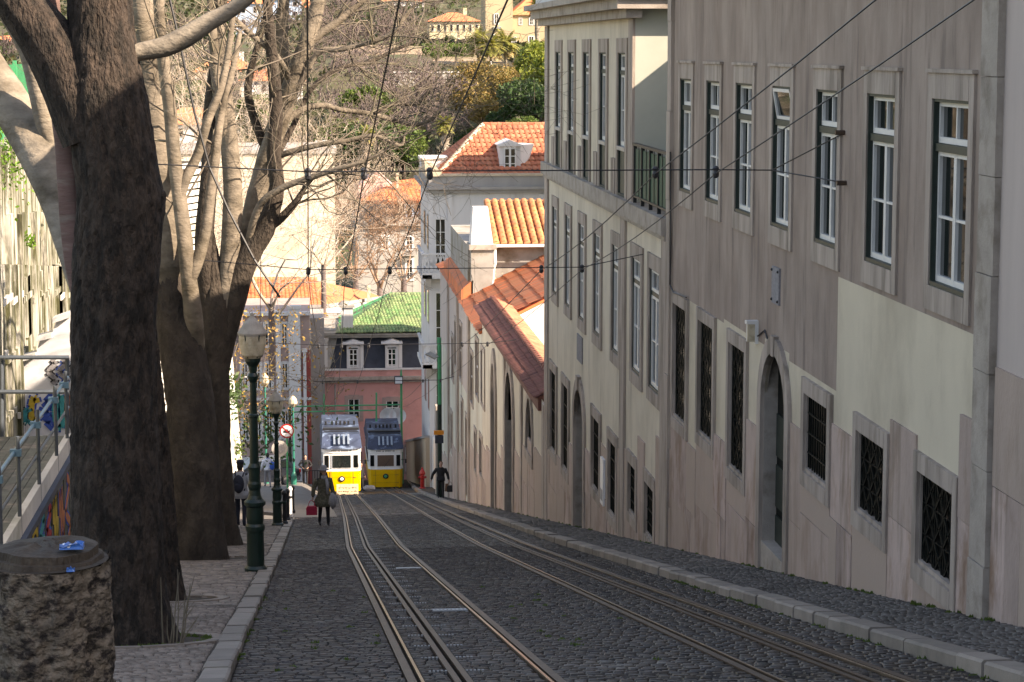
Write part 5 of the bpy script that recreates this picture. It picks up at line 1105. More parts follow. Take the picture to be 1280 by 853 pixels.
# sprayed shapes, flat print on the skirting
def ribbon(mb, P, w_, ax, off):
    """painted stroke a few millimetres thick; P in wall coordinates (u, z)"""
    for a, b in zip(P[:-1], P[1:]):
        d = np.array(b)-np.array(a); L2 = np.linalg.norm(d)+1e-6; n2 = np.array([-d[1], d[0]])/L2*w_/2; q = [np.array(a)+n2, np.array(b)+n2, np.array(b)-n2, np.array(a)-n2]
        if ax == 'x': mb.prism([(off, u, z) for u, z in q], (.005, 0, 0))
        else: mb.prism([(u, off, z) for u, z in q], (0, -.005, 0))
def tag_strokes(parent, ax, off, u0, u1, z0f, z1f, n, cols_, wd, seed):
    r_ = np.random.RandomState(seed)
    for k in range(n):
        u = u0+(u1-u0)*(k+.5)/n; zl, zh = z0f(u), z1f(u); wx = (u1-u0)/n*.7; P = []
        kind = r_.randint(4)
        for t_ in np.linspace(0, 1, 11):
            if kind == 0: P.append((u+wx*.5*cos(t_*2*pi), (zl+zh)/2+(zh-zl)*.42*sin(t_*2*pi)))
            elif kind == 1: P.append((u+wx*.5*sin(t_*3*pi), zl+(zh-zl)*(.1+.8*t_)))
            elif kind == 2: P.append((u-wx*.5+wx*t_, zl+(zh-zl)*(.5+.38*sin(t_*4*pi))))
            else: P.append((u+wx*.4*cos(t_*1.6*pi+.6), (zl+zh)/2+(zh-zl)*.4*sin(t_*1.6*pi+.6)*(1-.4*t_)))
        c = cols_[r_.randint(len(cols_))]
        mb = MB(); ribbon(mb, P, wd*2.0, ax, off); mb.build('sprayed_outline', 'cloth_navy' if r_.rand() < .5 else 'graffiti_blue', parent)
        mb = MB(); ribbon(mb, P, wd*1.25, ax, off+(.006 if ax == 'x' else -.006)); mb.build('sprayed_letter', c, parent)
GC = ['graffiti_teal', 'graffiti_orange', 'graffiti_blue', 'graffiti_red', 'graffiti_yellow', 'wall_white']
tag_strokes(dk, 'x', -4.90, 36, 58, lambda u: zg(u)+.15, lambda u: (zd-.5 if u < 46 else zg(u)+.9), 20, GC, .15, 5)
rl = thing('pipe_railing', (-5, 36, zd), 'blue grey scaffold pipe railing along the edge of the timber deck', 'railing')
zr1, zr2 = float(atX(0, 590, -5)[2]), float(atX(0, 640, -5)[2])
mb = MB(); mb.tube([(-5, 22, zr1), (-5, 47, zr1)], [.035]*2, 8); mb.build('top_rail', 'galvanised', rl); mb = MB(); mb.tube([(-5, 22, zr2), (-5, 47, zr2)], [.03]*2, 8); mb.build('mid_rail', 'pipe_grey', rl)
for x in (-8, 17, 43, 66, 80):
    y = -5*float(_ray(x, 560)[1])/float(_ray(x, 560)[0]); mb = MB(); mb.tube([(-4.93, y, zd-.3), (-4.93, y, zr1+.28)], [.035]*2, 8); p_ = mb.build('post', 'pipe_grey', rl)
    mb = MB(); mb.box(-5.06, -4.87, y-.06, y+.06, zr1-.06, zr1+.06); mb.build('clamp', 'galvanised', p_)
cr = thing('scaffold_pipes', (-6, 50, -6), 'two grey horizontal scaffold pipes crossing at the end of the timber deck', 'railing')
for yy in (447, 490): p, q = atY(-25, yy, 48), atY(86, yy, 48); mb = MB(); mb.tube([tuple(p), tuple(q)], [.045]*2, 8); mb.build('pipe', 'pipe_grey', cr)
for x in (2, 84): p, q = atY(x, 447, 48.1), atY(x, 560, 48.1); mb = MB(); mb.tube([tuple(p), tuple(q)], [.045]*2, 8); mb.build('post', 'pipe_grey', cr)
# white graffiti balustrade wall
gw = thing('graffiti_wall', (-6.3, 56, -7), 'sunlit white stepped wall covered in graffiti past the timber deck', 'wall')
P = [tuple(atY(x, y, 54)) for x, y in ((14, 560), (14, 478), (26, 474), (30, 450), (44, 446), (50, 425), (64, 421), (70, 402), (90, 394), (110, 380), (110, 560))]
mb = MB(); mb.prism(P, (0, .4, 0)); mb.build('wall_face', 'graffiti_white', gw)
P = [tuple(atY(x, y, 53.6)) for x, y in ((-30, 560), (-30, 505), (24, 503), (30, 530), (30, 560))]; mb = MB(); mb.prism(P, (0, .3, 0)); mb.build('low_wall', 'graffiti_white', gw)
for x0, y0, x1, y1 in ((28, 452, 44, 447), (48, 427, 64, 422), (68, 404, 88, 396)):
    a, b = atY(x0-2, y0, 53.9), atY(x1+1, y1, 53.9); mb = MB(); mb.prism([(a[0], 53.8, a[2]), (b[0], 53.8, b[2]), (b[0], 53.8, b[2]+.12), (a[0], 53.8, a[2]+.12)], (0, .6, 0)); mb.build('coping_stone', 'wall_white', gw)
_g0, _g1 = atY(30, 500, 54), atY(112, 500, 54)
tag_strokes(gw, 'y', 53.985, _g0[0]+.1, _g1[0], lambda u: float(atY(40, 540, 54)[2]), lambda u: float(atY(40, 490, 54)[2]), 5, GC, .12, 8)
tag_strokes(gw, 'y', 53.985, atY(46, 0, 54)[0], _g1[0], lambda u: float(atY(40, 485, 54)[2]), lambda u: float(atY(40, 445, 54)[2]), 4, ['cloth_navy', 'graffiti_red', 'graffiti_blue', 'cloth_grey'], .09, 11)
tag_strokes(gw, 'y', 53.585, atY(-25, 0, 53.6)[0], atY(26, 0, 53.6)[0], lambda u: float(atY(10, 535, 53.6)[2]), lambda u: float(atY(10, 508, 53.6)[2]), 4, GC, .09, 9)
# ================================================================= vegetation
from mathutils import noise as mnoise
def grow(start, d0, length, rad, depth, rs, spread=.5, up=.12, nseg=4, kids=(2, 4), shrink=.68, gnarl=.18, out=None, side=.55):
    """recursive bare branching -> list of (p, q, r0, r1)"""
    if out is None: out = []
    p = np.array(start, float); d = np.array(d0, float); d /= np.linalg.norm(d); r = rad; nodes = []
    for i in range(nseg):
        d = d+rs.normal(0, gnarl, 3); d[2] += up; d /= np.linalg.norm(d); q = p+d*length/nseg; r2 = r*(1-.45/nseg*1.3) if depth else r*(1-.9/nseg); out.append((p, q, r, r2)); p, r = q, r2; nodes.append((p.copy(), d.copy(), r))
    if depth > 0:
        n = rs.randint(kids[0], kids[1]+1)
        for k in range(n):
            if k < 2: b, bd, br = nodes[-1]
            else: b, bd, br = nodes[rs.randint(max(0, nseg//3), nseg)]
            nd = bd+rs.normal(0, spread, 3); nd /= np.linalg.norm(nd)
            grow(b, nd, length*shrink*rs.uniform(.75, 1.15), br*(.78 if k < 1 else side+.1), depth-1, rs, spread, up, max(2, nseg-1), kids, shrink, gnarl, out, side)
    return out
def segs_mesh(name, S, m, parent, n=3, minr=.0, stuff=False, origin=None):
    P = np.array([s[0] for s in S]); Q_ = np.array([s[1] for s in S]); r0 = np.maximum(np.array([s[2] for s in S]), minr); r1 = np.maximum(np.array([s[3] for s in S]), minr*.7)
    D = Q_-P; D /= (np.linalg.norm(D, axis=1, keepdims=True)+1e-9); A = np.where(np.abs(D[:, :1]) < .8, [[1., 0, 0]], [[0, 1., 0]]); U = np.cross(D, A); U /= np.linalg.norm(U, axis=1, keepdims=True); Wv = np.cross(D, U)
    k = len(S); V = np.zeros((k, 2*n, 3))
    for j in range(n):
        t = 2*pi*j/n; dv = U*cos(t)+Wv*sin(t); V[:, j] = P+dv*r0[:, None]; V[:, n+j] = Q_+D*(r1*.3)[:, None]+dv*r1[:, None]
    F = np.array([(j, (j+1) % n, n+(j+1) % n, n+j) for j in range(n)])
    F = (np.arange(k)[:, None, None]*2*n+F[None]).reshape(-1, 4)
    return raw(name, V.reshape(-1, 3), F, m, parent, stuff=stuff, smooth=n > 3, origin=origin)
def leaf_cloud(name, C_, size, m, parent=None, aspect=.6, stuff=False, rs=NP, origin=None, flat=0.):
    n = len(C_); a = rs.normal(size=(n, 3)); a[:, 2] *= (1-flat); a /= np.linalg.norm(a, axis=1, keepdims=True); b = rs.normal(size=(n, 3)); b = np.cross(a, b); b /= np.linalg.norm(b, axis=1, keepdims=True); s = size*rs.uniform(.6, 1.4, (n, 1))
    V = np.stack([C_-a*s, C_+b*s*aspect*.6-a*s*.1, C_+a*s, C_-b*s*aspect*.6+a*s*.1], 1).reshape(-1, 3)
    F = np.arange(n*4).reshape(-1, 4); return raw(name, V, F, m, parent, stuff=stuff, origin=origin)
# ---------------------------------------------------------------- street trees traced limb by limb
def street_tree(name, Y, label, trunk, limbs, base, twigs, tm='bark_dark', seed=1):
    b = Q(base[0], base[1], Y); t = thing(name, (b[0], Y, zg(Y)), label, 'tree', 'bare plane trees on the left sidewalk'); sc = Y/FOC
    rs_ = np.random.RandomState(seed)
    def pts(L):
        P = []; Rr = []
        for q in L:
            dy = q[3] if len(q) > 3 else 0; P.append(Q(q[0], q[1], Y+dy)); Rr.append(q[2]*(Y+dy)/FOC)
        # resample smoothly
        P = np.array(P); Rr = np.array(Rr); out = []; ro = []
        n = len(P)
        for i in range(n-1):
            p0, p1, p2, p3 = P[max(i-1, 0)], P[i], P[i+1], P[min(i+2, n-1)]
            m_ = max(2, int(np.linalg.norm(p2-p1)/(max(Rr[i], .03)*1.3)));  m_ = min(m_, 10)
            for k in range(m_):
                s = k/m_; out.append(.5*((2*p1)+(-p0+p2)*s+(2*p0-5*p1+4*p2-p3)*s*s+(-p0+3*p1-3*p2+p3)*s**3)); ro.append(Rr[i]+(Rr[i+1]-Rr[i])*s)
        out.append(P[-1]); ro.append(Rr[-1]); return out, ro
    def rough_trunk(L, t, Y, m, seed, n):
        P, Rr = pts(L); P = np.array(P); Rr = np.array(Rr); sg_ = np.concatenate([[0], np.cumsum(np.linalg.norm(np.diff(P, axis=0), axis=1))]); st_ = .05 if Y < 30 else .12; k = int(sg_[-1]/st_); u = np.linspace(0, sg_[-1], k)
        P = np.stack([np.interp(u, sg_, P[:, i]) for i in range(3)], 1); Rr = np.interp(u, sg_, Rr); V = []; z0 = P[0][2]
        for i in range(k):
            h = max(0, 1-(P[i][2]-z0)/1.2)
            for j in range(n):
                a = 2*pi*j/n; ca, sa = cos(a), sin(a); q = Rr[i]
                lo = mnoise.fractal(Vector((ca*1.6+seed, sa*1.6, P[i][2]*.9)), 1., 2., 3); rid = abs(mnoise.noise(Vector((ca*7+seed, sa*7, P[i][2]*2.2)))); fi = mnoise.fractal(Vector((ca*16, sa*16+seed, P[i][2]*22*.5)), .8, 2., 3)
                q *= 1+.07*lo+.05*h*0; q += (-.03*(max(0, .12-rid)/.12)+.012*fi)*(1 if Y < 30 else 1.2)
                q *= 1+(.35 if Y < 22 else .14)*h*h*(.5+.5*max(0, sin(4*a+seed+lo)))
                V.append((P[i][0]+ca*q, P[i][1]+sa*q, P[i][2]))
        F = [(i*n+j, i*n+(j+1) % n, (i+1)*n+(j+1) % n, (i+1)*n+j) for i in range(k-1) for j in range(n)]
        return raw('trunk', np.array(V), np.array(F), m, t, smooth=True)
    def bark(L, n, nm, m, fl=0., ph=0):
        P, Rr = pts(L); k = len(P); V = []
        d0 = np.array([0, 0, 1.]); side = np.array([1., 0, 0])
        for i in range(k):
            d = P[min(i+1, k-1)]-P[max(i-1, 0)]; d /= np.linalg.norm(d); side = side-d*(side@d); side /= np.linalg.norm(side); up = np.cross(d, side)
            for j in range(n):
                a = 2*pi*j/n; z = P[i][2]; q = Rr[i]
                q *= 1+.045*sin(3*a+z*1.3+ph)+.035*sin(5*a-z*.9+ph*2)+.02*sin(9*a+z*4)+rs_.uniform(-.02, .02)
                if fl: 
                    h = max(0, 1-(z-P[0][2])/1.1); q *= 1+fl*h*h*(.55+.45*max(0, sin(4*a+ph)))
                V.append(P[i]+side*cos(a)*q+up*sin(a)*q)
        F = [(i*n+j, i*n+(j+1) % n, (i+1)*n+(j+1) % n, (i+1)*n+j) for i in range(k-1) for j in range(n)]
        return raw(nm, np.array(V), np.array(F), m, t, smooth=True), P, Rr
    rough_trunk(trunk, t, Y, tm, seed, 84 if Y < 30 else 44)
    tips = []
    for (L, m) in limbs:
        o, P, Rr = bark(L, 14 if L[0][2] > 12 else 10, 'limb', m, 0, seed+len(L))
        L_ = len(P)
        for frac in (1., .8, .6, .45):
            i = min(L_-1, int(frac*(L_-1))); d = P[i]-P[max(0, i-1)]
            if Rr[i] < .16: tips.append((P[i], d/np.linalg.norm(d), Rr[i], frac))
    S = []
    for (p, d, r, fr) in tips:
        for k in range(0 if twigs == 0 else twigs if fr < 1 else 2):
            nd = d+rs_.normal(0, .75, 3); nd /= np.linalg.norm(nd); rr = min(r*.4, .022)
            grow(p, nd, rs_.uniform(.9, 2.0), rr, 3, rs_, .55, .03, 4, (2, 3), .72, .2, S)
    if S: segs_mesh('twigs', S, 'twig', t, 4, .0035)
    return t
# tree 1, nearest
T1 = street_tree('plane_tree', 21.0, 'nearest massive dark trunk with a knobbly bulge beside the sawn stump',
    [(153, 838, 70), (152, 805, 66), (149, 750, 60), (147, 650, 58), (143, 560, 55), (140, 450, 52), (143, 360, 54), (147, 300, 55), (150, 250, 55), (143, 200, 53), (136, 140, 50), (130, 90, 46), (126, 40, 41), (124, -40, 38), (120, -160, 32), (118, -300, 24)],
    [([(120, 170, 42), (95, 110, 40), (68, 62, 36), (38, 22, 31), (5, -20, 27), (-40, -70, 24), (-90, -150, 20)], 'bark_dark'),
     ([(112, 400, 14, .1), (100, 330, 18, .2), (92, 270, 17, .3), (87, 200, 17, .35), (80, 150, 15, .4), (70, 90, 13, .5), (64, 20, 11, .6), (60, -60, 9, .7)], 'bark_red'),
     ([(112, 380, 18, .2), (91, 300, 24, .8), (67, 228, 26, 1.3), (38, 170, 26, 1.7), (8, 120, 25, 2.0), (-30, 60, 23, 2.3), (-80, -30, 17, 2.6)], 'bark_pale'),
     ([(76, 215, 9, 1.4), (60, 165, 12, 1.5), (48, 110, 12, 1.5), (34, 62, 11, 1.5), (10, 22, 9, 1.5), (-20, -20, 7, 1.5)], 'bark_pale'),
     ([(150, 72, 9), (176, 64, 11), (205, 58, 12.5), (232, 45, 13), (262, 26, 11), (292, 10, 9), (330, -20, 7), (370, -60, 5)], 'bark_pale'),
     ([(178, 268, 24), (190, 254, 20), (200, 245, 11), (207, 242, 3)], 'bark_dark')],
    (150, 815), 0, 'bark_dark', 3)
# tree 1b, slender base just behind
T1b = street_tree('plane_tree', 27.2, 'narrower dark trunk half hidden behind the nearest massive trunk',
    [(208, 775, 30), (207, 755, 27), (202, 700, 23), (196, 620, 22), (190, 540, 20), (184, 470, 18), (178, 400, 16), (170, 340, 12), (164, 290, 2)],
    [([(170, 340, 13), (160, 260, 11), (150, 180, 10), (140, 60, 8), (138, -60, 6)], 'bark_dark')], (207, 765), 0, 'bark_dark', 4)
T2 = street_tree('plane_tree', 39.4, 'double stemmed tree with a pale leaning stem left of the street lamp',
    [(250, 712, 40), (249, 700, 35), (246, 640, 33), (242, 570, 31), (238, 510, 30), (231, 460, 29), (223, 410, 28), (216, 365, 25), (209, 330, 20), (206, 295, 12), (204, 265, 3)],
    [([(236, 480, 10, .3), (229, 430, 22, .25), (216, 368, 26, .1), (209, 315, 26), (205, 260, 23), (199, 200, 20.5), (192, 140, 18), (186, 80, 17), (179, 20, 15), (174, -40, 14), (165, -120, 12)], 'bark_stem'),
     ([(240, 540, 8, .3), (226, 475, 13, .3), (205, 420, 15, .4), (194, 370, 13, .5), (190, 320, 12, .6)], 'bark_stem'),
     ([(247, 500, 6, .5), (247, 450, 11, .2), (242, 400, 12, -.3), (236, 350, 10, -.6), (230, 300, 9.5, -.6), (224, 250, 9, -.6), (217, 190, 8.5, -.6), (212, 130, 8, -.6), (205, 80, 7.5, -.6), (201, 40, 7, -.6), (196, -30, 6, -.6)], 'bark_stem'),
     ([(237, 350, 8, -.6), (246, 330, 8, -.6), (256, 295, 7, -.5), (262, 250, 6.5, -.4), (268, 205, 6, -.3), (275, 150, 5, -.2), (290, 90, 4, 0), (300, 40, 3, .2)], 'bark_stem'),
     ([(224, 250, 7, -.6), (232, 225, 7, -.6), (247, 195, 6, -.5), (260, 150, 5.5, -.5), (276, 110, 5, -.4), (286, 60, 4, -.3), (292, 0, 3.5, -.2)], 'bark_stem')],
    (250, 707), 2, 'bark_mid', 5)
T3 = street_tree('plane_tree', 46.5, 'many stemmed tree right behind the first lamp, branches reaching over the street',
    [(279, 692, 26), (278, 675, 23), (274, 630, 20), (270, 560, 19), (268, 500, 19), (268, 450, 19), (269, 410, 19), (270, 380, 19), (268, 345, 12), (266, 315, 7), (265, 290, 2)],
    [([(268, 460, 8), (264, 400, 12), (258, 350, 12.5), (255, 300, 12), (258, 250, 11), (262, 200, 10.5), (262, 160, 10, .3), (268, 100, 8.5, .3), (274, 50, 7, .3), (280, -20, 6, .3)], 'bark_mid'),
     ([(272, 470, 8), (277, 410, 13), (284, 350, 13), (289, 300, 12.5), (291, 240, 12), (288, 190, 11), (284, 150, 10), (280, 110, 9), (276, 60, 7.5), (273, 10, 6.5), (270, -60, 5)], 'bark_stem'),
     ([(280, 170, 8), (273, 120, 7, -.3), (268, 70, 6, -.4), (264, 20, 5, -.4), (262, -40, 4, -.4)], 'bark_stem'),
     ([(271, 520, 9), (275, 455, 12.5), (284, 410, 13.5), (294, 370, 15.5), (304, 335, 15), (318, 308, 14), (331, 288, 13), (340, 262, 11), (346, 232, 9.5), (342, 190, 9), (345, 150, 8.5), (344, 110, 8), (339, 60, 7), (334, 0, 6), (330, -60, 5)], 'bark_mid'),
     ([(334, 286, 6), (348, 276, 5.5), (362, 262, 5), (372, 250, 4), (379, 238, 3), (392, 222, 2)], 'bark_mid'),
     ([(292, 380, 9, .5), (301, 320, 11, .6), (312, 280, 12, .6), (321, 245, 12.5, .6), (330, 215, 12.5, .6), (341, 180, 12, .6), (352, 145, 11.5, .6), (363, 110, 11, .6), (375, 75, 10.5, .6), (388, 38, 10, .6), (398, 0, 9, .6), (408, -60, 8, .6)], 'bark_stem'),
     ([(322, 225, 8, .9), (331, 190, 8, 1.), (341, 160, 8, 1.), (350, 120, 8, 1.), (354, 85, 8.5, 1.), (352, 40, 8, 1.), (356, -10, 7, 1.), (360, -60, 6, 1.)], 'bark_stem'),
     ([(330, 180, 6, .9), (315, 140, 5, 1.), (310, 110, 5, 1.), (318, 70, 4, 1.), (330, 30, 3.5, 1.), (336, 0, 3, 1.)], 'bark_mid'),
     ([(381, 60, 5.5, .6), (398, 44, 5.5, .6), (418, 30, 5, .6), (440, 12, 4, .6), (462, -4, 3, .6)], 'bark_stem'),
     ([(356, 130, 4.5, .6), (378, 100, 4, .5), (398, 66, 3.8, .4), (425, 62, 3.5, .3), (450, 56, 3.2, .2), (478, 48, 3, .1), (498, 35, 2.6, 0), (506, 20, 2.2, 0), (520, 6, 1.8, 0)], 'bark_stem'),
     ([(345, 165, 4.5, .6), (372, 140, 4, .8), (402, 132, 3.7, 1), (428, 138, 3.3, 1.2), (460, 142, 3.1, 1.4), (490, 150, 2.8, 1.6), (515, 156, 2.5, 1.8), (535, 152, 2.1, 2.), (548, 142, 1.7, 2.), (551, 130, 1.3, 2.)], 'bark_stem'),
     ([(468, 142, 2.2, 1.4), (488, 132, 2.2, 1.5), (508, 131, 2, 1.5), (525, 128, 1.6, 1.5), (536, 115, 1.2, 1.5)], 'bark_mid'),
     ([(330, 222, 4.5, .6), (346, 198, 4.2, .3), (372, 188, 3.8, .1), (402, 181, 3.3, 0), (435, 176, 3, 0), (468, 170, 2.6, 0), (500, 182, 2.2, 0), (505, 170, 1.6, 0)], 'bark_stem'),
     ([(304, 335, 5, .2), (322, 262, 4.5, -.3), (352, 236, 4.2, -.5), (390, 222, 4, -.7), (420, 212, 3.4, -.9), (455, 202, 2.6, -1), (480, 190, 1.8, -1)], 'bark_stem'),
     ([(365, 105, 4.5, .6), (345, 70, 4, .2), (310, 40, 3.6, 0), (285, 15, 3.2, 0), (262, -10, 3, 0)], 'bark_stem'),
     ([(341, 205, 4, .6), (365, 160, 3.5, 1.2), (392, 108, 3.2, 1.5), (430, 84, 3, 1.8), (462, 78, 2.6, 2), (495, 62, 2.2, 2.2), (520, 52, 1.8, 2.4)], 'bark_mid')],
    (281, 684), 3, 'bark_mid', 6)
# stump
stp = thing('tree_stump', (-1.5, 13.05, zg(13)), 'tall sawn tree stump with rough flaking bark in the bottom left corner', 'stump')
r0 = .365; cz = float(atY(60, 700, 13.05)[2]); zb_ = zg(13)-.3; V = []; n = 170; rsn = np.random.RandomState(9); LV = 110; sx, sy = -1.545, 13.05
for i in range(LV+1):
    z = zb_+(cz-zb_)*i/LV
    for j in range(n):
        a = 2*pi*j/n; q = r0*(1+.05*sin(3*a+1)+.03*sin(7*a+z*2)+.01*sin(17*a+z*9))
        f1 = mnoise.fractal(Vector((cos(a)*9, sin(a)*9, z*14)), .9, 2., 4); f2 = mnoise.noise(Vector((cos(a)*4+5, sin(a)*4, z*9))); q += .011*f1-(.022 if f2 > .28 else .022*max(0, f2-.1)/.18); V.append((sx+q*cos(a), sy+q*sin(a), z+.012*sin(a*2)))
F = [(i*n+j, i*n+(j+1) % n, (i+1)*n+(j+1) % n, (i+1)*n+j) for i in range(LV) for j in range(n)]
raw('bark', np.array(V), np.array(F), 'stump_bark', stp)
mb = MB(); top = [(.90, 0), (.86, .05), (.80, .055), (.79, .10), (.5, .115), (.2, .12)]; mb.smooth = False
vs = []
for k, (f_, h) in enumerate(top):
    for j in range(n): a = 2*pi*j/n; q = r0*f_*(1+.04*sin(3*a+1)+.02*sin(9*a)+(rsn.uniform(-.012, .012) if k < 4 else 0)); vs.append((sx+q*cos(a), sy+q*sin(a), cz-.02+h+.01*sin(a*2)+.008*sin(8*a)*(k > 3)))
mb.add(vs, [(i*n+j, i*n+(j+1) % n, (i+1)*n+(j+1) % n, (i+1)*n+j) for i in range(len(top)-1) for j in range(n)]+[tuple((len(top)-1)*n+j for j in range(n))]); mb.build('sawn_top', 'stump_wood', stp)
mb = MB(); mb.add([(sx+r0*1.0*cos(2*pi*j/n), sy+r0*1.0*sin(2*pi*j/n), cz+.002) for j in range(n)], [tuple(range(n))]); mb.build('bark_rim', 'stump_wood', stp)
px_, pz_ = Q(91, 682, 12.95), 0
pk = thing('crumpled_packet', (px_[0], 12.95, cz+.1), 'crumpled blue and white packet lying on the sawn stump', 'litter')
def crumple(name, w_, d_, h_, seed, m, parent, loc):
    r_ = np.random.RandomState(seed); V = []; nx_, ny_ = 7, 5
    for i in range(nx_):
        for j in range(ny_): V.append((loc[0]+(i/(nx_-1)-.5)*w_, loc[1]+(j/(ny_-1)-.5)*d_, loc[2]+r_.uniform(.2, 1)*h_))
    F = [(i*ny_+j, (i+1)*ny_+j, (i+1)*ny_+j+1, i*ny_+j+1) for i in range(nx_-1) for j in range(ny_-1)]
    o = len(V); V += [(v[0], v[1], loc[2]) for v in V[:o]]; F += [(o+a, o+d, o+c, o+b) for a, b, c, d in F]
    edge = [(i*ny_) for i in range(nx_)]+[((nx_-1)*ny_+j) for j in range(1, ny_)]+[(i*ny_+ny_-1) for i in range(nx_-2, -1, -1)]+[j for j in range(ny_-2, 0, -1)]
    F += [(edge[k], edge[(k+1) % len(edge)], o+edge[(k+1) % len(edge)], o+edge[k]) for k in range(len(edge))]
    return raw(name, np.array(V), np.array(F), m, parent)
crumple('wrapper', .135, .08, .04, 1, 'plastic_blue', pk, (px_[0], 12.9, cz+.10))
pf = thing('foil_scrap', (Q(88, 698, 12.7)[0], 12.72, cz+.03), 'tiny blue and silver foil scrap below the crumpled packet on the stump', 'litter'); crumple('foil', .045, .03, .035, 2, 'plastic_blue', pf, (Q(88, 698, 12.72)[0], 12.72, cz+.005))
# shoots by tree 1
sh = thing('root_shoots', (Q(222, 812, 20.6)[0], 20.4, zg(20.4)), 'cluster of thin bare shoots sprouting beside the nearest trunk', 'shoots')
S = []
for (x0, y0, x1, y1) in ((204, 808, 201, 722), (212, 812, 214, 755), (216, 815, 224, 716), (220, 816, 222, 712), (224, 816, 243, 720), (226, 815, 232, 740), (222, 812, 248, 770), (228, 812, 238, 730), (214, 815, 209, 770)):
    p = Q(x0, y0, 20.3); q_ = Q(x1, y1, 20.3+R.uniform(-.2, .2)); m1 = (p+q_)/2+np.array([R.uniform(-.02, .02), 0, 0]); S += [(p, m1, .009, .007), (m1, q_, .007, .003)]
    if x1 > 220: S.append((m1, m1+np.array([.09, 0, .12]), .004, .002))
segs_mesh('shoot', S, 'twig', sh, 5)
# ---------------------------------------------------------------- shared bare crowns for far trees
def bare_tree(name, loc, h, spread, rs_, m, label, group, depth=5, cat='tree', trunk='twig_grey', minr=.02, lean=0., tr=.028):
    t = thing(name, loc, label, cat, group); S = []; p = np.array(loc, float)
    T_ = [(p, p+np.array([lean, 0, h*.3]), h*tr, h*tr*.8)]; segs_mesh('trunk', T_, trunk, t, 6)
    for k in range(5):
        a = 2*pi*k/5+rs_.uniform(-.4, .4); grow(p+np.array([lean, 0, h*rs_.uniform(.22, .32)]), (cos(a)*spread, sin(a)*spread, 1), h*.27, h*tr*.46, depth, rs_, .5, .06, 3, (2, 3), .74, .16, S)
    segs_mesh('branches', S, m, t, 3, minr); return t
rg = np.random.RandomState(21)
# sources, then copies sharing their meshes
base_trees = []
def place_trees(src, items, prefix):
    for k, (x, y, Y, sc, lb) in enumerate(items):
        p = Q(x, y, Y); 
        loc = (p[0], Y, min(p[2], zg(Y)) if False else p[2])
        if k == 0 and src.get('fresh', True): src.location = loc; src.scale = (sc,)*3; src['label'] = lb; src['fresh'] = False
        else: dup(src, loc, lb, rg.uniform(0, 6.28), sc)
g1 = bare_tree('grey_bare_tree', (0, 0, 0), 14, .95, np.random.RandomState(31), 'twig_grey', 'x', 'bare grey trees on the hillside', 5, minr=.075)
g2 = bare_tree('grey_bare_tree', (0, 0, 0), 13, 1.2, np.random.RandomState(32), 'twig_grey', 'x', 'bare grey trees on the hillside', 5, minr=.075)
for o in (g1, g2): o['fresh'] = True
spots = [(470, 165, 360), (505, 170, 350), (535, 165, 365), (450, 130, 400), (485, 140, 390), (520, 135, 400), (545, 150, 385), (425, 160, 380), (400, 120, 420), (560, 190, 345), (410, 85, 470), (440, 70, 480), (470, 78, 475), (505, 72, 480), (430, 45, 520), (460, 40, 540), (495, 42, 560), (520, 30, 590), (395, 60, 500), (415, 25, 580), (450, 12, 620), (480, 10, 640), (500, 200, 335), (445, 195, 340), (560, 130, 410), (580, 20, 600), (600, 10, 640), (300, 150, 420), (250, 120, 460), (210, 130, 450), (360, 100, 470), (320, 60, 540), (230, 60, 560), (180, 60, 560), (640, 128, 425), (672, 135, 420), (60, 60, 540), (20, 100, 480), (120, 90, 500), (360, 40, 580), (270, 90, 500), (655, 85, 450)]
wh = ['above the pink gable roof', 'behind the palm', 'left of the corner house palm', 'high left on the slope', 'mid slope centre', 'mid slope', 'over the palm crown', 'behind the cream blank wall', 'beside the rightmost stem', 'next to the shaggy palm trunk', 'at the left of the terrace path', 'standing on the terrace path', 'centre of the terrace path', 'right on the terrace path', 'above the terrace path', 'uphill of the path', 'in front of the hilltop villa', 'right of the hilltop villa', 'by the top right stem', 'upper left crown', 'top edge centre left', 'top edge centre', 'just over the blue mansard roof', 'above the blank wall top', 'under the ochre trees', 'behind the palace wing', 'behind the tower block', 'behind crossing stems', 'behind the slender stems', 'right of the pale stem', 'behind the rightmost stem', 'high between stems', 'above the horizontal branch', 'left of the pale stem top', 'below the retaining wall', 'right end under the retaining wall', 'behind the far left limb', 'above the mossy wall', 'behind the nearest trunk', 'top between the two right stems', 'between the centre stems', 'beside the hilltop mansion hedge']
it = [(x, y+14, Y, R.uniform(.7, 1.0)*(.32 if x > 560 else .8 if x > 535 else 1), 'hazy grey bare tree '+w_) for (x, y, Y), w_ in zip(spots, wh)]
place_trees(g1, it[::2], ''); place_trees(g2, it[1::2], '')
for o in list(SC.objects):
    if 'fresh' in o: del o['fresh']
# pale bramble-like trees nearer, in front of the blank wall
pb = bare_tree('pale_twiggy_tree', tuple(Q(340, 470, 150)), 16, 1.0, np.random.RandomState(41), 'twig_pale', 'sunlit pale twiggy tree spreading in front of the blank cream wall', 'pale twiggy trees', 6, minr=.016, tr=.016)
for x, y, Y, sc, lb in ((300, 440, 135, .9, 'sunlit pale twiggy tree left of the blank cream wall'), (405, 400, 175, .9, 'sunlit pale twiggy tree right of the blank wall edge'), (230, 360, 150, 1.0, 'pale twiggy tree behind the stepped block wall'), (200, 300, 180, 1.1, 'pale twiggy tree behind the pale leaning stem'), (350, 300, 230, 1.1, 'pale twiggy tree above the blank wall'), (270, 260, 230, 1.3, 'pale twiggy tree above the stepped block wall'), (310, 330, 160, .8, 'pale twiggy tree between the dark stems')):
    dup(pb, tuple(Q(x, y, Y)), lb, rg.uniform(0, 6), sc)
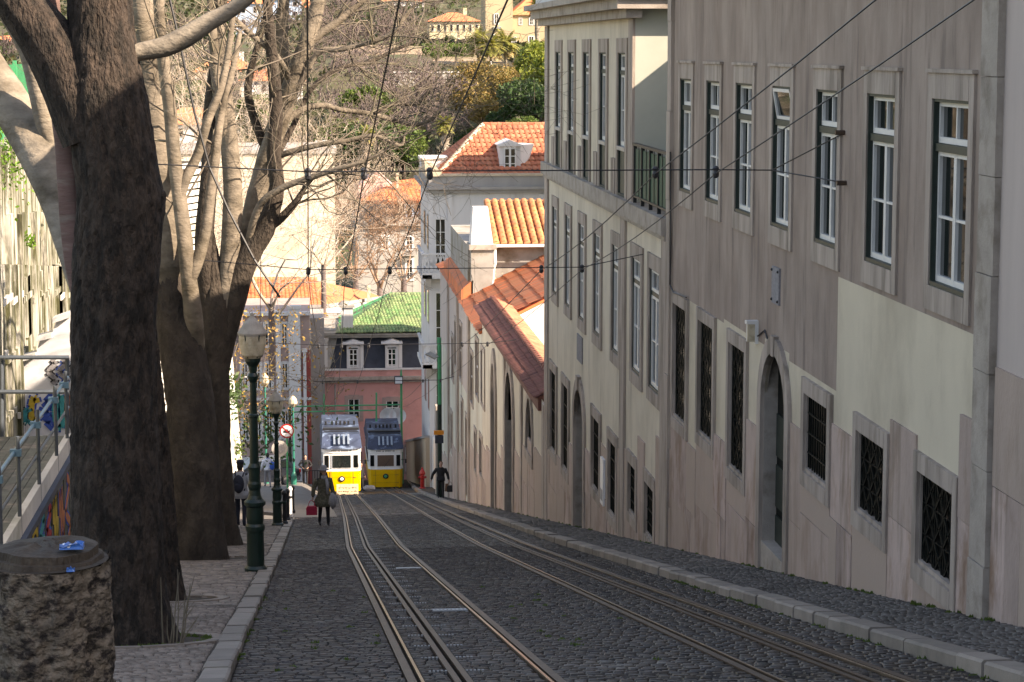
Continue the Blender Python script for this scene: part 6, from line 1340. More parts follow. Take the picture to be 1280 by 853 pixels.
bt_ = bare_tree('brown_twiggy_tree', tuple(Q(475, 400, 225)), 13, .8, np.random.RandomState(43), 'twig_brown', 'dense brown twiggy tree between the blank wall and the blue mansard building', 'brown twiggy trees', 6, minr=.03)
for x, y, Y, lb in ((445, 385, 222, 'brown twiggy tree touching the blank wall edge'), (505, 390, 228, 'brown twiggy tree behind the green roof')): dup(bt_, tuple(Q(x, y, Y)), lb, rg.uniform(0, 6), .95)
# leafy trees
def leafy(name, loc, r, m, label, group, n=3500, size=.45, trunk='bark_dark', seed=1, zs=.85, gap=.35):
    rs_ = np.random.RandomState(seed); t = thing(name, loc, label, 'tree', group); p = np.array(loc, float)
    cl = []; 
    for k in range(16):
        d = rs_.normal(size=3); d /= np.linalg.norm(d); d[2] = abs(d[2])*.8-.15; cl.append((p+np.array([0, 0, r*1.1])+d*r*np.array([1, 1, zs])*rs_.uniform(.35, .85), r*rs_.uniform(.28, .5)))
    C_ = []
    for c, rr in cl:
        k = int(n/16); d = rs_.normal(size=(k, 3)); d /= np.linalg.norm(d, axis=1, keepdims=True); C_.append(c+d*rr*rs_.uniform(.55, 1.08, (k, 1)))
    leaf_cloud('crown', np.concatenate(C_), size, m, t, .9, rs=rs_)
    S = [(p-np.array([0, 0, r*.6]), p+np.array([0, 0, r*.6]), r*.09, r*.06)]
    for c, rr in cl[:9]: S.append((p+np.array([0, 0, r*.4]), c, r*.05, r*.02))
    segs_mesh('trunk', S, trunk, t, 5); return t
L1 = leafy('evergreen_tree', (0, 0, 0), 6, 'leaf_dark', 'x', 'dark evergreens on the hill', 5200, .36, seed=1)
L2 = leafy('evergreen_tree', (0, 0, 0), 6, 'leaf_mid', 'x', 'mid green trees on the hill', 5200, .34, seed=2)
L3 = leafy('ochre_tree', (0, 0, 0), 6, 'leaf_ochre', 'x', 'ochre trees under the terrace wall', 5200, .26, seed=3)
L4 = leafy('yellow_green_tree', (0, 0, 0), 6, 'leaf_yellow', 'x', 'yellow green trees at the hill edge', 5200, .32, seed=4)
def many(src, items):
    for k, (x, y, Y, sc, lb) in enumerate(items):
        p = tuple(Q(x, y, Y))
        if k == 0: src.location = p; src.scale = sc if isinstance(sc, tuple) else (sc,)*3; src['label'] = lb
        else: dup(src, p, lb, rg.uniform(0, 6.28), sc)
many(L1, [(655, 172, 340, .8, 'dark evergreen above the red hipped roof'), (628, 185, 345, .55, 'dark evergreen behind the palm and red roof'), (592, 205, 345, .5, 'dark evergreen beside the shaggy palm'), (678, 172, 335, .7, 'dark evergreen at the edge of the cream townhouse'), (480, 235, 320, .8, 'dark evergreen over the pink gable'), (655, 146, 370, .6, 'dark evergreen right of the ochre trees'), (580, 215, 350, .4, 'dark evergreen over the corner house chimney'), (445, 225, 330, .7, 'dark evergreen left of the smaller palm'), (512, 230, 340, .5, 'dark evergreen between the two shaggy palms'), (603, 150, 385, .5, 'small dark evergreen among the ochre trees'), (275, 75, 470, .8, 'dark conifer in front of the blue hillside houses')])
many(L2, [(505, 225, 322, .75, 'bright green tree just right of the smaller palm'), (460, 175, 350, .8, 'green tree on the slope above the small palm'), (430, 210, 338, .7, 'green tree behind the blank wall top'), (485, 205, 335, .6, 'low green tree in front of grey trees'), (655, 190, 330, .5, 'mid green tree touching the red roof ridge'), (330, 190, 330, .8, 'green tree glimpsed between centre stems'), (570, 76, 455, .28, 'round green shrub tree at the terrace hedge'), (545, 80, 452, .25, 'clipped green shrub left of the hedge'), (660, 84, 448, .3, 'round green shrub under the tan mansion')])
many(L3, [(585, 165, 372, .8, 'ochre tree above the shaggy palm'), (600, 140, 392, .85, 'ochre tree under the terrace wall'), (625, 150, 385, .8, 'ochre tree between the evergreens'), (645, 135, 400, .7, 'ochre tree at the right under the terrace wall'), (570, 140, 398, .6, 'ochre tree at the left end of the terrace wall'), (678, 90, 440, .6, 'ochre tree beside the cream townhouse cornice'), (610, 180, 360, .7, 'ochre tree low behind the red roof ridge')])
many(L4, [(688, 150, 350, 1.0, 'yellow green tree against the cream townhouse corner'), (680, 125, 372, .9, 'yellow green tree higher by the townhouse corner'), (430, 180, 345, .5, 'yellow green shrub tree behind the bare branches')])
# hedges
for i, (x0, x1, y, Y, h, lb) in enumerate(((528, 592, 74, 470, 1.6, 'clipped green hedge below the palace wing'), (648, 668, 80, 462, 1.6, 'clipped green hedge below the tan mansion'))):
    a, b = Q(x0, y, Y), Q(x1, y, Y); C_ = np.column_stack([rg.uniform(a[0], b[0], 1800), Y+rg.uniform(-1.5, 1.5, 1800), a[2]+rg.uniform(0, h*2, 1800)]); t = thing('hedge', (a[0], Y, a[2]), lb, 'hedge'); leaf_cloud('foliage', C_, .3, 'leaf_mid', t, .9)
# palms
def palm(loc, h, r, label, shaggy=True, seed=1, nf=90):
    rs_ = np.random.RandomState(seed); t = thing('palm_tree', loc, label, 'palm', 'palms on the hill'); p = np.array(loc, float)
    mb = MB(); prof = [(0, .30), (.3, .27), (.5, .26), (.75, .34 if shaggy else .25), (1, .3)]
    mb.tube([p+np.array([.1*sin(k), 0, h*k/8]) for k in range(9)], [h*.05*(1+(.9*max(0, (k-2)/6) if shaggy else 0)) for k in range(9)], 9, wob=.12); mb.build('trunk', 'trim_stone' if shaggy else 'bark_pale', t)
    if shaggy:
        C_ = np.column_stack([p[0]+rs_.normal(0, h*.05, 420), p[1]+rs_.normal(0, h*.05, 420), p[2]+h*rs_.uniform(.25, .85, 420)]); leaf_cloud('dry_skirt', C_, h*.07, 'twig_pale', t, .3, rs=rs_)
    V = []; F = []; fm = []; top = p+np.array([0, 0, h])
    for k in range(nf):
        a = rs_.uniform(0, 2*pi); el = rs_.uniform(-.7, 1.35); L_ = r*rs_.uniform(.8, 1.1); d = np.array([cos(a)*cos(el), sin(a)*cos(el), sin(el)]); q = top.copy(); pts_ = [q.copy()]
        for s in range(7): d = d+np.array([0, 0, -.16]); d /= np.linalg.norm(d); q = q+d*L_/7; pts_.append(q.copy())
        dry = 1 if el < -.25 else 0
        for s in range(1, 8):
            c = pts_[s]; dd = pts_[s]-pts_[s-1]; dd /= np.linalg.norm(dd); sd = np.cross(dd, [0, 0, 1]); sd /= (np.linalg.norm(sd)+1e-6); wv = L_*.24*sin(pi*(s+.6)/8.6)
            for sg in (-1, 1):
                for e in range(2):
                    b0 = pts_[s-1]+(pts_[s]-pts_[s-1])*e*.5; tip = b0+sd*sg*wv+dd*wv*.7+np.array([0, 0, -wv*.25]); i = len(V); V += [b0, b0+dd*L_*.10, tip, b0+dd*L_*.02]; F.append((i, i+1, i+2, i+3)); fm.append(dry)
    raw('fronds', np.array(V), np.array(F), ['leaf_palm', 'leaf_palm_dry'], t, fm=fm); return t
def palm_at(x, ytop, ybase, Y, rpx, lb, **k):
    a, b = Q(x, ybase, Y), Q(x, ytop, Y); return palm(tuple(a), b[2]-a[2], rpx*Y/FOC, lb, **k)
palm_at(556, 156, 202, 312, 17, 'shaggy thick trunked palm left of the red hipped roof', seed=1)
palm_at(459, 168, 215, 316, 16, 'shaggy palm above the pink gable, half behind branches', seed=2)
palm_at(598, 52, 86, 450, 22, 'low spreading palm at the left of the palm group under the palace', shaggy=False, seed=3); palm_at(614, 58, 90, 446, 22, 'low spreading palm in the middle of the palm group', shaggy=False, seed=4); palm_at(632, 55, 86, 452, 22, 'low spreading palm at the right of the palm group', shaggy=False, seed=5)
palm_at(672, 8, 75, 500, 17, 'tall slender palm in front of the tan mansion', shaggy=False, seed=6)
# ground cover on the hill: scattered brush
n = 26000; yy = rg.uniform(290, 660, n); xx_ = rg.uniform(-110, 75, n); zz = np.interp(yy, _gy, _gz)+rg.uniform(-.2, 1.2, n); keep = ~((xx_ > 4) & (xx_ < 42) & (yy > 446) & (yy < 506))
o = leaf_cloud('hill_brush', np.column_stack([xx_, yy, zz])[keep], 1.0, 'leaf_brush', None, .9); tag(o, 'low green and brown brush covering the hillside', 'brush', kind='stuff')
# ochre leaved small street tree behind lamps
oc = bare_tree('autumn_leaved_tree', (0, 0, 0), 8.5, 1.0, np.random.RandomState(51), 'twig', 'small tree with sparse ochre leaves behind the two street lamps', None, 4, minr=.012, tr=.011)
b_ = Q(338, 612, 100); oc.location = (b_[0]-.75, 100, zpz(b_[0], 100)); oc['label'] = 'small tree with sparse ochre leaves behind the two street lamps'
if 'group' in oc: del oc['group']
C_ = np.column_stack([rg.normal(0, 1.6, 1700), rg.normal(0, 1.2, 1700), rg.uniform(3.0, 8.6, 1700)])
ch = leaf_cloud('leaves', C_, .075, 'leaf_brown', None, .8); ch.parent = oc
C_ = np.column_stack([rg.normal(.3, 1.1, 500), rg.normal(0, .8, 500), rg.uniform(1.6, 4.2, 500)]); ch = leaf_cloud('leaves', C_, .12, 'leaf_dark', None, .8); ch.parent = oc
# green tufts on the left walls
def tuft(loc, r, n, lb, m='leaf_fresh', size=.06):
    t = thing('wall_plant', loc, lb, 'plant', 'plants rooted in the walls'); C_ = np.array(loc)+rg.normal(0, r, (n, 3))*np.array([.6, 1, 1]); leaf_cloud('foliage', C_, size, m, t, .8)
tuft(tuple(atX(10, 185, -6.9)), .55, 700, 'bright green plant hanging over the top of the mossy wall at the left edge'); tuft(tuple(atX(72, 283, -6.5)), .14, 90, 'small green tuft on the ledge next to the nearest trunk')
tuft(tuple(atX(38, 300, -6.5)), .1, 60, 'tiny green tuft on the wall ledge farther left'); tuft(tuple(atY(290, 492, 88)), .45, 300, 'dark green plant growing out of the battered white wall', 'leaf_dark', .1); tuft(tuple(atY(298, 560, 90)), .25, 120, 'small green tuft low on the battered white wall', 'leaf_mid', .08)
# ================================================================= lamps, people, trams, car, wires
def lamp(x, y, Y, top, label, sc=1.):
    b = Q(x, y, Y); H = (Q(x, top, Y)[2]-b[2]); t = thing('street_lamp', (b[0], Y, zg(Y)+.07), label, 'street lamp', 'old iron street lamps on the left sidewalk')
    def L(prof, nm, m, par=t, n=20): mb = MB(); mb.smooth = False; mb.lathe([(r*H/3.95, z*H/3.95) for r, z in prof], (0, 0, 0), n); return mb.build(nm, m, par, local=True)
    L([(.17, 0), (.175, .06), (.135, .10), (.13, .62), (.15, .66), (.15, .72), (.125, .76), (.135, .84), (.13, 1.02), (.165, 1.05), (.165, 1.10), (.125, 1.14)], 'base', 'iron_green')
    L([(.125, 1.13), (.095, 1.2), (.085, 1.28), (.10, 1.33), (.10, 1.38), (.085, 1.42), (.09, 1.6), (.10, 1.64), (.07, 1.70), (.062, 2.4), (.075, 2.42), (.075, 2.45), (.055, 2.47), (.05, 2.95), (.075, 3.0), (.085, 3.05), (.055, 3.1), (.07, 3.2), (.12, 3.28), (.12, 3.33)], 'pole', 'iron_green')
    h = L([(.13, 3.33), (.17, 3.38), (.205, 3.55), (.21, 3.66), (.20, 3.70)], 'lamp_globe', 'lamp_glass')
    L([(.22, 3.68), (.225, 3.72), (.13, 3.86), (.05, 3.94), (.03, 3.97), (.03, 4.0), (.005, 4.03)], 'lamp_cap', 'lamp_cap')
    for k in range(6):
        mb = MB(); a = 2*pi*k/6; s = H/3.95; mb.bar((.14*s*cos(a), .14*s*sin(a), 3.34*s), (.217*s*cos(a), .217*s*sin(a), 3.7*s), .012*s); mb.build('lamp_rib', 'iron_green', h, local=True)
    return t
lamp(320, 722, 34.4, 405, 'larger nearer dark green street lamp in front of the tree trunks')
lamp(347, 662, 61.0, 495, 'second street lamp farther down, next to the bollards')
# small far lamps
for x, y0, y1, Y, m, lb in ((366, 498, 608, 118, 'teal_paint', 'thin teal lamp post on the plaza kerb'), (331, 470, 575, 128, 'teal_paint', 'tall teal post behind the parked car')):
    a = Q(x, y0, Y); z = zpz(Q(x, y0, Y)[0], Y); t = thing('lamp_post', (a[0], Y, z), lb, 'lamp post'); mb = MB(); h = a[2]-z; mb.lathe([(.15, 0), (.15, .5), (.07, .7), (.05, h*.9), (.09, h*.91)], (a[0], Y, z), 10); mb.build('pole', m, t); mb = MB(); mb.lathe([(.1, h*.9), (.25, h*.94), (.2, h*.99), (.05, h+.15)], (a[0], Y, z), 10); mb.build('lamp_head', 'lamp_glass', t)
# bollards
for i, (x, y, Y, lb, m) in enumerate(((356, 658, 61.8, 'dark iron bollard nearest to the second street lamp', 'black_iron'), (359.5, 650, 66, 'dark iron bollard second in the row by the kerb', 'black_iron'), (363, 641, 73, 'pale sunlit bollard third in the row by the kerb', 'sign_white'), (366, 636, 78, 'dark iron bollard last in the row by the kerb', 'black_iron'))):
    a = Q(x, y, Y); t = thing('bollard', (a[0], Y, zg(Y)), lb, 'bollard', 'bollards by the left kerb'); mb = MB(); mb.lathe([(.09, 0), (.09, .1), (.06, .13), (.055, .85), (.075, .88), (.075, .93), (.05, .98), (.02, 1.0)], (a[0], Y, zg(Y)+.05), 12); mb.build('post', m, t); mb = MB(); mb.lathe([(.058, .6), (.066, .61), (.066, .68), (.058, .69)], (a[0], Y, zg(Y)+.05), 12); mb.build('ring', 'black_iron' if m != 'black_iron' else 'iron_green', t)
# signs
a = Q(358.5, 539, 95); z0 = zpz(a[0], 95); sg = thing('traffic_sign', (a[0], 95, z0), 'round white and red prohibition sign on a green pole', 'sign')
mb = MB(); mb.lathe([(.04, 0), (.04, a[2]-z0+.3)], (a[0], 95.05, z0), 8); mb.build('pole', 'pole_green', sg)
def disc(mb, c, r, y, th=.02, n=28, m=None): mb.prism([(c[0]+r*cos(2*pi*k/n), y, c[2]+r*sin(2*pi*k/n)) for k in range(n)], (0, th, 0), m)
mb = MB(); disc(mb, a, .31, 95.0); f_ = mb.build('sign_face', 'red_paint', sg); mb = MB(); disc(mb, a, .245, 94.985, .012); mb.build('white_disc', 'sign_white', sg)
mb = MB(); p = (a[0]-.18, 94.975, a[2]+.17); q_ = (a[0]+.18, 94.975, a[2]-.17); mb.prism([(p[0]-.02, p[1], p[2]-.02), (q_[0]-.02, q_[1], q_[2]-.02), (q_[0]+.02, q_[1], q_[2]+.02), (p[0]+.02, p[1], p[2]+.02)], (0, .008, 0)); mb.build('red_bar', 'red_paint', sg)
mb = MB(); mb.box(a[0]-.15, a[0]+.12, 94.978, 94.984, a[2]-.08, a[2]+.02); mb.box(a[0]-.09, a[0]+.05, 94.978, 94.984, a[2]+.02, a[2]+.08); mb.build('vehicle_symbol', 'black_iron', sg)
a = Q(349.5, 561, 88); sg = thing('traffic_sign', (a[0], 88, zg(88)), 'grey back of a round sign below the red and white one', 'sign'); mb = MB(); disc(mb, a, .32, 88); mb.build('sign_back', 'wall_grey', sg); mb = MB(); mb.lathe([(.04, 0), (.04, a[2]-zg(88)+.2)], (a[0], 88.06, zg(88)), 8); mb.build('pole', 'pale_metal', sg)
mb = MB(); disc(mb, a, .2, 87.985, .01); mb.build('sign_centre', 'cloth_grey', sg)
# green catenary poles and brackets
def pole(x, y0, y1, Y, r, m, lb, arm=None, xb=None):
    a = Q(x, y0, Y); z = zg(Y); t = thing('wire_pole', (a[0], Y, z), lb, 'pole'); mb = MB(); h = a[2]-z; mb.lathe([(r*1.5, 0), (r*1.5, h*.12), (r, h*.14), (r, h*.95), (r*.5, h)], (a[0], Y, z), 10); mb.build('mast', m, t); return t, a
t, a = pole(549, 422, 628, 105, .11, 'iron_green', 'tall dark green tram pole with floodlight against the low house wall')
mb = MB(); mb.lathe([(.1, 0), (.1, 3.2)], (a[0], 104.98, a[2]-3.2), 10); mb.build('upper_mast', 'pole_green', t)
c = Q(540, 444, 104.6); mb = MB(); mb.prism([(c[0]-.32, 104.3, c[2]+.1), (c[0]+.12, 104.3, c[2]-.12), (c[0]+.3, 104.3, c[2]-.02), (c[0]-.1, 104.3, c[2]+.22)], (0, .35, -.1)); mb.build('floodlight', 'pale_metal', t)
c = Q(549, 541, 104.7); mb = MB(); mb.box(c[0]-.25, c[0]+.22, 104.6, 104.8, c[2]-.09, c[2]+.1); mb.build('sign_box', 'sign_orange', t); mb = MB(); mb.box(c[0]-.2, c[0]+.2, 104.6, 104.8, c[2]-.5, c[2]-.14); mb.build('lower_sign', 'slate', t)
t, a = pole(501.5, 462, 560, 158, .09, 'pole_green', 'bright green tram pole with floodlight right of the shaded tram'); c = Q(499, 474.5, 157.8); mb = MB(); mb.box(c[0]-.35, c[0]+.25, 157.5, 157.9, c[2]-.3, c[2]+.25); mb.build('floodlight', 'black_iron', t); mb = MB(); mb.box(c[0]-.3, c[0]+.2, 157.47, 157.5, c[2]-.25, c[2]+.2); mb.build('floodlight_glass', 'sign_white', t)
br = thing('catenary_bracket', (3, 150, zg(150)), 'green steel gantry holding the wires above the trams', 'gantry')
for y0, x0, x1 in ((507.5, 362, 500), (514.5, 362, 470)): p, q_ = Q(x0, y0+1, 152), Q(x1, y0-1.5, 152); mb = MB(); mb.tube([tuple(p), tuple(q_)], [.05, .05], 6); mb.build('cross_beam', 'pole_green', br)
for x, y0, y1 in ((405, 493, 524), (470.5, 491, 527)): p, q_ = Q(x, y0, 152), Q(x, y1, 152); mb = MB(); mb.tube([tuple(p), tuple(q_)], [.07, .07], 6); mb.build('hanger', 'pole_green', br)
p = Q(362, 509, 152); mb = MB(); mb.lathe([(.12, 0), (.1, p[2]-zg(152))], (p[0], 152, zg(152)), 8); mb.build('side_post', 'iron_green', br)
# hydrant
a = Q(528, 612, 141); hy = thing('fire_hydrant', (a[0], 141, zg(141)), 'red fire hydrant at the foot of the white corner house', 'hydrant'); mb = MB(); mb.lathe([(.24, 0), (.24, .1), (.14, .18), (.14, .95), (.2, 1.0), (.2, 1.08), (.13, 1.25), (.06, 1.35), (.06, 1.45)], (a[0], 141, zg(141)), 14); mb.build('barrel', 'red_paint', hy)
mb = MB(); mb.bar((a[0]-.26, 141, zg(141)+.8), (a[0]+.26, 141, zg(141)+.8), .08, n=8); mb.bar((a[0], 140.65, zg(141)+.85), (a[0], 141, zg(141)+.85), .12, n=8); mb.build('outlet', 'red_paint', hy)
# fence in front of the townhouse
fn = thing('low_railing', (Q(392, 600, 158)[0], 158, zg(158)), 'low black railing in front of the red shopfront panel', 'railing')
p0, p1 = Q(384, 603, 156), Q(400, 603, 156)
for k in range(6): t_ = k/5; x = p0[0]+(p1[0]-p0[0])*t_; mb = MB(); mb.bar((x, 156, zg(156)), (x, 156, zg(156)+1.1), .03); mb.build('post', 'black_iron', fn)
mb = MB(); mb.bar((p0[0], 156, zg(156)+1.1), (p1[0], 156, zg(156)+1.1), .03); mb.build('top_rail', 'black_iron', fn)
# ---------------------------------------------------------------- trams
def tram(X, Y, z, label, left_tram, W_=2.3):
    t = thing('tram', (X, Y, z), label, 'tram', 'yellow and white funicular trams'); h = W_/2
    def plan(f, yb): return [(-h*f, yb), (-h*f, .35), (-h*.86*f, .08), (-h*.5*f, 0), (h*.5*f, 0), (h*.86*f, .08), (h*f, .35), (h*f, yb)]
    def ring(nm, z0, z1, m, f0=1., f1=1., yb=8.5, par=t, dy0=0., dy1=0.):
        A = plan(f0, yb); B_ = plan(f1, yb); n = len(A); mb = MB(); mb.add([(x, y+dy0, z0) for x, y in A]+[(x, y+dy1, z1) for x, y in B_], [(i, (i+1) % n, n+(i+1) % n, n+i) for i in range(n)]+[tuple(range(n-1, -1, -1)), tuple(range(n, 2*n))]); return mb.build(nm, m, par, local=True)
    ring('underframe', -.1, .28, 'black_iron', .86, .86, 8.2, dy0=.2, dy1=.2); ring('lower_body', .25, 1.62, 'yellow_paint', .97, 1.0); ring('trim_band', 1.62, 1.72, 'tram_white', 1.02, 1.02); ring('window_band', 1.72, 2.85, 'tram_white', .985, .985, dy0=.04, dy1=.04); ring('fascia', 2.85, 3.12, 'tram_white', 1.02, 1.03)
    ring('roof', 3.12, 3.2, 'tram_roof', 1.08, 1.06, 8.8, dy0=-.12, dy1=-.1)
    # sloping front roof with ribs and equipment
    mb = MB(); P = [(-h*1.04, -.02, 3.2), (h*1.04, -.02, 3.2), (h*.98, .75, 3.95), (-h*.98, .75, 3.95)]; mb.add(P+[(-h*1.04, 8.6, 3.2), (h*1.04, 8.6, 3.2), (h*.98, 8.2, 3.95), (-h*.98, 8.2, 3.95)], [(0, 1, 2, 3), (1, 5, 6, 2), (5, 4, 7, 6), (4, 0, 3, 7), (3, 2, 6, 7)]); rf = mb.build('roof_front', 'tram_roof', t, local=True)
    for x in (-.42, -.15, .15, .42):
        mb = MB(); mb.prism([(x-.06, .1, 3.33), (x+.06, .1, 3.33), (x+.06, .66, 3.88), (x-.06, .66, 3.88)], (0, -.12, .12)); mb.build('roof_rib', 'blue_metal', rf, local=True)
    mb = MB(); mb.box(-h*.95, h*.95, 2.2, 2.6, 3.95, 4.1)
    for x in (-.5, -.25, 0, .25, .5, -.9, .85): mb.box(x-.06, x+.06, 4.2, 4.5, 3.95, 4.2)
    mb.bar((-h*.9, 1.3, 4.05), (h*.9, 1.3, 4.05), .04); mb.build('roof_gear', 'black_iron', rf, local=True)
    # windows: narrow, wide, narrow
    for x0, x1, m in ((-1.02, -.76, 'glass_dark'), (-.55, .55, 'glass' if left_tram else 'board_brown'), (.72, .98, 'glass_dark')):  # wide pane material differs between the two trams
        mb = MB(); yo = 0 if abs(x0+x1) < .2 else .045; mb.box(x0-.05, x1+.05, yo-.0, yo+.06, 1.82, 2.74); fr = mb.build('window', 'tram_white', t, local=True); mb = MB(); mb.box(x0, x1, yo-.02, yo-.002, 1.87, 2.69); mb.build('pane', m, fr, local=True)
    mb = MB(); mb.lathe([(.19, 0), (.19, .05), (.13, .06)], (0, 0, 0), 18); hl = mb.build('headlight', 'black_iron', t, local=True); hl.rotation_euler = (pi/2, 0, 0); hl.location = (0, -.0, 1.12)
    mb = MB(); mb.lathe([(.11, .06), (.10, .075), (.02, .085)], (0, 0, 0), 18); mb.build('lens', 'sign_white' if left_tram else 'pole_green', hl, local=True)
    mb = MB(); mb.box(-.85, .85, -.02, .1, .12, .3); mb.build('bumper', 'black_iron', t, local=True)
    sm = MB(); 
    for z in (.62, 1.2): sm.box(-.78*h*.98, .78*h*.98, .0, .03, z, z+.012)
    for x in (-.6*h, .6*h): sm.box(x-.006, x+.006, -.0, .04, .3, 1.6)
    sm.build('panel_seam', 'board_brown', t, local=True)
    lt = MB(); rq = np.random.RandomState(5); x = -.62
    while x < .62: w3 = rq.uniform(.03, .06); lt.box(x, x+w3, .0, .02, 2.94, 3.04); x += w3+.025+(.07 if rq.rand() < .2 else 0)
    lt.build('lettering', 'slate', t, local=True)
    wp = MB(); wp.bar((-.1, -.04, 1.84), (.28, -.045, 2.4), .014); wp.build('wiper', 'black_iron', t, local=True)
    for s in (-1, 1):
        ml = MB(); ml.bar((s*h*.9, .2, 2.3), (s*(h+.2), -.1, 2.35), .02); ml.box(s*(h+.2)-.05, s*(h+.2)+.05, -.14, -.1, 2.1, 2.4); ml.build('side_mirror', 'black_iron', t, local=True)
        for y in (1.4, 2.9, 4.4, 5.9): mb = MB(); mb.box(s*h-.03 if s > 0 else -h-.01, s*h+.01 if s > 0 else -h+.03, y, y+1.1, 1.9, 2.7); mb.build('side_pane', 'glass_dark', t, local=True)
    t.scale = (1, 1, .91)
    return t
tram(1.95, 132.5, zg(132.5)-.12, 'left yellow and white tram with its front in full sun', True); tram(5.12, 148, zg(148)-.2, 'right tram standing in shade, dull yellow with blue painted roof', False)
bd = thing('cardboard_sign', (2.0, 131.3, zg(131.3)), 'tan board with scribbled writing leaning on the sunlit tram', 'sign'); c0, c1 = Q(421, 623, 130.5), Q(448, 607, 130.5)
mb = MB(); mb.prism([(c0[0], 130.5, c0[2]), (c1[0], 130.5, c0[2]), (c1[0], 130.8, c1[2]), (c0[0], 130.8, c1[2])], (0, .05, .02)); mb.build('board', 'cardboard', bd)
mb = MB(); rq = np.random.RandomState(3)
for r in range(3):
    x = c0[0]+.12; zl = c0[2]+.16+r*.2; yl = 130.5+.3*(zl-c0[2])/(c1[2]-c0[2])-.012
    while x < c1[0]-.16:
        for _ in range(3): p = (x+rq.uniform(0, .09), yl, zl+rq.uniform(-.05, .07)); q_ = (x+rq.uniform(0, .09), yl, zl+rq.uniform(-.05, .07)); mb.bar(p, q_, .009)
        x += .11
mb.build('scribbled_writing', 'leather_brown', bd)
fm_ = MB()
bg = thing('cloth_bundle', (3.55, 139, zg(139)), 'pale bundle of cloth on the ground between the two trams', 'bundle'); bl = MB(); c = Q(461, 615, 141); bl.ball((c[0], 141, zg(141)+.14), (.45, .3, .2), 12, 8, jit=.15); bl.build('bundle', 'cloth_pale', bg)
# ---------------------------------------------------------------- car
a = Q(324, 606, 119); cz_ = zpz(a[0], 119)
car = thing('parked_car', (a[0], 119, cz_), 'dark parked hatchback behind the round signs', 'car'); Lc = 4.1
def cprof(P, w_, nm, m, par=car, w1=None):
    w1 = w_ if w1 is None else w1; mb = MB(); n = len(P); mb.add([(x, -w_, z) for x, z in P]+[(x, w_, z) for x, z in P], [tuple(range(n)), tuple(range(2*n-1, n-1, -1))]+[(i, n+i, n+(i+1) % n, (i+1) % n) for i in range(n)]); return mb.build(nm, m, par, local=True)
cprof([(-2.05, .3), (2.0, .3), (2.08, .6), (2.0, .85), (1.1, .97), (-1.7, 1.0), (-2.02, .9), (-2.1, .55)], .85, 'body', 'car_paint')
cb_ = cprof([(1.1, .95), (.4, 1.42), (-1.35, 1.47), (-1.85, 1.02)], .74, 'cabin', 'car_paint')
for s in (-1, 1):
    for P in ([(.9, 1.0), (.36, 1.36), (-.3, 1.38), (-.3, 1.0)], [(-.38, 1.0), (-.38, 1.38), (-1.25, 1.4), (-1.6, 1.04)]):
        mb = MB(); mb.prism([(x, s*.745, z) for x, z in P], (0, s*.01, 0)); mb.build('side_window', 'glass', cb_, local=True)
    for x in (-1.3, 1.3):
        mb = MB(); mb.lathe([(.31, -.1), (.32, -.08), (.32, .08), (.31, .1)], (0, 0, 0), 18); wl_ = mb.build('wheel', 'tyre', car, local=True); wl_.rotation_euler = (pi/2, 0, 0); wl_.location = (x, s*.8, .31); mb = MB(); mb.lathe([(.2, -.108), (.2, .108)], (0, 0, 0), 12); mb.build('rim', 'rim', wl_, local=True)
    mb = MB(); mb.box(-2.1, -2.0, s*.75-.1, s*.75+.1, .72, .9); mb.build('tail_light', 'tail_red', car, local=True); mb = MB(); mb.box(1.97, 2.06, s*.65-.14, s*.65+.14, .62, .78); mb.build('headlight', 'sign_white', car, local=True)
mb = MB(); mb.box(-2.12, -2.06, -.26, .26, .5, .61); mb.build('number_plate', 'sign_white', car, local=True); car.rotation_euler.z = pi+.25
c2 = dup(car, (Q(322, 600, 131)[0]-1.5, 131, zpz(-5, 131)), 'dark parked car glimpsed left of the tall teal post', pi+.1)
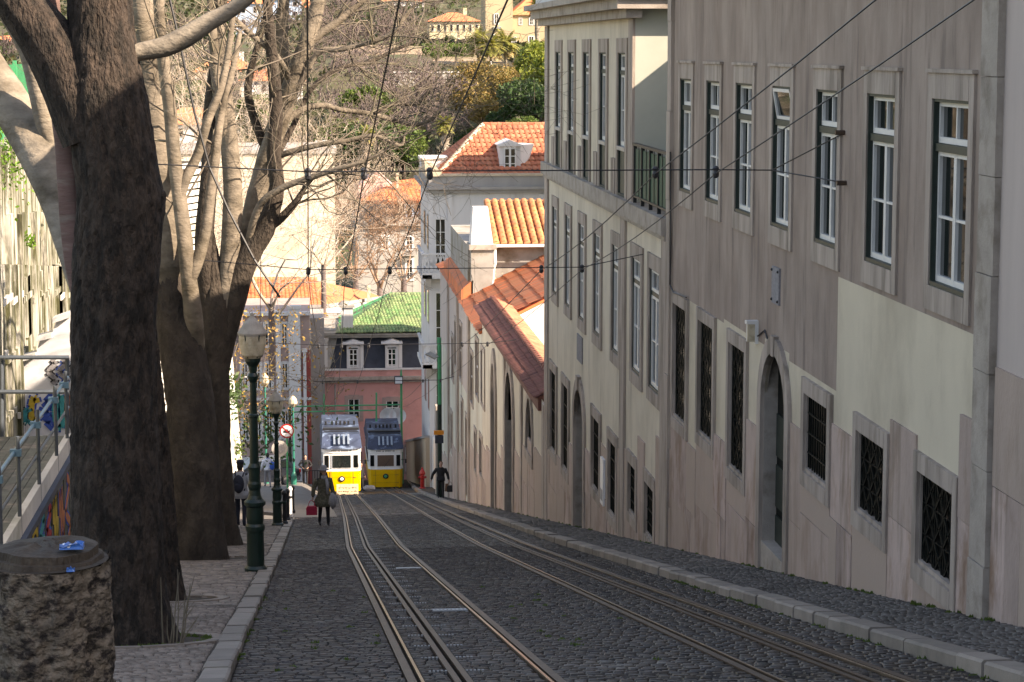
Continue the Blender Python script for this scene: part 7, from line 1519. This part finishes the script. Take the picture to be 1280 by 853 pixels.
# ---------------------------------------------------------------- people
def person(loc, face, h, label, pose='stand', top='cloth_black', trousers='cloth_black', coat=None, hair='hair_dark', hat=None, bag=None, pack=None, stride=0., arms=(0.1, .1), bulk=1., scarf=None):
    """local frame: -Y is the way the person faces; every joint in metres for a 1.75 m body"""
    t = thing('person', loc, label, 'person'); t.rotation_euler.z = face; s = h/1.75; t.scale = (s, s, s)
    st = stride
    J = {'pelvis': (0, 0, .95), 'waist': (0, .01, 1.1), 'chest': (0, 0, 1.3), 'neck': (0, .01, 1.47), 'headb': (0, -.01, 1.56), 'head': (0, -.015, 1.65)}
    rad = {'pelvis': (.15, .11), 'waist': (.13, .10), 'chest': (.165, .115), 'neck': (.06, .06), 'headb': (.068, .08), 'head': (.078, .095)}
    E_ = [('pelvis', 'waist'), ('waist', 'chest'), ('chest', 'neck'), ('neck', 'headb'), ('headb', 'head')]
    for sd, nm in ((-1, 'r'), (1, 'l')):
        f = st*sd
        J['hip'+nm] = (sd*.09, 0, .88); J['knee'+nm] = (sd*.095, -.30*f*.5-.04, .50); J['ank'+nm] = (sd*.095, -.30*f, .09+max(0, -f)*.04); J['toe'+nm] = (sd*.11, -.30*f-.17, .035)
        rad['hip'+nm] = (.095, .095); rad['knee'+nm] = (.062, .065); rad['ank'+nm] = (.042, .045); rad['toe'+nm] = (.04, .028)
        E_ += [('pelvis', 'hip'+nm), ('hip'+nm, 'knee'+nm), ('knee'+nm, 'ank'+nm), ('ank'+nm, 'toe'+nm)]
        ar = arms[0 if sd < 0 else 1]; el = ar if isinstance(ar, tuple) else (ar, -.0-f*.12)
        J['sh'+nm] = (sd*.185, .01, 1.42); J['elb'+nm] = (sd*(.22+el[0]*.3), .03+.5*el[1], 1.15)
        if len(el) > 2: J['wri'+nm] = tuple(el[2])
        else: J['wri'+nm] = (sd*(.24+el[0]*.4), -.05+el[1], .92)
        rad['sh'+nm] = (.062, .062); rad['elb'+nm] = (.043, .043); rad['wri'+nm] = (.028, .03); E_ += [('chest', 'sh'+nm), ('sh'+nm, 'elb'+nm), ('elb'+nm, 'wri'+nm)]
        wv = np.array(J['wri'+nm]); dv = wv-np.array(J['elb'+nm]); dv /= np.linalg.norm(dv); pm = wv+dv*.08; J['palm'+nm] = tuple(pm); rad['palm'+nm] = (.036, .02); E_.append(('wri'+nm, 'palm'+nm))
        sdv = np.cross(dv, [1, 0, 0]); sdv /= np.linalg.norm(sdv)
        for k in range(4):
            b = pm+sdv*(.026-.0175*k)+dv*.02; L_ = (.065, .075, .07, .055)[k]; inw = np.array([-sd*.25, 0, 0]); m1 = b+dv*L_*.55; e1 = m1+(dv+inw*2)*L_*.45
            for q_, nm2, rr in ((b, 'a', .0095), (m1, 'b', .009), (e1, 'c', .0075)): J['f%d%s%s' % (k, nm2, nm)] = tuple(q_); rad['f%d%s%s' % (k, nm2, nm)] = (rr, rr)
            E_ += [('palm'+nm, 'f%da%s' % (k, nm)), ('f%da%s' % (k, nm), 'f%db%s' % (k, nm)), ('f%db%s' % (k, nm), 'f%dc%s' % (k, nm))]
        tb = wv+dv*.035+sdv*.03; te = tb+dv*.04+sdv*.025; J['tb'+nm] = tuple(tb); J['te'+nm] = tuple(te); rad['tb'+nm] = (.012, .012); rad['te'+nm] = (.009, .009); E_ += [('wri'+nm, 'tb'+nm), ('tb'+nm, 'te'+nm)]
    names = list(J); idx = {n_: i for i, n_ in enumerate(names)}; me = bpy.data.meshes.new('body'); me.from_pydata([J[n_] for n_ in names], [(idx[a_], idx[b_]) for a_, b_ in E_], [])
    for q_ in ('skin', trousers, top, 'shoe'): me.materials.append(MATS[q_])
    ob = bpy.data.objects.new('body', me); COL.objects.link(ob); ob.parent = t; md = ob.modifiers.new('Skin', 'SKIN'); md.use_smooth_shade = True
    if not me.skin_vertices: 
        bpy.context.view_layer.objects.active = ob
    sv = me.skin_vertices[0].data if me.skin_vertices else None
    for n_ in names: sv[idx[n_]].radius = (rad[n_][0]*bulk if n_[0] not in 'fthw' else rad[n_][0], rad[n_][1]*bulk if n_[0] not in 'fth' else rad[n_][1]); sv[idx[n_]].use_root = (n_ == 'pelvis')
    sub = ob.modifiers.new('Sub', 'SUBSURF'); sub.levels = 1; sub.render_levels = 1
    dg = bpy.context.evaluated_depsgraph_get(); dg.update(); ev = ob.evaluated_get(dg); nm_ = bpy.data.meshes.new_from_object(ev); ob.modifiers.clear(); ob.data = nm_
    nm_.materials.clear()
    for q_ in ('skin', trousers, top, 'shoe'): nm_.materials.append(MATS[q_])
    for p in nm_.polygons:
        c = p.center; arm = abs(c.x) > .2
        wr = min((Vector(J['wri'+q_])-c).length for q_ in 'rl'); pl_ = min(min((Vector(J[k_+q_])-c).length for k_ in ('palm', 'f1b', 'f2b', 'f0b', 'f3b', 'te')) for q_ in 'rl')
        if c.z > 1.475: mi = 0
        elif pl_ < .055: mi = 0
        elif c.z < .10: mi = 3
        elif c.z < .93 and not arm: mi = 1
        else: mi = 2
        p.material_index = mi; p.use_smooth = True
    # face and hair
    mb = MB(); mb.smooth = True
    hd = MB(); hd.smooth = True; hd.ball((0, -.02, 1.655), (.078, .1, .118), 14, 10); hd.ball((0, -.122, 1.64), (.013, .02, .022), 6, 5)
    for sd in (-1, 1): hd.ball((sd*.078, .0, 1.645), (.014, .022, .033), 6, 5)
    hd.ball((0, -.1, 1.575), (.035, .025, .02), 7, 5); hd.build('face', 'skin', t, local=True)
    for sd in (-1, 1): e_ = MB(); e_.ball((sd*.03, -.108, 1.665), (.011, .008, .007), 6, 5); e_.build('eye', 'black_iron', t, local=True)
    e_ = MB(); e_.ball((0, -.114, 1.598), (.022, .006, .005), 6, 4); e_.build('mouth', 'cloth_red', t, local=True)
    hr_ = MB(); hr_.smooth = True; hr_.ball((0, .005, 1.69), (.087, .105, .10), 14, 9, jit=.04); hr_.ball((0, .04, 1.64), (.084, .08, .11), 12, 8, jit=.04)
    if hair == 'long': hr_.tube([(0, .05, 1.66), (0, .08, 1.5), (.02, .1, 1.32)], [.09, .1, .06], 10); hr_.tube([(.08, -.02, 1.62), (.1, -.05, 1.45), (.11, -.07, 1.3)], [.03, .04, .03], 8); hr_.tube([(-.08, -.02, 1.62), (-.1, -.05, 1.45), (-.1, -.07, 1.32)], [.03, .04, .03], 8)
    hr_.build('hair', 'hair_dark' if hair in ('long', 'hair_dark') else hair, t, local=True)
    def ringtube(prof, nm, m, n=18, dy=0.):
        v = []; rq2 = np.random.RandomState(len(nm))
        for (rx, ry, z) in prof:
            for j in range(n): a_ = 2*pi*j/n; q_ = 1+rq2.uniform(-.04, .04); v.append((rx*cos(a_)*q_, dy+ry*sin(a_)*q_, z))
        k = len(prof); g_ = MB(); g_.smooth = True; g_.add(v, [(i*n+j, i*n+(j+1) % n, (i+1)*n+(j+1) % n, (i+1)*n+j) for i in range(k-1) for j in range(n)]+[tuple(range(n-1, -1, -1)), tuple((k-1)*n+j for j in range(n))]); return g_.build(nm, m, t, local=True)
    if coat:
        m, z0, fl = coat; ringtube([(.20*fl, .17*fl, z0), (.195*fl, .165, z0+.15), (.185, .15, .98), (.17, .14, 1.12), (.195, .145, 1.3), (.19, .12, 1.42), (.12, .1, 1.48), (.075, .075, 1.5)], 'coat', m)
        for nm in 'rl':
            g_ = MB(); g_.smooth = True; S_, E2_, W2 = (np.array(J[k_+nm]) for k_ in ('sh', 'elb', 'wri')); g_.tube([S_, (S_+E2_)/2, E2_, (E2_+W2)/2, W2+(E2_-W2)*.1], [.082, .075, .066, .06, .055], 10); g_.build('sleeve', m, t, local=True)
    if scarf: ringtube([(.1, .1, 1.4), (.13, .13, 1.45), (.12, .12, 1.52), (.08, .08, 1.55)], 'scarf', scarf); g_ = MB(); g_.smooth = True; g_.tube([(.05, -.13, 1.45), (.07, -.19, 1.25), (.06, -.2, 1.0)], [.045, .05, .04], 8); g_.build('scarf_end', scarf, t, local=True)
    if hat == 'brim': g_ = MB(); g_.smooth = True; g_.lathe([(.16, 0), (.165, .012), (.1, .03), (.095, .10), (.07, .13), (.02, .14)], (0, -.01, 1.70), 20); g_.build('hat', 'cloth_grey', t, local=True)
    if hat == 'cap': g_ = MB(); g_.smooth = True; g_.lathe([(.1, 0), (.108, .03), (.09, .08), (.03, .1)], (0, .0, 1.71), 18); g_.box(-.06, .06, -.17, -.07, 1.715, 1.73); g_.build('flat_cap', 'cloth_navy', t, local=True)
    if pack:
        g_ = MB(); g_.smooth = True; g_.ball((0, .22, 1.2), (.15, .1, .24), 14, 10, jit=.03); g_.ball((0, .3, 1.12), (.11, .05, .12), 12, 8, jit=.03); b_ = g_.build('backpack', pack, t, local=True)
        for sd in (-1, 1): g_ = MB(); g_.tube([(sd*.1, .17, 1.4), (sd*.12, .02, 1.5), (sd*.13, -.14, 1.38), (sd*.14, -.12, 1.15), (sd*.13, .13, 1.02)], [.018]*5, 6); g_.build('strap', pack, b_, local=True)
    return t, J
def handbag(name, c, m, label, w_=.16, hh=.2, cat='bag'):
    t = thing(name, c, label, cat); mb = MB(); mb.smooth = False; P = [(-w_, 0, -hh), (w_, 0, -hh), (w_*1.05, 0, -hh*.3), (w_*.8, 0, 0), (-w_*.8, 0, 0), (-w_*1.05, 0, -hh*.3)]
    mb.prism([(x, -.06, z) for x, _, z in P], (0, .12, 0)); mb.build('bag_body', m, t, local=True); g_ = MB(); g_.tube([(w_*.6*cos(a_), 0, .16*sin(a_)) for a_ in np.linspace(0, pi, 9)], [.01]*9, 6); g_.build('handle', m, t, local=True); return t
def hand_world(t, J, nm):
    p = Vector(J['palm'+nm]); s = t.scale[0]; a_ = t.rotation_euler.z; return (t.location.x+s*(p.x*cos(a_)-p.y*sin(a_)), t.location.y+s*(p.x*sin(a_)+p.y*cos(a_)), t.location.z+s*p.z)
sb = .055+.016
t, J = person((.40, 62.1, zg(62.1)), 2.9, 1.66, 'person in grey brimmed hat and olive coat walking on the setts with a red bag', coat=('cloth_olive', .62, 1.5), hair='long', hat='brim', stride=.5, arms=((.25, .0), (.1, -.1)), bulk=1.02, scarf='cloth_grey')
t.rotation_euler.z = .25
hw = hand_world(t, J, 'r'); b_ = handbag('handbag', (hw[0]-.03, hw[1], hw[2]-.19), 'cloth_red', 'bright red handbag held by the person in the grey hat', .15, .25)
g = thing('shopping_bag', (hw[0]+.62, hw[1]-.2, hw[2]+.1), 'crumpled pale grey bag carried at the hip of the person in the grey hat', 'bag'); mb = MB(); mb.smooth = True; mb.ball((-.06, 0, -.12), (.12, .09, .22), 9, 7, jit=.16); mb.build('bag_body', 'cloth_grey', g, local=True)
t, J = person((6.05, 101.5, zg(101.5)+.08), .0, 1.74, 'person in black jacket walking up the right sidewalk with a dark bag', coat=('cloth_black', .86, 1.), hair='hair_brown', stride=.75, arms=((.5, .05), (.3, .0)))
hw = hand_world(t, J, 'l'); handbag('handbag', (hw[0]+.05, hw[1], hw[2]-.2), 'black_iron', 'black handbag carried by the person on the right sidewalk', .15, .3)
g = thing('tan_bag', (hw[0]-.1, hw[1]+.03, hw[2]-.06), 'small tan bag beside the black handbag on the right sidewalk', 'bag'); mb = MB(); mb.prism([(-.1, -.05, -.42), (.1, -.05, -.42), (.07, -.05, -.06), (-.07, -.05, -.06)], (0, .1, 0)); mb.build('bag_body', 'leather_brown', g, local=True)
t, J = person((-1.84, 59.6, zg(59.6)+sb), pi-.2, 1.8, 'person with flat cap, pale jacket and navy backpack seen from behind', coat=('cloth_pale', .8, 1.1), trousers='cloth_navy', hat='cap', pack='cloth_navy', stride=.2, arms=((.1, -.1), (.15, .05)), bulk=1.05)
a = Q(335, 617, 112); t, J = person((a[0], 112, zpz(a[0], 112)), pi+.2, 1.75, 'person in white shirt with a blue shoulder bag walking on the plaza', top='cloth_white', coat=('cloth_white', .9, .95), trousers='cloth_grey', stride=.6, arms=((.2, .1), (.2, -.05)))
g = thing('shoulder_bag', (a[0]+.24, 111.8, zpz(a[0], 112)+1.25), 'bright blue shoulder bag on the person in the white shirt', 'bag'); mb = MB(); mb.smooth = True; mb.ball((0, 0, -.1), (.14, .1, .22), 12, 8, jit=.03); mb.build('bag_body', 'cloth_blue', g, local=True); mb = MB(); mb.tube([(0, 0, .1), (-.15, -.03, .3), (-.3, .1, .28)], [.015]*3, 6); mb.build('strap', 'cloth_blue', g, local=True)
a = Q(382, 611, 131); t, J = person((a[0], 131, zpz(a[0], 131)), 0., 1.76, 'person all in black standing on the plaza left of the sunlit tram', coat=('cloth_black', .8, 1.), stride=.25, arms=((.5, .05, (-.2, -.12, 1.05)), (.5, .05, (.2, -.12, 1.05))))
a = Q(451, 612, 139.5); t, J = person((a[0], 139.5, zg(139.5)), .9, 1.8, 'person in dark clothes half hidden behind the sunlit tram', coat=('cloth_black', .8, 1.), stride=.2)
# ---------------------------------------------------------------- overhead wires
hwir = 5.52
def hz(y): return zg(y)+hwir
spans = [29.0, 43.2, 70.0, 100.0, 128.0]
wx = [.03, .75, 1.6, 4.55, 5.35]
lbs = ['overhead wire running down the street at the left, almost vertical in view', 'second overhead wire from the left running down the street', 'third overhead wire from the left crossing in front of the palm', 'overhead wire in front of the townhouse, upper of the right pair', 'overhead wire crossing the taupe facade, lower of the right pair']
for x, lb in zip(wx, lbs):
    t = thing('trolley_wire', (x, 29, hz(29)), lb, 'wire', 'trolley wires above the tracks'); yy_ = [4]+spans+[150]; P = []
    for a_, b_ in zip(yy_[:-1], yy_[1:]):
        for k in range(6): s = k/6; y = a_+(b_-a_)*s; P.append((x+off_rail(y)*1.0, y, hz(a_)*(1-s)+hz(b_)*s-.10*sin(pi*s)))
    P.append((x+off_rail(150), 150, hz(150))); mb = MB(); mb.tube(P, [.009]*len(P), 5); mb.build('wire', 'wire', t)
def span(y, xl_, zl, xr__, zr__, lb, fork=None, r=.009):
    t = thing('span_wire', (xl_, y, zl), lb, 'wire', 'span wires across the street'); xs_ = [xl_]+[x+off_rail(y) for x in wx]+[xr__]; P = []
    for x in xs_: s = (x-xl_)/(xr__-xl_); zc_ = zl*(1-s)+zr__*s; zc_ = hz(y)+.05 if xl_ < x < xr__ else zc_; P.append((x, y, zc_))
    mb = MB(); mb.tube(P, [r]*len(P), 5); w_ = mb.build('wire', 'wire', t)
    for x in xs_[1:-1]: mb = MB(); mb.lathe([(.015, -.08), (.04, -.06), (.045, -.02), (.035, .02), (.045, .05), (.02, .08)], (x, y, hz(y)+.02), 10); mb.build('insulator', 'insulator', t)
    if fork:
        for (yy_, zz_) in fork: mb = MB(); mb.tube([(xr__, y, zr__), (XW, yy_, zz_)], [r]*2, 5); mb.build('fork_wire', 'wire', t); mb = MB(); mb.tube([(XW-.12, yy_, zz_), (XW+.02, yy_, zz_)], [.03, .03], 6); mb.build('wall_hook', 'rail_steel', t)
    mb = MB(); mb.ball((xl_+.0, y, zl), (.09, .05, .05), 10, 6); mb.build('end_fitting', 'pale_metal', t); return t
p = Q(216, 207, 29.0); e = Q(965, 213, 29.0)
f1 = W(1056, 166); f2 = W(1058, 229)
span(29.0, -2.0, float(Q(186, 205, 29)[2]), float(e[0]), float(e[2]), 'nearest span wire, forking to two hooks on the taupe facade', [f1, f2])
span(43.2, -2.6, float(Q(210, 322, 43.2)[2]), XW-.05, float(Q(806, 318, 43.2)[2]), 'second span wire, ending on the cream townhouse pilaster')
span(70.0, -2.8, float(Q(280, 425, 70)[2]), XW-.02, float(Q(643, 425, 70)[2]), 'third span wire, above the woman and the chapel door', r=.012)
span(100.0, -2.8, hz(100)+.3, XW-.02, hz(100)+.2, 'fourth span wire in front of the pink facade', r=.015)
dgw = thing('sagging_cable', tuple(Q(210, 0, 24)), 'thin dark cable hanging diagonally in front of the left trees', 'wire'); mb = MB(); mb.tube([tuple(Q(x, y, 30)) for x, y in ((208, -20), (226, 60), (243, 140), (262, 210), (285, 262), (318, 325), (350, 372))], [.016]*7, 5); mb.build('cable', 'wire', dgw)
dv = thing('hanging_cable', tuple(Q(327, 420, 60)), 'thin cable hanging vertically left of the orange roof', 'wire'); mb = MB(); mb.tube([tuple(Q(326, 322, 43.2)), tuple(Q(325, 418, 43.2))], [.008]*2, 4); mb.build('cable', 'wire', dv)
